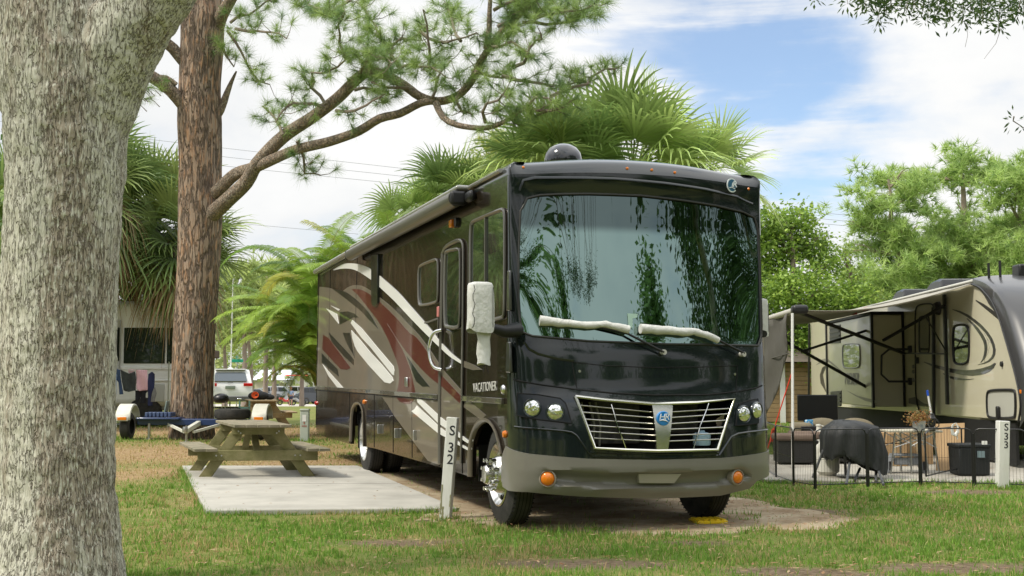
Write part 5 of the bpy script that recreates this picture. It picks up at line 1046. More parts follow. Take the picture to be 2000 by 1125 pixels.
leafy('broadleaf_tree', 'bright green leafy tree filling the gap between the motorhome and the travel trailer', 38, [(1545, 660), (1550, 560), (1548, 480)],
    [(1500, 440, 50, 30), (1545, 430, 46, 26), (1520, 490, 60, 34), (1580, 480, 44, 30), (1615, 520, 34, 24), (1500, 560, 60, 40), (1560, 570, 70, 40), (1625, 590, 50, 34), (1660, 610, 34, 26), (1480, 630, 50, 40), (1545, 660, 70, 40), (1610, 660, 60, 34), (1680, 580, 26, 30), (1600, 720, 60, 34), (1500, 700, 60, 40)], 30000, .14, 5, ((.09, .17, .03), (.19, .31, .05), (.36, .48, .10)))
leafy('broadleaf_tree', 'thin leafy tree with sparse twigs between the bright green tree and the first pine', 41, [(1690, 700), (1680, 600)], [(1665, 560, 30, 34), (1700, 600, 36, 30), (1730, 620, 30, 24), (1650, 500, 16, 20)], 2600, .13, 12, ((.12, .19, .04), (.26, .34, .08)))
# trees at the back, left
LG = 'trees beyond the parked cars'
for i, (nm, lab, Y, trk, cls) in enumerate([
  ('pine_tree', 'slim far pine whose trunk rises from behind the white car roof', 98, [(478, 720), (477, 660), (476, 600), (478, 540)], [(478, 530, 36, 22), (462, 560, 30, 22), (500, 570, 34, 22), (470, 610, 36, 22), (495, 640, 26, 16)]),
  ('pine_tree', 'far pine with twin trunks just right of the green street sign', 104, [(490, 720), (486, 670), (492, 620)], [(500, 600, 30, 24), (480, 620, 24, 16), (510, 630, 26, 18)]),
  ('pine_tree', 'far pine standing over the gable of the pale house', 108, [(519, 720), (521, 650), (524, 580), (522, 530)], [(520, 520, 28, 18), (540, 550, 30, 22), (505, 560, 30, 22), (535, 600, 40, 24), (515, 640, 26, 18)]),
  ('pine_tree', 'far pine above the ridge of the pale house, nearest the areca palms', 112, [(536, 720), (538, 650), (545, 590)], [(550, 570, 30, 30), (540, 620, 30, 24), (560, 630, 36, 26)]),
  ('pine_tree', 'far pine mostly covered by the areca fronds', 110, [(590, 720), (590, 620)], [(590, 600, 50, 40), (600, 650, 50, 30)]),
  ('pine_tree', 'far pine partly covered by the pine trunk, over the awning tip', 100, [(440, 720), (436, 640)], [(440, 610, 30, 34), (430, 650, 30, 22), (452, 640, 24, 24)])]):
    far_pine(nm, lab, Y, trk, cls, 60+i, 420, .26, cols=((.25, .33, .12), (.42, .50, .18), (.33, .41, .15)), Ln=.9, w=.06, group=LG, k=7)
# distant woods all the way round
def woods():
    r = np.random.default_rng(12); cl = []
    for a in np.arange(0, 360, 2.2):
        for k in range(2):
            az = math.radians(a+r.uniform(-1, 1)); R_ = r.uniform(135, 190); h = r.uniform(6, 11.5); cl.append((Vector((math.sin(az)*R_, math.cos(az)*R_, h*.42-1.3)), (4.5, 4.5, h*.55)))
    V, Fc, C = leaf_cloud(cl, 60000, 1.0, seed=3, cols=((.16, .21, .08), (.30, .36, .14), (.38, .42, .18)), asp=.7, shell=.3); return npmesh('distant_woods', V, Fc, LEAF, False, C)
tag(link_mesh('distant_woods', woods()), 'hazy green woods along the horizon', 'woods', kind='stuff')
# undergrowth in the far left gap
tag(link_mesh('undergrowth', (lambda q: npmesh('undergrowth', q[0], q[1], LEAF, False, q[2]))(leaf_cloud([(at(x, 715, 182), (7, 3, 5)) for x in range(400, 640, 18)]+[(Vector((x, 44, 1.0)), (2.2, 1.5, 1.7)) for x in (6.5, 9.5, 12, 15, 18)], 26000, .28, seed=8, cols=((.22, .30, .09), (.42, .50, .16))))), 'light green undergrowth below the far trees', 'bushes', kind='stuff')
# --- live oak standing off to the right; its lowest sprays hang into the top corner
lo_ = thing('live_oak', 'live oak whose small dark leaves hang into the top right corner of the view', 'oak tree', (11.5, 6.6, 0))
rtube([(11.5, 6.6, -.1), (11.4, 6.6, 1.5), (11.2, 6.6, 3.2), (10.4, 6.7, 4.9)], [.38, .3, .28, .2], 24, .05, 2).build('trunk', B_OAK, lo_, world=True)
rtube([(10.4, 6.7, 4.9), (8, 6.8, 5.9), (5.2, 6.8, 6.0), (3.4, 7.0, 5.7), (2.0, 7.0, 5.4)], [.18, .14, .10, .05, .02], 14, .05, 3).build('limb', B_OAK, lo_, world=True)
tw = MB(); r = random.Random(4); Lv = []
for x, y0, y1 in [(1592, -40, 0), (1655, -60, 8), (1690, -50, 14), (1716, -50, 48), (1740, -60, 20), (1770, -60, 22), (1800, -50, 36), (1830, -60, 30), (1856, -60, 44), (1880, -60, 46), (1905, -60, 40), (1930, -60, 30), (1950, -50, 58), (1975, -60, 26), (2000, -60, 34), (1700, -60, 0), (1760, -60, 6), (1785, -60, 14), (1845, -60, 20), (1895, -60, 24), (1960, -60, 20), (1680, -30, 4), (1728, -40, 30), (1812, -30, 44), (1920, -40, 46), (2003, 228, 252), (1990, -40, 24)]:
    a = at(x+r.uniform(-25, 25), y0-(300 if y0 < 0 else 0), 7+r.uniform(-.4, .4)); b = at(x, y1, 7+r.uniform(-.3, .3)); m = a.lerp(b, .6)+Vector((r.uniform(-.05, .05), 0, .02)); tw.tube([a, m, b], [.005, .0035, .0015], 4)
    n = int((b-a).length/.011)+8
    for i in range(n):
        t = 1-min(1, abs(r.gauss(0, .13)) if y0 < 0 else r.random()); p = a.lerp(m, min(1, t*1.6)) if t < .6 else m.lerp(b, (t-.6)/.4); o = Vector((r.gauss(0, 1), r.gauss(0, 1), r.gauss(-.1, .8))).normalized(); q = p+o*r.uniform(0, .075); Lv.append((q, o))
tw.tube([at(1955, 55, 7), at(1945, 85, 7), at(1922, 115, 7)], [.002, .0015, .001], 4).tube([at(1888, 45, 7), at(1890, 70, 7), at(1885, 92, 7)], .0012, 4)
tw.build('twigs', B_TWIG, lo_, world=True, fix=False)
def sprays(Lv, size, seed, cols):
    r = np.random.default_rng(seed); n = len(Lv); p = np.array([q for q, _ in Lv]); v = np.array([o for _, o in Lv]); q = np.cross(v, r.normal(size=(n, 3))); q /= np.linalg.norm(q, axis=1)[:, None]; s = size*(.7+.6*r.random(n))[:, None]
    V = np.stack([p, p+v*s*.5+q*s*.15, p+v*s, p+v*s*.5-q*s*.15], 1).reshape(-1, 3); t = r.random(n)[:, None]; C = np.array(cols[0])*(1-t)+np.array(cols[1])*t; return V, np.arange(4*n).reshape(-1, 4), np.repeat(C, 4, 0)
V_, F_, C_ = sprays(Lv, .042, 3, ((.035, .075, .03), (.09, .15, .035))); link_mesh('leaves', npmesh('leaves', V_, F_, LEAF, False, C_), lo_, world=True)
add_leaves(lo_, [(Vector((12, 6, 6.6)), (2.6, 2.4, 3.3)), (Vector((10.1, 3.9, 8.4)), (1.9, 1.6, 1.3)), (Vector((13.5, 9, 5.6)), (2.5, 2.5, 3.6)), (Vector((8.6, 2.9, 8.4)), (1.0, 1.0, .6)), (Vector((11, 4.6, 7.2)), (1.3, 1.2, 1.8)), (Vector((4.7, .4, 7.3)), (.9, .8, .35)), (Vector((7.6, 6.8, 6.0)), (1.9, .9, .6)), (Vector((5, 6.9, 5.9)), (1.3, .7, .5))], 30000, .17, seed=14, cols=((.05, .10, .035), (.12, .20, .06)), droop=1.0)
# ================================================================ LEFT SIDE OBJECTS
WOOD = mat('weathered treated wood', (.25, .225, .115), (.16, .155, .06), scale=3, rough=.9, bump=.5, bscale=18, stretch=(2, 2, 2), detail=8)
WOODTOP = mat('grey table boards', (.27, .235, .165), (.15, .14, .09), scale=5, rough=.95, bump=.6, bscale=20, detail=8)
WOODTAN = mat('tan table wood', (.38, .29, .17), (.29, .22, .13), scale=4, rough=.9)
def picnic(name, label, O, A, B, top, frame, ln=1.15, ov=.38, group='picnic tables'):
    O = Vector(O); A = Vector(A).normalized(); B = Vector(B).normalized(); root = thing(name, label, 'picnic table', O, group=group); U = Vector((0, 0, 1))
    def T(a, b, z): return A*a+B*b+U*z
    def beam(p, q, w, t, nm, m, up=None): return MB().bar(p, q, w, t, up if up is not None else U).build(nm, m, root, bevel=.006, smooth=False)
    for i in range(5): beam(T(-.30+i*.15, -ov, .735), T(-.30+i*.15, ln+ov, .735+.003*(i % 2)), .142, .038, 'top_board', top)
    for b in (0, ln):
        for s in (-1, 1): beam(T(.72*s, b+(.045 if s > 0 else .045), .0), T(.22*s, b+.045, .70), .045, .14, 'leg', frame, up=A)
        beam(T(-.80, b-.0, .33), T(.80, b-.0, .33), .045, .14, 'seat_beam', frame); beam(T(-.35, b, .66), T(.35, b, .66), .045, .10, 'top_beam', frame)
    for s in (-1, 1):
        for i in range(2): beam(T(s*(.66+i*.155), -ov, .42), T(s*(.66+i*.155), ln+ov, .42), .148, .038, 'seat_board', top)
    for s in (-1, 1):
        for a_, z_ in ((.56, .33), (.49, .33), (.27, .655), (.24, .63)):
            c_ = T(a_*s, -.03, z_); MB().cyl(c_, c_-B*.012, .011, n=8).build('bolt', ALU, root)
    for b, b2 in ((.06, .45), (ln-.02, ln-.42)): beam(T(0, b, .36), T(0, b2, .70), .09, .04, 'brace', frame)
    return root
PO = G(503, 937.5)
picnic('picnic_table', 'weathered greenish wooden picnic table standing on the concrete pad', PO, (1, .07, 0), (-.36, .93, 0), WOODTOP, WOOD)
T2 = at(513, 737+1.38*F/33.2, 33.2); T2.z = 0
picnic('picnic_table', 'tan wooden picnic table behind the tow dolly, with a black bag on it', T2, (1, .1, 0), (-.3, .95, 0), WOODTAN, WOODTAN)
# black bag with orange lining
bg_ = at(505, 779, 33.6); o = thing('duffel_bag', 'open black bag with an orange lining on the tan picnic table', 'bag', (bg_.x, bg_.y, .755))
MB().ell((0, 0, .11), (.30, .18, .13), 20, 12, zmin=-.85).ell((.30, .05, .07), (.14, .12, .08), 14, 8, zmin=-.85).build('bag_body', mat('bag black', (.02, .02, .022), rough=.8, bump=.5, bscale=12), o)
MB().lathe([(.001, .0), (.07, .02), (.10, .05), (.09, .06)], (-.06, -.17, .12), (.2, -1, .3), 16).build('lining', mat('orange cloth', (.75, .12, .03), rough=.8), o)
# utility pedestal
pd = G(595, 862); o = thing('utility_pedestal', 'grey green plastic utility pedestal with small red print, beside the tail of the motorhome', 'utility box', pd)
PG_ = mat('pedestal green', (.40, .44, .38), (.34, .38, .33), scale=5, rough=.6)
MB().box((0, 0, .32), (.185, .16, .66)).build('post', PG_, o, bevel=.015); MB().box((0, 0, .675), (.205, .18, .05)).build('cap', PG_, o, bevel=.018)
MB().box((0, -.083, .50), (.085, .006, .14)).build('label_plate', mat('label white', (.7, .7, .68)), o); place_text('8', .06, (0, -.0845, .395), (1, 0, 0), (0, 0, 1), mat('red print', (.45, .05, .03)), o, 'print'); place_text('OOO', .045, (0, -.0845, .33), (1, 0, 0), (0, 0, 1), mat('red print', (.45, .05, .03)), o, 'print')
# tow dolly
DY = 26.9; k = F/DY
def dz(px, py, Y=DY): return at(px, py, Y)
dol = thing('tow_dolly', 'dark blue tow dolly with white fenders and amber lamps in front of the pine', 'tow dolly', (dz(380, 830).x, DY, 0)); DX = dz(380, 830).x
BLUE = mat('dolly blue', (.015, .035, .115), (.022, .045, .13), scale=3, rough=.35, coat=.4); OFFW = mat('fender white', (.66, .65, .58), (.58, .57, .50), scale=6, rough=.45)
xl, xr = dz(249, 830).x-DX, dz(512, 830).x-DX
MB().bar((xl+.25, .0, .40), (xr-.25, 0, .37), .24, .15).box((xl+.75, -.05, .47), (.95, .5, .05)).build('axle_beam', BLUE, dol, bevel=.02)
mb = MB()
for i in range(7): mb.box((xl+.48+i*.085, -.02, .555), (.06, .42, .10))
mb.build('tread_ramp', mat('ramp blue', (.06, .09, .18), rough=.5), dol, bevel=.01)
MB().bar((xl+.8, .1, .52), (xl+.86, .1, .85), .22, .03, up=(1, 0, 0)).build('wheel_stop', mat('plate grey green', (.22, .28, .26), rough=.5, metal=.3), dol, bevel=.008)
MB().bar((xr-.52, .05, .45), (xr-.52, .05, .86), .035, .035).bar((xr-.30, .05, .45), (xr-.30, .05, .86), .035, .035).bar((xr-.52, .05, .70), (xr-.30, .05, .70), .035, .035).build('ramp_bracket', mat('bracket green', (.10, .20, .16), rough=.6), dol)
for x in (xl, xr):
    w = MB().lathe([(.17, -.10), (.26, -.10), (.295, -.075), (.30, 0), (.295, .075), (.26, .10), (.17, .10)], (x, 0, .295), (1, 0, 0), 32).build('wheel', RUBBER, dol)
    MB().lathe([(.001, -.05), (.10, -.05), (.14, -.09), (.18, -.095)], (x, 0, .295), (1, 0, 0), 24).build('rim', OFFW, w)
    mb = MB(); n = 12
    for i in range(n+1):
        a = math.pi*(.02+.96*i/n); r0 = .37
        for xx, rr_ in ((-.17, -.035), (-.15, 0), (.15, 0), (.17, -.035)): mb.v.append((x+xx, -math.cos(a)*r0*(1+rr_), .42+math.sin(a)*(r0+rr_)))
    for i in range(n):
        for j in range(3): a = i*4+j; mb.f.append((a, a+1, a+5, a+4))
    f = mb.build('fender', OFFW, dol); solidify(f, .012)
    MB().box((x, -.385, .47), (.26, .02, .10)).build('fender_skirt', OFFW, f, bevel=.01)
    MB().box((x, -.40, .475), (.20, .02, .07)).build('lamp', AMBER, f, bevel=.008)
cp = (.12, -1.15, .24)
MB().bar((.12, 0, .38), cp, .10, .10).build('tongue', OFFW, dol, bevel=.01); MB().bar((-.55, -.1, .34), (.02, -.85, .20), .05, .05).build('tongue_brace', OFFW, dol); MB().bar((.62, -.1, .34), (.2, -.85, .20), .05, .05).build('tongue_brace', OFFW, dol)
MB().lathe([(.001, .07), (.05, .06), (.06, 0), (.055, -.06)], (.12, -1.22, .27), (0, 0, 1), 14).cyl((.12, -1.1, .0), (.12, -1.1, .35), .025).cyl((.12, -1.1, 0), (.12, -1.1, .02), .07).build('coupler', ALU, dol)
MB().cyl((xl+.52, -.12, .03), (xl+.52, -.12, .36), .03).cyl((xl+.52, -.12, 0), (xl+.52, -.12, .03), .08).build('jack', ALU, dol)
# spare tyre lying on the dolly
sp_ = dz(453, 812); o = thing('spare_tyre', 'black spare tyre lying flat on the blue beam of the tow dolly', 'tyre', (sp_.x, DY+.05, .452))
MB().lathe([(.24, .03), (.30, 0), (.38, .02), (.40, .07), (.40, .16), (.38, .21), (.30, .23), (.24, .20)], (0, 0, 0), (0, 0, 1), 40).build('tyre', RUBBER, o); MB().lathe([(.245, .04), (.23, .10), (.12, .09), (.001, .10)], (0, 0, 0), (0, 0, 1), 30).build('rim', BLACKM, o)
MB().tube([(-.05, -.1, .15), (.0, -.15, .27), (.15, -.1, .24), (.33, -.05, .2)], .008, 6).build('strap', BLACK, o)
# covered kettle on a stand
gp = at(432, 775, 29.3); o = thing('camp_grill', 'small grill under a black cover on thin legs beside the pine trunk', 'grill', (gp.x, 29.3, 0))
MB().ell((0, 0, .86), (.20, .18, .13), 20, 12, zmin=-.8).build('cover', mat('black vinyl', (.02, .02, .024), rough=.35, bump=.6, bscale=9), o)
for x, y in ((-.14, -.1), (.0, .1), (.14, -.1), (.08, .12)): MB().cyl((x, y, 0), (x*.9, y*.9, .80), .009, n=8).build('leg', ALU, o)
# white coach with the washing
CY_ = 34.0; X0 = at(95, 740, CY_).x; X1 = at(380, 740, CY_).x
co = thing('white_coach', 'white coach with large dark windows parked behind the palms and the pine trunk', 'motor coach', (X0, CY_, 0)); W_ = X1-X0; GW = mat('gel coat white', (.82, .83, .80), (.76, .77, .74), scale=1.5, rough=.35, coat=.3)
MB().box((W_/2, 1.25, 2.05), (W_, 2.5, 3.0)).build('body', GW, co, bevel=.22, seg=5); MB().box((W_/2, 1.3, .62), (W_-.3, 2.3, .35)).build('lower_hull', mat('hull grey', (.30, .30, .28), rough=.5), co, bevel=.05)
def cw(px0, py0, px1, py1, name, m, y=-.012, t=.03, bev=.05):
    a, b = at(px0, py0, CY_), at(px1, py1, CY_); return MB().box(((a.x+b.x)/2-X0, y, (a.z+b.z)/2), (abs(b.x-a.x), t, abs(a.z-b.z))).build(name, m, co, bevel=bev)
DKG = mat('coach glass', (.012, .014, .014), rough=.08, coat=1)
cw(243, 640, 322, 710, 'window', DKG); cw(327, 640, 360, 710, 'window', DKG); cw(150, 640, 235, 705, 'window', DKG); cw(236, 741, 334, 745, 'side_rail', GW, t=.05, bev=.01); cw(300, 750, 321, 785, 'hatch_door', mat('hatch grey', (.52, .53, .50), rough=.4), bev=.02); cw(150, 716, 380, 722, 'side_rail', GW, t=.06, bev=.015)  # hatch door in plain grey, darker than the body
for x in (.6, W_-1.4): MB().lathe([(.001, 0), (.25, 0), (.42, .03), (.45, .08), (.45, .24)], (x, -.02, .45), (0, 1, 0), 28).build('wheel', RUBBER, co)
MB().box((W_+.2, -.5, 2.02), (.95, 1.2, .22)).build('awning', mat('brown awning', (.10, .065, .05), rough=.8), co, bevel=.03); MB().tube([(W_-.3, -1.1, 2.17), (W_+.66, -1.1, 2.17)], .05, 8).build('awning_rail', GW, co)
for x in (at(236, 700, CY_).x-X0, at(229, 700, CY_).x-X0): MB().cyl((x, -.1, 1.35), (x, -.1, 3.0), .02, n=8).build('ladder_rail', ALU, co)
# washing line
LYc = 32.8
def cl_at(px, py, Y=LYc): return at(px, py, Y)
wl = thing('washing_line', 'clothes line strung in front of the white coach', 'clothes line', (cl_at(230, 800).x, LYc, 0))
MB().tube([cl_at(190, 712), cl_at(225, 720), cl_at(262, 724), cl_at(305, 724), cl_at(330, 716)], .008, 5).build('line', mat('line', (.5, .5, .45)), wl, world=True)
for x in (190, 330): a = cl_at(x, 708); MB().cyl((a.x, LYc, 0), (a.x, LYc, a.z+.02), .02, n=8).build('line_post', ALU, wl, world=True)
def cloth(name, label, poly, c, seed, c2=None, y=LYc-.03, amp=.02):
    P3 = [at(a, b, y) for a, b in poly]; q = [(p.x, p.z) for p in P3]; zt = max(b for _, b in q)
    S = lambda a, b, d: Vector((a, y+d+amp*math.sin(a*34+seed)*(.4+(zt-b))+amp*.6*math.sin(b*11+a*15+seed*2), b))
    m = sheet(q, S, step=(.03, .04), bstep=.03); o = m.build(name, mat('cloth '+label[:20], c, c2, scale=9, rough=.95), None, origin=(sum(a for a, _ in q)/len(q), y, zt), ang=80, fix=True); solidify(o, .006); tag(o, label, 'clothing', 'washing on the line')
Q = lambda pts: [(200+x/4.6885, 640+y/4.6885) for x, y in pts]
cloth('jeans', 'pale blue jeans at the oak end of the washing line', Q([(95, 372), (135, 372), (132, 470), (128, 620), (112, 620), (108, 500), (98, 500), (95, 600), (80, 600)]), (.16, .24, .40), 1, (.24, .33, .48))
cloth('trousers', 'dark blue trousers hanging beside the pale jeans', Q([(125, 378), (165, 385), (172, 470), (190, 610), (160, 612), (145, 500), (122, 470)]), (.04, .07, .14), 2)
cloth('t_shirt', 'charcoal shirt with a green edge between the blue trousers and the pink towel', Q([(165, 385), (200, 400), (245, 420), (300, 400), (310, 470), (302, 575), (240, 588), (195, 575), (180, 500)]), (.03, .035, .035), 3, (.05, .06, .055))
cloth('towel', 'pink patterned towel in the middle of the washing line', Q([(308, 385), (410, 388), (414, 470), (426, 570), (340, 580), (312, 560)]), (.66, .42, .46), 4, (.58, .36, .42))
cloth('cloth', 'small pale pink cloth above the charcoal shirt', Q([(235, 380), (300, 384), (290, 405), (262, 430), (236, 408)]), (.68, .46, .50), 5, y=LYc+.03)
cloth('trousers', 'black trousers hanging below the pink towel', Q([(300, 575), (425, 572), (400, 600), (392, 690), (350, 692), (345, 640), (325, 692), (305, 680)]), (.012, .012, .016), 6, y=LYc+.02)
cloth('jacket', 'navy jacket at the pine end of the washing line', Q([(420, 425), (455, 402), (480, 425), (475, 560), (455, 715), (420, 715), (415, 560)]), (.02, .025, .07), 7)
cloth('scarf', 'grey scarf with an orange tag hanging outermost at the pine end', Q([(468, 560), (485, 545), (495, 600), (482, 680), (440, 680), (455, 600)]), (.14, .14, .13), 8, (.20, .20, .19), y=LYc-.06)
# --- vehicles far behind
def car(name, label, cat, loc, rz, Ln, Wd, Ht, paintc, prof, wins, group='parked vehicles on the far side', wheels=(.2, .8), wr=.34, estate=True):
    """profile along +x; wins: list of window polygons (x,z)"""
    root = thing(name, label, cat, loc, rz, group); pm = mat('car paint '+label[:24], paintc, rough=.25, coat=1)
    n = len(prof); mb = MB(); rows = [(-.5, .0), (-.47, .5), (-.30, 1), (.30, 1), (.47, .5), (.5, 0)]
    for yf, _ in rows:
        for x, z in prof:
            up = max(0, (z-.55*Ht)/(.45*Ht)); mb.v.append((x*Ln, yf*Wd*(1-.16*up), z*1.0 if abs(yf) < .45 else z-.03*(abs(yf) >= .5)))
    for r in range(len(rows)-1):
        for i in range(n): a = r*n+i; b = r*n+(i+1) % n; mb.f.append((a, b, b+n, a+n))
    mb.f.append(tuple(range(n))); mb.f.append(tuple((len(rows)-1)*n+i for i in reversed(range(n)))); body = mb.build('body', pm, root, ang=35)
    for s in (-1, 1):
        for w in wins:
            q = MB(); P = []
            for x, z in w: up = max(0, (z-.55*Ht)/(.45*Ht)); P.append((x*Ln, s*(.5*Wd*(1-.16*up)+.006), z))
            q.v = P+[(a, b-s*.03, c) for a, b, c in P]; m_ = len(P); q.f = [tuple(range(m_)), tuple(range(2*m_-1, m_-1, -1))]+[(i, (i+1) % m_, m_+(i+1) % m_, m_+i) for i in range(m_)]; q.build('side_window', DKG, root)
        for wx in wheels:
            wq = MB().lathe([(wr*.62, 0), (wr*.95, 0), (wr, .03), (wr, .2), (wr*.62, .2)], (wx*Ln, s*(Wd/2+.01), wr), (0, -s, 0), 28).build('wheel', RUBBER, root); MB().lathe([(.001, .02), (wr*.3, .015), (wr*.6, .03), (wr*.64, 0)], (wx*Ln, s*(Wd/2+.01), wr), (0, -s, 0), 20).build('rim', ALU, wq)
    return root
SUVP = [(.0, .45), (.0, .75), (.012, 1.05), (.03, 1.22), (.085, 1.66), (.11, 1.72), (.30, 1.76), (.50, 1.74), (.58, 1.70), (.72, 1.16), (.95, 1.05), (.99, .95), (1.0, .7), (1.0, .42), (.98, .28), (.02, .28)]
SUVW = [[(.10, 1.22), (.125, 1.60), (.25, 1.62), (.27, 1.2)], [(.285, 1.2), (.27, 1.62), (.42, 1.63), (.43, 1.18)], [(.445, 1.18), (.435, 1.63), (.57, 1.60), (.66, 1.18)]]
WX = at(449, 796, 54).x
ws = car('white_suv', 'white sport utility car seen from behind, red tail lamps, right of the pine trunk', 'car', (WX, 54, 0), math.pi/2+.235, 4.8, 1.96, 1.76, (.70, .70, .70), SUVP, SUVW)
def rb(x0, x1, z0, z1, name, m, dx=-.02, bev=.02): return MB().box((dx-.0, -(x0+x1)/2, (z0+z1)/2), (.06, abs(x1-x0), abs(z1-z0))).build(name, m, ws, bevel=bev)
q = MB().add([(-.0+.045, -.74, 1.20), (.045, .74, 1.20), (.36, .66, 1.60), (.36, -.66, 1.60), (.10, -.74, 1.20), (.10, .74, 1.20), (.42, .66, 1.60), (.42, -.66, 1.60)], [(0, 1, 2, 3), (7, 6, 5, 4), (0, 4, 5, 1), (1, 5, 6, 2), (2, 6, 7, 3), (3, 7, 4, 0)]).build('rear_window', mat('rear glass', (.05, .07, .09), rough=.1, coat=1), ws, bevel=.02)
rb(-.98, -.58, .98, 1.12, 'tail_lamp', RED); rb(.58, .98, .98, 1.12, 'tail_lamp', RED); rb(-.22, .22, .86, 1.0, 'number_plate', mat('plate dull', (.20, .24, .20)), dx=-.035); rb(-.9, .9, .32, .52, 'bumper_trim', mat('trim grey', (.09, .09, .09)), dx=-.04); rb(-.12, .12, 1.13, 1.16, 'badge', mat('badge dark', (.10, .10, .10)), dx=-.01)
MB().box((.40, 0, 1.73), (.22, 1.36, .05)).build('spoiler', mat('car paint white', (.7, .7, .7), rough=.25), ws, bevel=.02); rb(-.5, -.3, .36, .44, 'tail_pipe', CHROME, dx=-.07); rb(.3, .5, .36, .44, 'tail_pipe', CHROME, dx=-.07)
def far(px, Y): return (at(px, 780, Y).x, Y, gz(Y))
car('silver_suv', 'silver sport utility car parked side on in front of the pale house', 'car', far(508, 134), 0, 4.9, 1.9, 1.76, (.42, .44, .47), SUVP, SUVW)
CARP = [(.0, .45), (.0, .85), (.03, 1.0), (.10, 1.05), (.25, 1.42), (.35, 1.46), (.55, 1.44), (.70, 1.05), (.93, .92), (1.0, .75), (1.0, .4), (.98, .25), (.02, .25)]
CARW = [[(.16, 1.05), (.27, 1.36), (.42, 1.39), (.42, 1.04)], [(.44, 1.04), (.44, 1.39), (.54, 1.37), (.65, 1.04)]]
car('grey_car', 'grey car just beyond the walking person', 'car', far(572, 130), .4, 4.5, 1.8, 1.46, (.14, .16, .19), CARP, CARW)
car('dark_suv', 'dark sport utility car partly hidden by the tail of the motorhome', 'car', far(590, 124), -.3, 4.7, 1.9, 1.76, (.035, .04, .05), SUVP, SUVW)
car('blue_car', 'small blue grey car behind the white car, below the pale house', 'car', far(487, 140), .1, 4.2, 1.8, 1.46, (.13, .18, .25), CARP, CARW)
car('white_van', 'white people carrier parked just right of the silver car', 'car', far(545, 137), .15, 4.9, 1.95, 1.76, (.6, .6, .6), SUVP, SUVW)
car('black_car', 'black car behind the tan picnic table, left of the silver car', 'car', far(470, 132), -.15, 4.4, 1.8, 1.46, (.03, .03, .035), CARP, CARW)
# red canopy and red cart
o = thing('red_canopy', 'low red canopy stretched over the cars near the areca palms', 'canopy', far(580, 138)); MB().box((0, 0, 2.95), (2.9, 2.2, .14), taper=.7).build('fabric', mat('red fabric', (.55, .06, .04), rough=.7), o, bevel=.03)
for x in (-1.3, 1.3):
    for y in (-1, 1): MB().cyl((x, y, 0), (x, y, 2.9), .03, n=6).build('post', ALU, o)
def moto(px, Y, c, lab):
    o = thing('motor_scooter', lab, 'scooter', far(px, Y), .3, 'scooters by the lane'); 
    for x in (-.5, .5): MB().lathe([(.16, -.05), (.25, -.05), (.27, 0), (.25, .05), (.16, .05)], (x, 0, .27), (0, 1, 0), 20).build('wheel', RUBBER, o)
    MB().tube([(-.6, 0, .62), (-.3, 0, .68), (-.05, 0, .45), (.25, 0, .42), (.42, 0, .8), (.46, 0, 1.0)], [.10, .15, .14, .12, .10, .04], 10).build('body', mat('scooter '+lab[:10], c, rough=.3, coat=1), o); MB().box((-.3, 0, .83), (.5, .24, .1)).build('saddle', BLACK, o, bevel=.03); MB().tube([(.42, -.28, 1.08), (.46, 0, 1.02), (.42, .28, 1.08)], .018, 6).build('handlebar', BLACKM, o)
moto(557, 118, (.50, .03, .02), 'red scooter standing left of the walking person'); moto(583, 117, (.35, .36, .37), 'grey scooter standing right of the walking person')
# pale house and white mobile home
hx = far(496, 165); ho = thing('small_house', 'pale house with a bluish white metal roof beyond the silver car', 'house', hx); WH = mat('house wall', (.52, .48, .38), rough=.9); RF = mat('metal roof', (.62, .67, .72), rough=.4)
MB().box((2.3, 2, 1.2), (4.5, 4, 2.4)).build('wall', WH, ho); MB().add([(-.3, -.4, 2.35), (4.9, -.4, 2.35), (4.9, 4.4, 2.35), (-.3, 4.4, 2.35), (.5, 2, 3.75), (4.9, 2, 3.75)], [(0, 1, 5, 4), (2, 3, 4, 5), (0, 4, 3), (1, 2, 5), (3, 2, 1, 0)]).build('roof', RF, ho, smooth=False)
f = MB().box((3.0, -.02, 1.5), (.9, .06, .7)).build('window', mat('window frame white', (.6, .6, .58)), ho); MB().box((3.0, -.04, 1.5), (.75, .06, .56)).build('pane', mat('green pane', (.12, .18, .16), rough=.1), f)
MB().box((4.2, -1.0, 2.1), (1.4, 1.6, .08)).cyl((4.8, -1.7, 0), (4.8, -1.7, 2.1), .05).build('porch', RF, ho, smooth=False)
hx = far(576, 160); o = thing('mobile_home', 'white mobile home with a dark door seen between the areca fronds and the motorhome', 'mobile home', hx); MB().box((2.2, 1.5, 1.9), (4.4, 3, 2.9)).build('body', mat('mobile white', (.62, .62, .60), rough=.5), o, bevel=.15, seg=3); MB().box((2.0, -.01, 1.6), (.25, .05, 2.0)).build('door', BLACK, o)
# street sign, mast, person
s0 = at(463, 728, 70); o = thing('street_sign', 'green street name sign on a white post, left of the far pines', 'street sign', (s0.x, 70, gz(70))); za = at(463, 704.5, 70).z-gz(70)
MB().cyl((0, 0, 0), (0, 0, za+.35), .035, n=10).build('post', ALU, o); MB().box((.0, -.05, za), (.72, .02, .18)).build('sign_plate', mat('sign green', (.02, .28, .18), rough=.4), o, bevel=.01); MB().box((0, -.03, za+.2), (.02, .6, .16)).build('sign_plate', mat('sign green', (.02, .28, .18)), o)
s0 = at(450, 728, 58); o = thing('mast', 'tall thin white mast rising behind the white car', 'mast', (s0.x, 58, gz(58))); MB().cyl((0, 0, 0), (.05, 0, at(450, 545, 58).z), .035, .02, 8).build('pole', mat('mast white', (.7, .7, .68)), o); MB().ell((0, 0, 1.75), (.16, .16, .12), 12, 8).build('base', mat('mast white', (.7, .7, .68)), o)
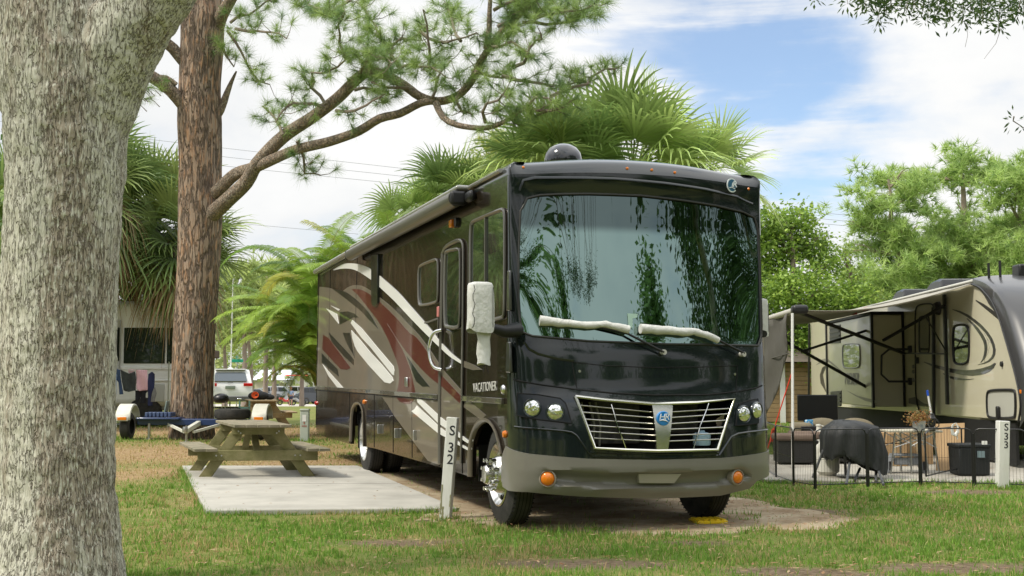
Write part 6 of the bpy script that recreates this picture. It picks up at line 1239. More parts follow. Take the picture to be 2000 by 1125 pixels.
def skin(name, V, E, R_, m, parent, sub=2):
    me = bpy.data.meshes.new(name); me.from_pydata(V, E, []); o = bpy.data.objects.new(name, me); COL.objects.link(o); o.parent = parent; sk = o.modifiers.new('skin', 'SKIN')
    for i, r_ in enumerate(R_): me.skin_vertices[0].data[i].radius = (r_, r_) if not isinstance(r_, tuple) else r_
    me.skin_vertices[0].data[0].use_root = True; sk.use_smooth_shade = True; s2 = o.modifiers.new('sub', 'SUBSURF'); s2.levels = sub; s2.render_levels = sub; me.materials.append(m); return o
def person():
    root = thing('person', 'person in a light blue shirt, dark shorts and a reddish hat walking along the lane', 'person', far(567.5, 115), .25)
    SK_ = mat('skin', (.42, .24, .17), rough=.6)
    V = [(0, 0, .95), (0, 0, 1.15), (0, -.01, 1.38), (0, 0, 1.50), (0, -.01, 1.62), (-.10, 0, .90), (-.11, .10, .50), (-.11, .02, .08), (-.11, -.12, .04), (.10, 0, .90), (.11, -.08, .50), (.11, -.02, .09), (.11, -.14, .05), (-.20, 0, 1.40), (-.26, .06, 1.12), (-.25, -.04, .88), (.20, 0, 1.40), (.26, -.04, 1.13), (.25, -.14, .90), (0, 0, 1.72)]
    E = [(0, 1), (1, 2), (2, 3), (3, 4), (4, 19), (0, 5), (5, 6), (6, 7), (7, 8), (0, 9), (9, 10), (10, 11), (11, 12), (2, 13), (13, 14), (14, 15), (2, 16), (16, 17), (17, 18)]
    R_ = [.15, .15, .17, .06, .10, .11, .07, .045, .04, .11, .07, .045, .04, .07, .05, .035, .07, .05, .035, .085]
    b = skin('body', V, E, R_, SK_, root)
    def shell(name, prof, m, sx=1.0): return MB().lathe(prof, (0, 0, 0), (0, 0, 1), 20).build(name, m, b)
    sh = skin('shirt', [(0, 0, .98), (0, 0, 1.2), (0, -.01, 1.40), (-.19, 0, 1.40), (-.25, .04, 1.20), (.19, 0, 1.40), (.25, -.02, 1.20)], [(0, 1), (1, 2), (2, 3), (3, 4), (2, 5), (5, 6)], [.17, .17, .185, .085, .08, .085, .08], mat('shirt blue', (.30, .40, .58), (.22, .32, .50), scale=14, rough=.9), b)
    st2 = skin('shorts', [(0, 0, .95), (-.10, .01, .86), (-.11, .06, .60), (.10, -.01, .86), (.11, -.05, .60)], [(0, 1), (1, 2), (0, 3), (3, 4)], [.17, .13, .11, .13, .11], mat('shorts navy', (.03, .035, .07), rough=.9), b)
    MB().lathe([(.001, 1.84), (.08, 1.82), (.11, 1.76), (.115, 1.70), (.20, 1.68), (.20, 1.675), (.11, 1.69)], (0, 0, 0), (0, 0, 1), 18).build('hat', mat('hat red', (.45, .16, .12), rough=.9), b)
person()
# overhead cables
CABLE = mat('cable grey', (.25, .26, .28), rough=.7)
for i, (a, b) in enumerate((((-200, 215), (436, 289)), ((-200, 235), (436, 306)), ((-200, 258), (436, 324)))):
    m_ = (b[1]-a[1])/(b[0]-a[0]); pts = [at(x, b[1]+(x-436)*m_*(1-.00006*(x-436)), 72) for x in range(-300, 2400, 150)]
    o = MB().tube(pts, .012, 5).build('overhead_cable', CABLE, None, origin=pts[0]); tag(o, ['highest overhead cable crossing the sky behind the pine', 'middle overhead cable of the three crossing the sky', 'lowest of the three close overhead cables crossing the sky'][i], 'cable', 'overhead cables')
pts = [at(x, 433+(x-430)*.09, 66) for x in range(-100, 760, 80)]; tag(MB().tube(pts, .010, 5).build('overhead_cable', CABLE, None, origin=pts[0]), 'single low overhead cable just above the areca palms', 'cable')
# ================================================================ SITE POSTS
PW = mat('post white', (.70, .70, .67), (.60, .60, .56), scale=3, rough=.75, bump=.4, bscale=22, stretch=(3, 3, .6)); CHIP = mat('bare wood', (.28, .27, .15), (.20, .2, .12), scale=20, rough=.9); INK = mat('stencil black', (.02, .02, .025), rough=.8)
def post(name, label, base, top, w, rz, chars, chips, sz):
    base = Vector(base); ax = (Vector(top)-base); Ln = ax.length; ax.normalize(); root = thing(name, label, 'site post', base, group='numbered site posts')
    R = Matrix.Rotation(rz, 3, 'Z'); xv = R @ Vector((1, 0, 0)); xv = (xv-ax*xv.dot(ax)).normalized(); yv = ax.cross(xv); M3 = Matrix((xv, yv, ax)).transposed()
    MB().box(ax*(Ln/2-.05), (w, w*.9, Ln+.1), R=M3).build('timber', PW, root, bevel=.007, seg=2)
    for c, (h, dx) in chars: place_text(c, sz, xv*dx+ax*h-yv*(w*.45+.001), xv, ax, INK, root, 'lettering', bold=.0015, extrude=.0008)
    for j, (dx, h0, h1, ww) in enumerate(chips):
        r = random.Random(j+7); n = 7; P = [(dx+(-ww/2*r.uniform(.5, 1)), h0+(h1-h0)*i/n) for i in range(n+1)]+[(dx+ww/2*r.uniform(.4, 1), h1-(h1-h0)*i/n) for i in range(n+1)]
        MB().prism(P, lambda a, b, d: xv*a+ax*b-yv*(w*.45+.0012-d), .002).build('worn_patch', CHIP, root, smooth=False)
    return root
b0 = G(870, 1013); t0 = at(885, 815, b0.y+.02)
post('site_post', 'leaning white wooden post stencilled S 32 beside the motorhome entry door', b0, t0, .108, -.22, [('S', (.855, .015)), ('3', (.69, .015)), ('2', (.575, .015))], [(-.042, .04, .33, .026), (.046, .12, .24, .014), (-.02, .0, .12, .03)], .135)
b1 = G(1957, 953); t1 = at(1958.5, 822, b1.y)
post('site_post', 'upright white post stencilled S 33 in front of the travel trailer', b1, t1, .135, .03, [('S', (.755, .02)), ('3', (.64, .02)), ('3', (.535, .02))], [(.02, 0, .05, .03)], .125)
# ================================================================ TRAVEL TRAILER
TO = (7.60, 19.8); TY = -.058
def TP(px, py, off=0.0): return on_plane(px, py, TO[0], TO[1], TY, off)
def TPs(p, off=0.0): return [TP(a, b, off) for a, b in p]
tr_ = thing('travel_trailer', 'beige travel trailer with dark swooshes, slide out room and grey nose, right of the motorhome', 'travel trailer', (TO[0], TO[1], 0), TY)
BEI = mat('beige gel coat', (.57, .535, .40), (.54, .505, .375), scale=.7, rough=.3, coat=.3); TRB = mat('trailer black trim', (.015, .015, .015), rough=.4); NOSE = mat('nose grey', (.05, .05, .052), rough=.3, coat=.35)
yr = TP(1584, 700)[0]; nose_c = TPs([(1903, 552), (1925, 558), (1945, 574), (1962, 606), (1977, 655), (1990, 700), (2002, 745), (2010, 790), (2004, 822)]); zb_ = TP(1830, 817)[1]
wall = [(yr, zb_-.02), (yr, nose_c[0][1]+.02)]+nose_c
sheet(wall, lambda y, z, d: Vector((d, y, z)), step=(1, 1), bstep=.25, thick=.08).build('side_wall', BEI, tr_, ang=30)
TW = 2.45; yn = nose_c[0][0]; zt_ = nose_c[0][1]+.02
MB().box((TW/2+.04, (yr+yn)/2, (zt_+zb_)/2), (TW, yr-yn-.02, zt_-zb_)).build('body', BEI, tr_, bevel=.03)
# grey nose cap wrapping round the front
mb = MB(); rows = []
nc = smooth_poly(nose_c, 2, False); n = len(nc)
for k, x in enumerate((-.03, -.03, .0, .12, .45, TW/2, TW-.45, TW-.05, TW)):
    bul = (0, .0, .06, .16, .25, .30, .25, .10, .0)[k]
    for i, (y, z) in enumerate(nc):
        a = np.array(nc[max(i-1, 0)]); b_ = np.array(nc[min(i+1, n-1)]); t = (b_-a)/np.linalg.norm(b_-a); nn_ = np.array([-abs(t[1]), abs(t[0])]); w0 = (.0 if k == 0 else .06)
        if k == 0: nn_ = -nn_; w0 = .22*min(1, (i+1)/6)
        mb.v.append((x, y+nn_[0]*(bul+w0), z+nn_[1]*(bul*.25+w0)))
for k in range(8):
    for i in range(n-1): a = k*n+i; mb.f.append((a, a+1, a+n+1, a+n))
cap_ = mb.build('nose_cap', NOSE, tr_, ang=50); MB().tube([(-.035, a+.19*min(1, (i+1)/6)+.02, b-.02) for i, (a, b) in enumerate(nc)], .018, 6).build('nose_trim', TRB, tr_)
MB().box((TW/2, (yr+yn)/2-.3, .48), (TW-.3, yr-yn-.4, .4)).build('chassis', TRB, tr_)
MB().box((.05, (yr+yn)/2-1.0, .38), (.04, yr-yn+1.2, .62)).build('skirting', mat('skirting black', (.012, .012, .012), rough=.7), tr_)
MB().box((TW/2, (yr+yn)/2, zt_+.015), (TW+.05, yr-yn, .05)).build('roof', mat('rubber roof', (.5, .5, .46), rough=.8), tr_, bevel=.02)
# slide out room
ys0 = TP(1766, 700)[0]; SD = .62; ys1 = TP(1616, 700, -SD)[0]; zs0, zs1 = TP(1740, 792)[1]+.0, TP(1750, 617)[1]
so = MB().box((-SD/2, (ys0+ys1)/2, (zs0+zs1)/2), (SD, ys1-ys0, zs1-zs0)).build('slide_out', BEI, tr_, bevel=.015)

for a in ((-SD, ys0), (-SD, ys1)): MB().bar((a[0]-.01, a[1], zs0-.02), (a[0]-.01, a[1], zs1+.02), .09, .05, up=(1, 0, 0)).build('corner_trim', TRB, so); MB().box((-SD/2, (ys0+ys1)/2, zs1+.03), (SD+.08, ys1-ys0+.12, .06)).build('slide_roof', TRB, so); MB().bar((-.01, ys0-.02, zs0), (-.01, ys0-.02, zs1), .06, .06).build('slide_trim', TRB, so)
def dec(pts, m, off=0.0, name='swoosh', parent=tr_, sm=1):
    q = smooth_poly(TPs(pts, -off), sm) if sm else TPs(pts, -off); mb = MB().prism(q, lambda y, z, d: Vector((-off-.004+d, y, z)), .0035); return mb.build(name, m, parent, smooth=False)
Z7 = lambda pts: [(1560+x/4.327, 540+y/4.327) for x, y in pts]
Z6 = lambda pts: [(1480+x/2.344, 500+y/2.344) for x, y in pts]
SWD = mat('swoosh charcoal', (.045, .043, .04), rough=.3, coat=.5); SWN = mat('swoosh navy', (.02, .03, .055), rough=.25, coat=.6); SWT = mat('swoosh taupe', (.20, .18, .14), rough=.4)
dec(Z7([(1465, 180), (1600, 250), (1740, 370), (1790, 440), (1745, 410), (1600, 290)]), SWD, sm=1)
dec(Z7([(1270, 268), (1400, 300), (1530, 390), (1625, 495), (1668, 600), (1660, 680), (1600, 732), (1490, 752), (1590, 722), (1640, 670), (1645, 600), (1600, 500), (1510, 405), (1390, 318)]), SWD, sm=1)
dec(Z7([(1400, 335), (1500, 410), (1580, 520), (1600, 600), (1580, 690), (1530, 740), (1560, 690), (1575, 600), (1555, 530), (1480, 420)]), SWD, sm=1)
dec(Z7([(1560, 460), (1600, 540), (1655, 590), (1655, 670), (1600, 722), (1560, 720), (1615, 620), (1600, 540)]), SWN, sm=1)
dec(Z7([(1030, 712), (1150, 745), (1300, 782), (1450, 795), (1600, 765), (1678, 718), (1640, 790), (1560, 830), (1440, 842), (1280, 812), (1150, 770)]), SWD, sm=1)
dec(Z7([(1198, 808), (1300, 848), (1420, 868), (1505, 862), (1400, 880), (1280, 866)]), SWD, sm=1)
dec(Z7([(930, 1030), (985, 1018), (1050, 1068), (1160, 1102), (1060, 1100), (930, 1072)]), SWD, sm=0)
dec(Z7([(175, 1150), (150, 1150)] if False else [(400, 960), (500, 1010), (650, 1045), (660, 1075), (560, 1050), (480, 1010)]), SWT, off=SD, parent=so, sm=0); dec(Z7([(145, 750), (200, 700), (240, 690), (400, 830), (250, 720), (200, 730)]), SWT, off=SD, parent=so, sm=0); dec(Z7([(180, 830), (200, 770), (240, 745), (205, 830), (235, 985), (185, 900)]), SWD, off=0, sm=0)
def tframe(pts, off, name, m_in, m_fr, w=.02, parent=tr_):
    q = smooth_poly(TPs(pts, -off), 2); f = MB().tube([Vector((-off-.012, a, b)) for a, b in q]+[Vector((-off-.012, *q[0]))], w, 8, caps=False).build(name, m_fr, parent)
    if m_in: MB().prism(q, lambda y, z, d: Vector((-off-.008+d, y, z)), .006).build('pane', m_in, f, smooth=False)
    return f
tframe([(1862, 642), (1868, 635), (1888, 634), (1894, 642), (1894.5, 700), (1888, 711), (1868, 711.5), (1863, 702)], 0, 'window', DKG, TRB)
tframe([(1646, 676), (1651, 672), (1676, 671), (1680.5, 676), (1680.5, 714), (1676, 718.5), (1651, 719), (1647, 715)], SD, 'window', SG, mat('pale frame', (.3, .3, .27)), .012, so)
do_ = tframe([(1788, 604), (1795, 595), (1820, 592), (1826, 600), (1826, 700), (1826, 812), (1790, 808), (1789, 700)], 0, 'entry_door', None, TRB, .014)
tframe([(1796, 622), (1799, 618), (1813, 617), (1816.5, 621), (1816.5, 685), (1813, 690), (1799, 690), (1796, 686)], 0, 'door_window', mat('milky pane', (.10, .115, .085), rough=.15, coat=1), TRB, .012, do_)
tframe([(1929, 768), (1935, 762), (1980, 761), (1985, 766), (1985.5, 810), (1981, 817), (1936, 817), (1930, 811)], 0, 'storage_door', mat('hatch pale', (.46, .46, .40), rough=.35), TRB, .022)
a = TP(1954, 806); MB().box((-.04, a[0], a[1]), (.05, .09, .2)).build('storage_latch', TRB, tr_, bevel=.02); a = TP(1996, 765); MB().box((-.02, a[0], a[1]), (.03, .12, .06)).build('marker_lamp', AMBER, tr_, bevel=.01)
a = TP(1958, 711); MB().lathe([(.001, .03), (.04, .03), (.045, 0)], (0, *a), (-1, 0, 0), 12).build('water_inlet', TRB, tr_)
for p0, p1, w in (((1828, 600), (1829, 815), .07), ((1850, 575), (1856, 790), .09), ((1584, 632), (1583, 795), .07)):
    a, b = TP(*p0), TP(*p1); MB().bar((-.05, *a), (-.05, *b), .05, w, up=(0, 1, 0)).build('awning_rail', TRB, tr_, bevel=.008)
for pp in ([(1621, 636), (1642, 634), (1642, 670), (1621, 671)], [(1623, 765), (1644, 763), (1644, 793), (1623, 795)]):
    q = TPs(pp, -SD); v_ = MB().prism(q, lambda y, z, d: Vector((-SD-.012+d, y, z)), .012).build('vent', TRB, so, smooth=False); y0_, y1_ = min(a for a, _ in q), max(a for a, _ in q); z0_, z1_ = min(b for _, b in q), max(b for _, b in q)
    for i in range(4): MB().box((-SD-.02, (y0_+y1_)/2, z0_+(z1_-z0_)*(i+.7)/4.4), (.02, (y1_-y0_)*.85, .035)).build('louvre', mat('louvre', (.09, .085, .07), rough=.5), v_)
a, b = TP(1643, 741, -SD), TP(1686, 739, -SD); place_text('PREMIER', abs(a[0]-b[0])*.17, (-SD-.008, (a[0]+b[0])/2, a[1]), (0, -1, 0), (0, 0, 1), mat('letter pale', (.33, .32, .28)), so, bold=.002, shear=.2)
a, b = TP(1780, 682), TP(1780, 745); MB().tube([(0, a[0], a[1]), (-.42, a[0]+.05, a[1]+.0), (-.55, a[0]+.1, a[1]-.12), (-.55, b[0]+.1, b[1]+.14), (-.42, b[0]+.05, b[1]), (0, b[0], b[1])], .022, 8).build('grab_rail', TRB, tr_); MB().box((-.03, a[0], a[1]), (.06, .14, .14)).box((-.03, b[0], b[1]), (.06, .14, .14)).build('rail_mount', TRB, tr_, bevel=.015)
a = TP(1835, 602); MB().lathe([(.001, .10), (.09, .10), (.12, .05), (.125, 0)], (0, *a), (-1, 0, 0), 18).build('speaker', TRB, tr_)
for i, h in enumerate((712, 722, 738)): a = TP(1785, h+4); MB().lathe([(.001, .03), (.035, .03), (.04, 0)], (0, *a), (-1, 0, 0), 12).build('door_lock', mat('lock grey', (.2, .2, .18)), tr_)
MB().box((-.03, TP(1794, 704)[0], TP(1794, 704)[1]), (.05, .1, .12)).build('door_hinge', TRB, tr_, bevel=.01)
# rooftop units
def ac(px, py0, py1, Ln, label):
    y, z = TP(px, py1, .8); o = MB(); prof = [(0, 0), (0, .22), (.08, .33), (.25, .36), (Ln*.7, .34), (Ln, .22), (Ln+.05, 0)]
    for x in (-.42, -.36, .36, .42):
        for a, b in prof: o.v.append((1.1+x, y+a, zt_+.04+b*(.86 if abs(x) > .4 else 1)))
    n_ = len(prof)
    for k in range(3):
        for i in range(n_-1): a = k*n_+i; o.f.append((a, a+1, a+n_+1, a+n_))
    o.f += [tuple(range(n_)), tuple(3*n_+i for i in reversed(range(n_)))]; q = o.build('air_conditioner', mat('shroud black', (.014, .015, .016), rough=.35, coat=.2), tr_, ang=40)
    g = MB()
    for i in range(5): g.box((1.1, y-.005, zt_+.08+i*.045), (.66, .02, .014))
    g.build('grille', mat('ac grille', (.10, .10, .10), rough=.5), q)
ac(1775, 552, 578, .95, ''); ac(1850, 536, 566, 1.05, '')
for x_, h0 in ((1932, 514), (1954, 509)):
    a = at(x_, 545, 19.3); b = at(x_-1.5, h0, 19.3); MB().cyl((a.x, 19.3, a.z-.1), (b.x, 19.3, b.z), .022, n=8).build('antenna', TRB, tr_, world=True)
a = at(1998, 530, 19.5); MB().box(a, (.25, .3, .22)).build('roof_vent', TRB, tr_, world=True, bevel=.03)
# --- trailer awning: fabric, roller, arms
def TL(x, y, z): c, s = math.cos(TY), math.sin(TY); return Vector((TO[0]+x*c-y*s, TO[1]+x*s+y*c, z))
AX = -2.85
nr0 = on_plane(1560, 604, TO[0], TO[1], TY, AX); ya, za_ = nr0; yb_ = ya+5.6; att0 = TP(1903, 551); zat = att0[1]-.02
mb = MB(); nI, nJ = 14, 24
for i in range(nI+1):
    for j in range(nJ+1): s = i/nI; t = j/nJ; x = -.03+(AX+.03)*s; y = (att0[0]+(ya-att0[0])*s)+ (yb_-ya)*t; z = zat+(za_-zat)*s-.16*math.sin(math.pi*s)*(.75+.25*math.cos(t*6))+.012*math.sin(j*1.3+i*.4); mb.v.append((x, y, z))
for i in range(nI):
    for j in range(nJ): a = i*(nJ+1)+j; mb.f.append((a, a+1, a+nJ+2, a+nJ+1))
fa = mb.build('awning_fabric', leaf_mat('awning cloth', (.33, .315, .265), (.37, .35, .30), scale=.6, transl=.12, rough=.8), tr_, ang=80); solidify(fa, .01)
MB().cyl((AX, ya-.08, za_), (AX, yb_, za_), .055, n=14).build('awning_tube', mat('roller pale', (.5, .48, .42), rough=.4), tr_); MB().box((AX, ya-.06, za_-.01), (.26, .26, .15)).build('awning_head', TRB, tr_, bevel=.05, seg=3)
def onT(px, py, x): return on_plane(px, py, TO[0], TO[1], TY, x)
p1 = (-.25, *onT(1765, 690, -.25)); MB().bar((AX, ya, za_-.05), p1, .055, .055).build('awning_arm', TRB, tr_, bevel=.01)
p2 = (-.08, *onT(1846, 596, -.08)); p3 = (-.85, *onT(1725, 665, -.85)); MB().bar(p3, p2, .045, .045).build('awning_arm', TRB, tr_)
p4 = (-.45, *onT(1806, 615, -.45)); MB().bar(p4, (-.06, *onT(1850, 690, -.06)), .02, .02).bar(p1, (-.06, *onT(1848, 691, -.06)), .03, .03).build('arm_stay', TRB, tr_)
yq = ya+4.9; MB().bar((AX, yq, za_-.05), (-.1, yq+.2, .9), .06, .06).bar((AX+.9, yq, za_-.6), (-.1, yq, 2.5), .05, .05).build('awning_arm', TRB, tr_)
b = G(1548.5, 917); t = at(1547.5, 612, b.y+.35); MB().cyl(b, t, .022, n=10).build('awning_pole', mat('pole white', (.62, .62, .58), rough=.4), tr_, world=True); MB().cyl(b, b+Vector((0, 0, .03)), .05, n=12).build('pole_foot', TRB, tr_, world=True)
for x_, y_ in ((1690, 603), (1668, 612)): q = (-.9, *onT(x_, y_, -.9)); MB().box((q[0], q[1], q[2]), (.05, .35, .06)).build('red_tag', mat('faded red', (.45, .10, .09), rough=.7), tr_)
# shade cloth hanging from the roller
q = TPs([(1541, 613), (1541, 660), (1539, 695), (1518, 760), (1500, 812), (1489, 842), (1440, 842), (1440, 648), (1500, 627)], AX-.03)
MESHC = mat('shade cloth', (.105, .10, .088), (.085, .08, .07), scale=3, rough=.85, bump=.2, bscale=90); o = sheet(q, lambda y, z, d: TL(AX-.03+d+.03*math.sin(y*3.1+z)+.02*math.sin(z*7+y*2), y, z), step=(.2, .15), bstep=.12).build('shade_cloth', MESHC, None, origin=TL(AX, q[0][0], q[0][1]), ang=80); solidify(o, .006); tag(o, 'grey mesh shade cloth hanging from the awning beside the motorhome', 'shade cloth')
MB().tube([TL(AX-.045, *onT(1541, 690, AX-.045)), TL(AX-.05, *onT(1500, 702, AX-.05)), TL(AX-.05, *onT(1441, 722, AX-.05))], .01, 5).build('hem', MESHC, o, world=True)
a_ = at(1546, 730, 19.2); b_ = G(1491, 903); o = thing('guy_strap', 'bright orange red strap running from the white awning pole down to the ground', 'strap', b_); MB().bar(a_, b_, .018, .010).build('webbing', mat('strap red', (.75, .06, .03), rough=.6), o, world=True)
MB().bar(a_.lerp(b_, .62)+Vector((-.01, -.02, 0)), a_.lerp(b_, .76)+Vector((.02, -.02, 0)), .055, .03).build('ratchet', mat('strap red', (.75, .06, .03)), o, world=True)
# shed
sx = at(1470, 830, 37); o = thing('wooden_shed', 'brown board shed with a white corner post behind the shade cloth', 'shed', (sx.x, 37, 0)); BRD = mat('shed boards', (.30, .21, .11), (.24, .165, .085), scale=3, rough=.9); mb = MB()
for i in range(13): mb.box((.9, 1.2, .08+i*.14), (1.95, 2.4, .132), R=Matrix.Identity(3))
mb.build('wall', BRD, o, bevel=.01); MB().box((.93, -.02, .9), (.16, .06, 1.85)).box((1.88, -.02, .9), (.10, .06, 1.85)).build('corner_post', WHITE, o); MB().add([(-.3, -.4, 1.85), (2.1, -.4, 1.85), (2.1, 2.7, 1.85), (-.3, 2.7, 1.85), (-.3, 1.1, 2.5), (2.1, 1.1, 2.5)], [(0, 1, 5, 4), (2, 3, 4, 5), (0, 4, 3), (1, 2, 5), (3, 2, 1, 0)]).build('roof', mat('shed roof', (.12, .10, .08), rough=.9), o, smooth=False)
# ================================================================ PATIO THINGS
def pl(px, py, z=.03): return G(px, py, z)
# playpen of wire panels
fp = [G(1483, 915), G(1516, 936), G(1550, 948), G(1592, 955), G(1695, 951), G(1798, 948), G(1903, 951), G(2010, 955)]
pen = thing('wire_playpen', 'low black folding wire fence standing round the patio of the travel trailer', 'wire fence', (fp[3].x, fp[3].y, 0)); H_ = .73
for a, b in zip(fp[:-1], fp[1:]):
    a, b = Vector(a), Vector(b); d = b-a; Ln = d.length; d.normalize(); m = MB(); e = .018; U = Vector((0, 0, 1)); c = .06; A_ = a+d*e; B_ = b-d*e
    m.tube([A_+U*.005, A_+U*(H_-c), A_+U*(H_-c*.3)+d*c*.3, A_+U*H_+d*c, B_+U*H_-d*c, B_+U*(H_-c*.3)-d*c*.3, B_+U*(H_-c), B_+U*.005], .0085, 8); m.tube([A_+U*.05, B_+U*.05], .007, 6)
    p_ = m.build('panel', BLACKM, pen, world=True); w = MB(); nW = int(Ln/.042)
    for i in range(1, nW): q = A_.lerp(B_, i/nW); w.tube([q+U*.05, q+U*H_], .0016, 4, caps=False)
    w.tube([A_+U*.36, B_+U*.36], .0025, 4); w.build('wires', BLACKM, p_, world=True, fix=False)
for q in fp[1:-1]: MB().cyl(q, q+Vector((0, 0, H_-.06)), .0125, n=10).build('hinge_post', BLACKM, pen, world=True)
ga, gb = G(1812, 949)+Vector((0, .05, 0)), G(1880, 930)
gt = MB(); U = Vector((0, 0, 1)); gt.tube([ga+U*.12, ga+U*.66, ga+U*.70+(gb-ga)*.1, gb+U*.70-(gb-ga)*.1, gb+U*.66, gb+U*.12, ga+U*.12], .011, 8); 
for i in range(1, 14): gt.tube([ga.lerp(gb, i/14)+U*.12, ga.lerp(gb, i/14)+U*.70], .0016, 4, caps=False)
gt.build('gate', BLACKM, pen, world=True, fix=False)
# covered barbecue
cgd = pl(1665, 938); CYg = cgd.y+.35; o = thing('covered_barbecue', 'barbecue on splayed grey legs under a rumpled black cloth cover', 'barbecue', (cgd.x, CYg, .03))
lev = [(378, 750, 790), (386, 700, 900), (400, 680, 960), (440, 622, 1080), (520, 595, 1112), (600, 598, 1135), (680, 600, 1155), (740, 610, 1157), (800, 640, 1155), (870, 660, 1150)]
def z5(x, y, Y): return at(1480+x/4.686, 740+y/4.686, Y)
hem = lambda px_: np.interp(px_, [595, 640, 700, 760, 900, 1030, 1145, 1160], [700, 742, 700, 690, 765, 852, 872, 872])
mb = MB(); n = 56
for r, (yy, xa, xb) in enumerate(lev):
    cxp = (xa+xb)/2; hw = (xb-xa)/2/4.686*CYg/F
    for j in range(n):
        a = 2*math.pi*j/n; c_, s_ = math.cos(a), math.sin(a); px_ = cxp+c_*(xb-xa)/2; y2 = min(yy, hem(px_)+8*math.sin(a*7)); p = z5(cxp, y2, CYg); wr = 1+.05*math.sin(a*9+r*.5)*min(1, r/3)+.03*math.sin(a*17+r)*min(1, r/3)
        dep = min(.34, .06+r*.1); mb.v.append((p.x+math.copysign(abs(c_)**.75, c_)*hw*wr, CYg+math.copysign(abs(s_)**.75, s_)*dep*wr, p.z+.01*math.sin(a*5+r)))
for r in range(len(lev)-1):
    for j in range(n): a = r*n+j; b = r*n+(j+1) % n; mb.f.append((a, b, b+n, a+n))
mb.f.append(tuple(range(n))); BC = mat('black cover cloth', (.016, .018, .019), (.026, .028, .029), scale=5, rough=.6, bump=1.0, bscale=7, stretch=(1, 1, .6)); mb.build('cover', BC, o, world=True, ang=80, fix=False)
LG_ = mat('leg grey', (.09, .095, .10), rough=.45)
for a, b in (((600, 650), (503, 905)), ((850, 700), (812, 962)), ((795, 690), (806, 880)), ((1090, 800), (1150, 968)), ((935, 820), (885, 932)), ((1085, 840), (1080, 940))):
    Yg = CYg-.25 if b[1] > 900 else CYg+.2; g = G(1480+b[0]/4.686, 740+b[1]/4.686, .03); MB().tube([z5(a[0], a[1], CYg), g], .018, 8).build('leg', LG_, o, world=True)
# propane cylinder
g = pl(1617, 929); o = thing('propane_cylinder', 'white propane cylinder behind the wire fence, left of the black covered barbecue', 'gas cylinder', g); TKW = mat('tank white', (.62, .62, .56), (.55, .54, .48), scale=5, rough=.4)
MB().lathe([(.11, 0), (.12, .03), (.155, .06), (.16, .12), (.16, .36), (.145, .42), (.09, .46), (.03, .475), (.001, .476)], (0, 0, 0), (0, 0, 1), 28).build('tank', TKW, o); MB().lathe([(.085, .44), (.09, .58), (.08, .585), (.075, .44)], (0, 0, 0), (0, 0, 1), 20).build('collar', TKW, o); MB().cyl((0, 0, .47), (0, 0, .55), .02).cyl((-.04, 0, .53), (.04, 0, .53), .014).build('valve', mat('brass', (.4, .3, .12), metal=1, rough=.4), o)
g2 = pl(1600, 905); o2 = thing('water_jug', 'tall white jug with a thin neck standing behind the propane cylinder', 'jug', g2); MB().lathe([(.10, 0), (.13, .02), (.12, .30), (.11, .42), (.05, .50), (.035, .53), (.035, .58), (.045, .59), (.04, .61), (.001, .615)], (0, 0, 0), (0, 0, 1), 20).build('jug_body', TKW, o2); MB().tube([(.04, 0, .59), (.10, 0, .57), (.12, 0, .50)], .01, 6).build('spout', TKW, o2)
# deck box, loveseat
WK = mat('wicker black', (.012, .012, .012), (.02, .019, .017), scale=60, rough=.6, bump=1, bscale=90); CUSH = mat('cushion brown', (.17, .125, .095), (.14, .10, .08), scale=4, rough=.95); TANC = mat('cushion tan', (.20, .17, .115), (.15, .13, .085), scale=4, rough=.95, bump=.4, bscale=9)
g = pl(1555, 908); o = thing('deck_box', 'black wicker ottoman with a flat brown cushion behind the wire fence', 'ottoman', g, -.06); MB().box((0, .25, .20), (.54, .5, .34)).build('base', WK, o, bevel=.01); MB().box((0, .25, .42), (.60, .56, .10)).build('cushion', CUSH, o, bevel=.035, seg=3)
for x in (-.22, .22): MB().cyl((x, .04, 0), (x, .04, .05), .02).build('foot', BLACK, o)
a = at(1650, 830, 18.9); g = Vector((a.x, 18.9, .03)); o = thing('loveseat', 'outdoor loveseat with tan back cushions behind the black covered barbecue', 'sofa', g, -.1)
MB().box((-.1, .35, .2), (1.5, .75, .34)).build('base', WK, o, bevel=.02); MB().box((-.1, .3, .43), (1.42, .66, .14)).build('seat_cushion', CUSH, o, bevel=.05, seg=3)
for x in (-.27, .25): MB().ell((x, .52, .52), (.32, .12, .18), 24, 14).build('back_cushion', TANC, o)
MB().box((-.62, .4, .52), (.34, .3, .22)).build('arm_cushion', TANC, o, bevel=.06, seg=3)
# black television on a stand
a = at(1557, 771, 19.6); b = at(1636, 822, 19.6); o = thing('television', 'large black screen standing at the back of the patio, left of the loveseat', 'television', ((a.x+b.x)/2, 19.6, .03)); MB().box((0, 0, (a.z+b.z)/2-.03), (b.x-a.x, .05, a.z-b.z)).build('screen', mat('screen black', (.004, .004, .005), rough=.35), o, bevel=.012); MB().box((-.2, .03, .34), (.04, .04, .68)).box((.2, .03, .34), (.04, .04, .68)).build('stand', BLACK, o)
a = at(1580, 826, 19.3); o = thing('blue_packet', 'bright blue and white packet below the black screen', 'packet', (a.x, 19.3, a.z-.05)); MB().box((0, 0, .05), (.12, .07, .10), rz=.3).build('packet_body', mat('packet blue', (.04, .28, .55), (.5, .6, .65), scale=30, lo=.5, hi=.6), o, bevel=.01); MB().box((0, .03, -.19), (.3, .3, .38)).build('side_table', BLACK, o, bevel=.01)
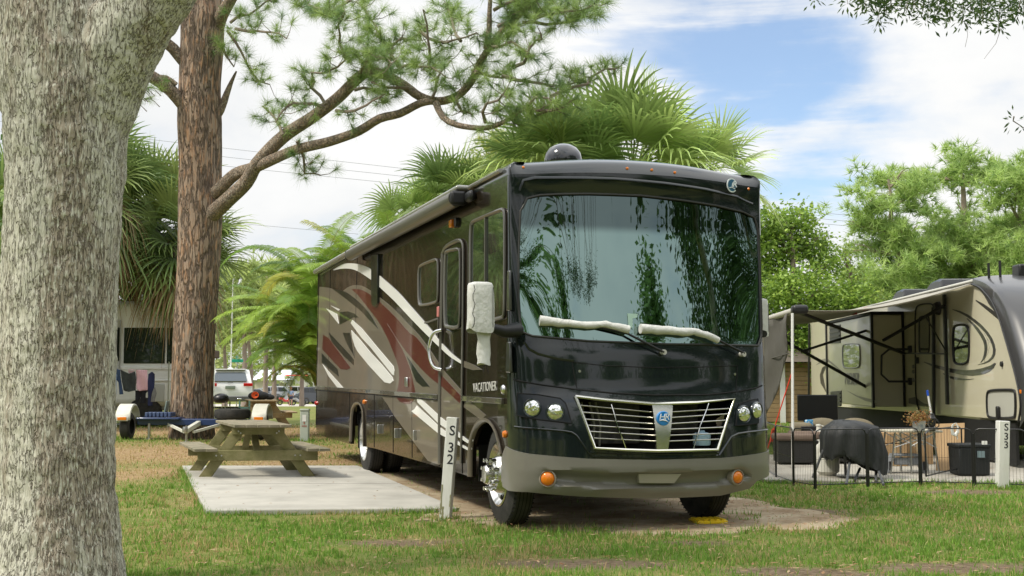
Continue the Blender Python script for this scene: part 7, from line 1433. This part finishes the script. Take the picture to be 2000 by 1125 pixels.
# folding table
ta = at(1722, 839, 17.2); tb_ = at(1839, 839, 16.9); o = thing('folding_table', 'folding camp table with crossed aluminium legs behind the wire fence', 'table', ((ta.x+tb_.x)/2, 17.05, .03), -.05); wt = (tb_.x-ta.x); zt2 = ta.z-.03
MB().box((0, .1, zt2-.012), (wt, .62, .028)).build('table_top', mat('table top', (.46, .43, .34), (.38, .36, .28), scale=6, rough=.6), o, bevel=.006)
for x, s in ((-wt/2+.1, -1), (0-.06, 0), (wt/2-.12, 1)):
    for y in (-.17, .36): MB().tube([(x, y, zt2-.03), (x+s*.07, y, 0)], .013, 8).build('leg', ALU, o)
for y in (-.17, .36): MB().tube([(-wt/2+.1, y, zt2-.05), (0, y, zt2-.22)], .008, 6).tube([(0-.06, y, zt2-.22), (wt/2-.12, y, zt2-.05)], .008, 6).tube([(-wt/2+.08, y, zt2-.24), (wt/2-.1, y, zt2-.04)], .008, 6).tube([(-.06, y, zt2-.04), (wt/2-.08, y, zt2-.24)], .008, 6).build('cross_brace', ALU, o, fix=False)
# flower pot
a = at(1795, 838.5, 16.75); o = thing('flower_pot', 'white bucket of orange and yellow flowers on the folding table', 'flower pot', (a.x, 16.75, zt2+.032)); MB().lathe([(.001, 0), (.07, 0), (.075, .005), (.095, .135), (.10, .14), (.09, .14), (.08, .12), (.001, .12)], (0, 0, 0), (0, 0, 1), 24).build('bucket', mat('bucket white', (.55, .56, .55), (.30, .36, .42), scale=20, lo=.5, hi=.6, rough=.5), o)
V, Fc, C = leaf_cloud([(Vector((a.x, 16.75, zt2+.032+.18)), (.12, .10, .06)), (Vector((a.x-.07, 16.72, zt2+.032+.16)), (.07, .07, .05))], 900, .03, seed=6, cols=((.42, .13, .06), (.38, .20, .07), (.14, .15, .04), (.45, .24, .16))); link_mesh('flowers', npmesh('flowers', V, Fc, LEAF, False, C), o, world=True)
# lantern + brush
a = at(1820, 839, 16.85); o = thing('lantern', 'small black lantern at the door end of the folding table', 'lantern', (a.x, 16.85, zt2+.032)); MB().lathe([(.001, 0), (.05, 0), (.05, .02), (.03, .05), (.055, .08), (.055, .16), (.06, .17), (.04, .21), (.035, .235), (.001, .24)], (0, 0, 0), (0, 0, 1), 18).build('lantern_body', BLACKM, o); MB().tube([(.06, 0, .16), (.10, 0, .12), (.10, 0, .06), (.06, 0, .04)], .008, 6).build('handle', BLACKM, o)
a = at(1818, 806, 16.98); b = at(1811, 762, 16.98); c = a.lerp(b, .75); o = thing('brush_pole', 'white pole with a blue grip standing up behind the lantern', 'brush', (a.x+.04, 16.98, zt2+.032)); MB().cyl(Vector((a.x+.04, 16.98, zt2+.04)), c, .014).build('pole', WHITE, o, world=True); MB().cyl(c, b, .017).build('grip', mat('blue grip', (.02, .08, .45), rough=.4), o, world=True)
# cardboard
CB = mat('cardboard', (.36, .24, .125), (.32, .21, .11), scale=3, rough=.95); a = pl(1829, 930, .03); b = pl(1881, 932, .03)
o = thing('cardboard_sheet', 'large flat sheet of brown cardboard leaning against the trailer', 'cardboard', ((a.x+b.x)/2, 17.6, .03)); ca = at(1828, 828, 18.0); cb = at(1884, 826, 18.0); da = at(1829, 926, 17.5); db = at(1882, 929, 17.5); da.z = db.z = .035
V4 = [da, db, cb, ca]; MB().add(V4+[v+Vector((0, .02, 0)) for v in V4], [(0, 1, 2, 3), (7, 6, 5, 4), (0, 4, 5, 1), (1, 5, 6, 2), (2, 6, 7, 3), (3, 7, 4, 0)]).build('sheet', CB, o, world=True, smooth=False)
for i, (x0, x1, y0, y1, Y, lab) in enumerate(((1722, 1772, 868, 918, 18.4, 'cardboard box standing on the patio behind the grey step stool'), (1730, 1778, 846, 868, 18.45, 'smaller cardboard box stacked under the end of the folding table nearest the barbecue'), (1760, 1822, 838, 880, 18.8, 'wide cardboard box seen through the crossed table legs'))):
    a = at(x0, y0, Y); b = at(x1, y1, Y); zb2 = .03 if i != 1 else at(x0, 868, 18.4).z+.012; o = thing('cardboard_box', lab, 'box', ((a.x+b.x)/2, Y+.2, zb2), .05, 'cardboard boxes by the folding table'); MB().box((0, 0, (a.z-zb2)/2), (b.x-a.x, .4, a.z-zb2)).build('carton', CB, o, bevel=.006); MB().box((0, -.202, (a.z-zb2)/2), (.05, .003, (a.z-zb2)*.98)).build('tape', mat('tape', (.42, .33, .2), rough=.3), o)
# step stool
g = pl(1772, 925); o = thing('step_stool', 'grey plastic step stool under the folding table', 'step stool', g, -.05); SG2 = mat('stool grey', (.20, .21, .225), rough=.5)
MB().box((0, .13, .255), (.36, .25, .03)).build('tread', SG2, o, bevel=.01)
for s in (-1, 1): MB().bar((s*.26, .13, 0), (s*.17, .13, .25), .24, .03, up=(1, 0, 0)).build('side', SG2, o, bevel=.008); MB().box((s*.235, .0, .11), (.025, .02, .12)).build('hand_slot', BLACK, o)
MB().box((0, .04, .17), (.34, .02, .10)).build('apron', SG2, o, bevel=.008)
# black storage bin, hanging white bag
g = pl(1913, 932); o = thing('storage_bin', 'black storage bin with a pale label behind the fence, left of post S 33', 'storage bin', (g.x, g.y+.35, .03)); MB().box((0, 0, .20), (.42, .40, .38), taper=1.04).build('bin', mat('bin black', (.010, .012, .013), rough=.65), o, bevel=.02); MB().box((0, 0, .41), (.46, .43, .05)).build('lid', mat('bin black', (.014, .016, .018)), o, bevel=.015); MB().box((.08, -.225, .30), (.10, .004, .09)).build('label_plate', mat('label blue grey', (.16, .22, .24)), o); MB().box((.14, -.20, .455), (.07, .02, .05)).build('tag', WHITE, o)
a = at(1866, 850, 16.0); o = thing('hanging_strap', 'white looped strap hanging on the open fence gate', 'strap', (a.x, 16.0, .62)); P = [at(x, y, 16.0) for x, y in ((1866, 826), (1861, 830), (1859, 840), (1861, 848), (1866, 849), (1871, 843), (1871, 834), (1867, 826))]; MB().tube(P, [.006, .02, .03, .03, .028, .02, .01, .006], 8, flat=.5).build('loop', WHITE, o, world=True); MB().tube([at(1869, 848, 16), at(1870, 858, 16)], .006, 5).build('tail', WHITE, o, world=True)

# ================================================================ trees beyond the viewer, mirrored in the windscreen and the black paint
def back_tree(x, y, clumps, n, size, label, seed, h, cols=((.07, .14, .045), (.17, .28, .08)), name='broadleaf_tree', droop=0, group=None, shell=.3):
    root = thing(name, label, 'tree', (x, y, 0), group=group); rtube([(x, y, -.1), (x+.1, y, h*.35), (x, y, h*.75)], [.22, .16, .05], 10, .05, seed, .5).build('trunk', B_TWIG, root, world=True)
    add_leaves(root, clumps, n, size, seed=seed, cols=cols, flat=1, shell=shell, droop=droop); return root
x, y = 17.8, -6.1; back_tree(x, y, [(Vector((x, y, z)), (max(.2, 1.5*(1-z/10.3)**.8),)*2+(.75,)) for z in np.linspace(1, 9.8, 14)], 16000, .26, 'slim dark conifer standing behind the viewer, mirrored in the middle of the windscreen', 81, 10, name='conifer')
for i, (x, y, h) in enumerate(((8.3, -11.6, 9.8), (6.6, -12.4, 8.3), (5.0, -13.0, 9.5))):
    back_tree(x, y, [(Vector((x, y, z)), (max(.3, (.8 if i else .65)*(1-(z/h)**3)),)*2+(.7,)) for z in np.linspace(.8, h*.97, 12)], 12000, .26, ('slim columnar tree behind the viewer, mirrored nearest the middle of the windscreen', 'shorter columnar tree behind the viewer, between two taller ones', 'columnar tree behind the viewer, mirrored at the windscreen edge by the mirror cover')[i], 84+i, h, name='columnar_tree', group='columnar trees behind the viewer')
proto = back_tree(0, 0, [(Vector((0, 0, 5.0)), (3.6, 3.6, 3.0)), (Vector((1.8, .5, 4.0)), (2.5, 2.5, 2.2)), (Vector((-1.7, -.6, 4.2)), (2.4, 2.4, 2.4)), (Vector((.3, 0, 7.3)), (2.2, 2.2, 1.6)), (Vector((0, 0, 2.2)), (3.6, 3.6, 1.8))], 9000, .34, 'bushy dark tree in the row behind the viewer, seen only as reflections', 90, 8, group='bushy trees behind the viewer')
spots = [(28, 4), (27, -3), (25, -10), (20, -17), (14, -21), (7, -23), (0, -24), (-8, -22), (-15, -18), (-21, -12), (-25, -3), (-27, 6), (31, 12), (-16.5, 38), (-20, 33), (-22, 41), (-18.5, 46), (-24, 24)]
proto.location = (spots[0][0], spots[0][1], 0)
for i, (x, y) in enumerate(spots[1:]): c = copy_tree(proto); c.location = (x, y, 0); c.rotation_euler = (0, 0, i*1.3); s = .85+.3*((i*37) % 10)/10; c.scale = (s, s, s)
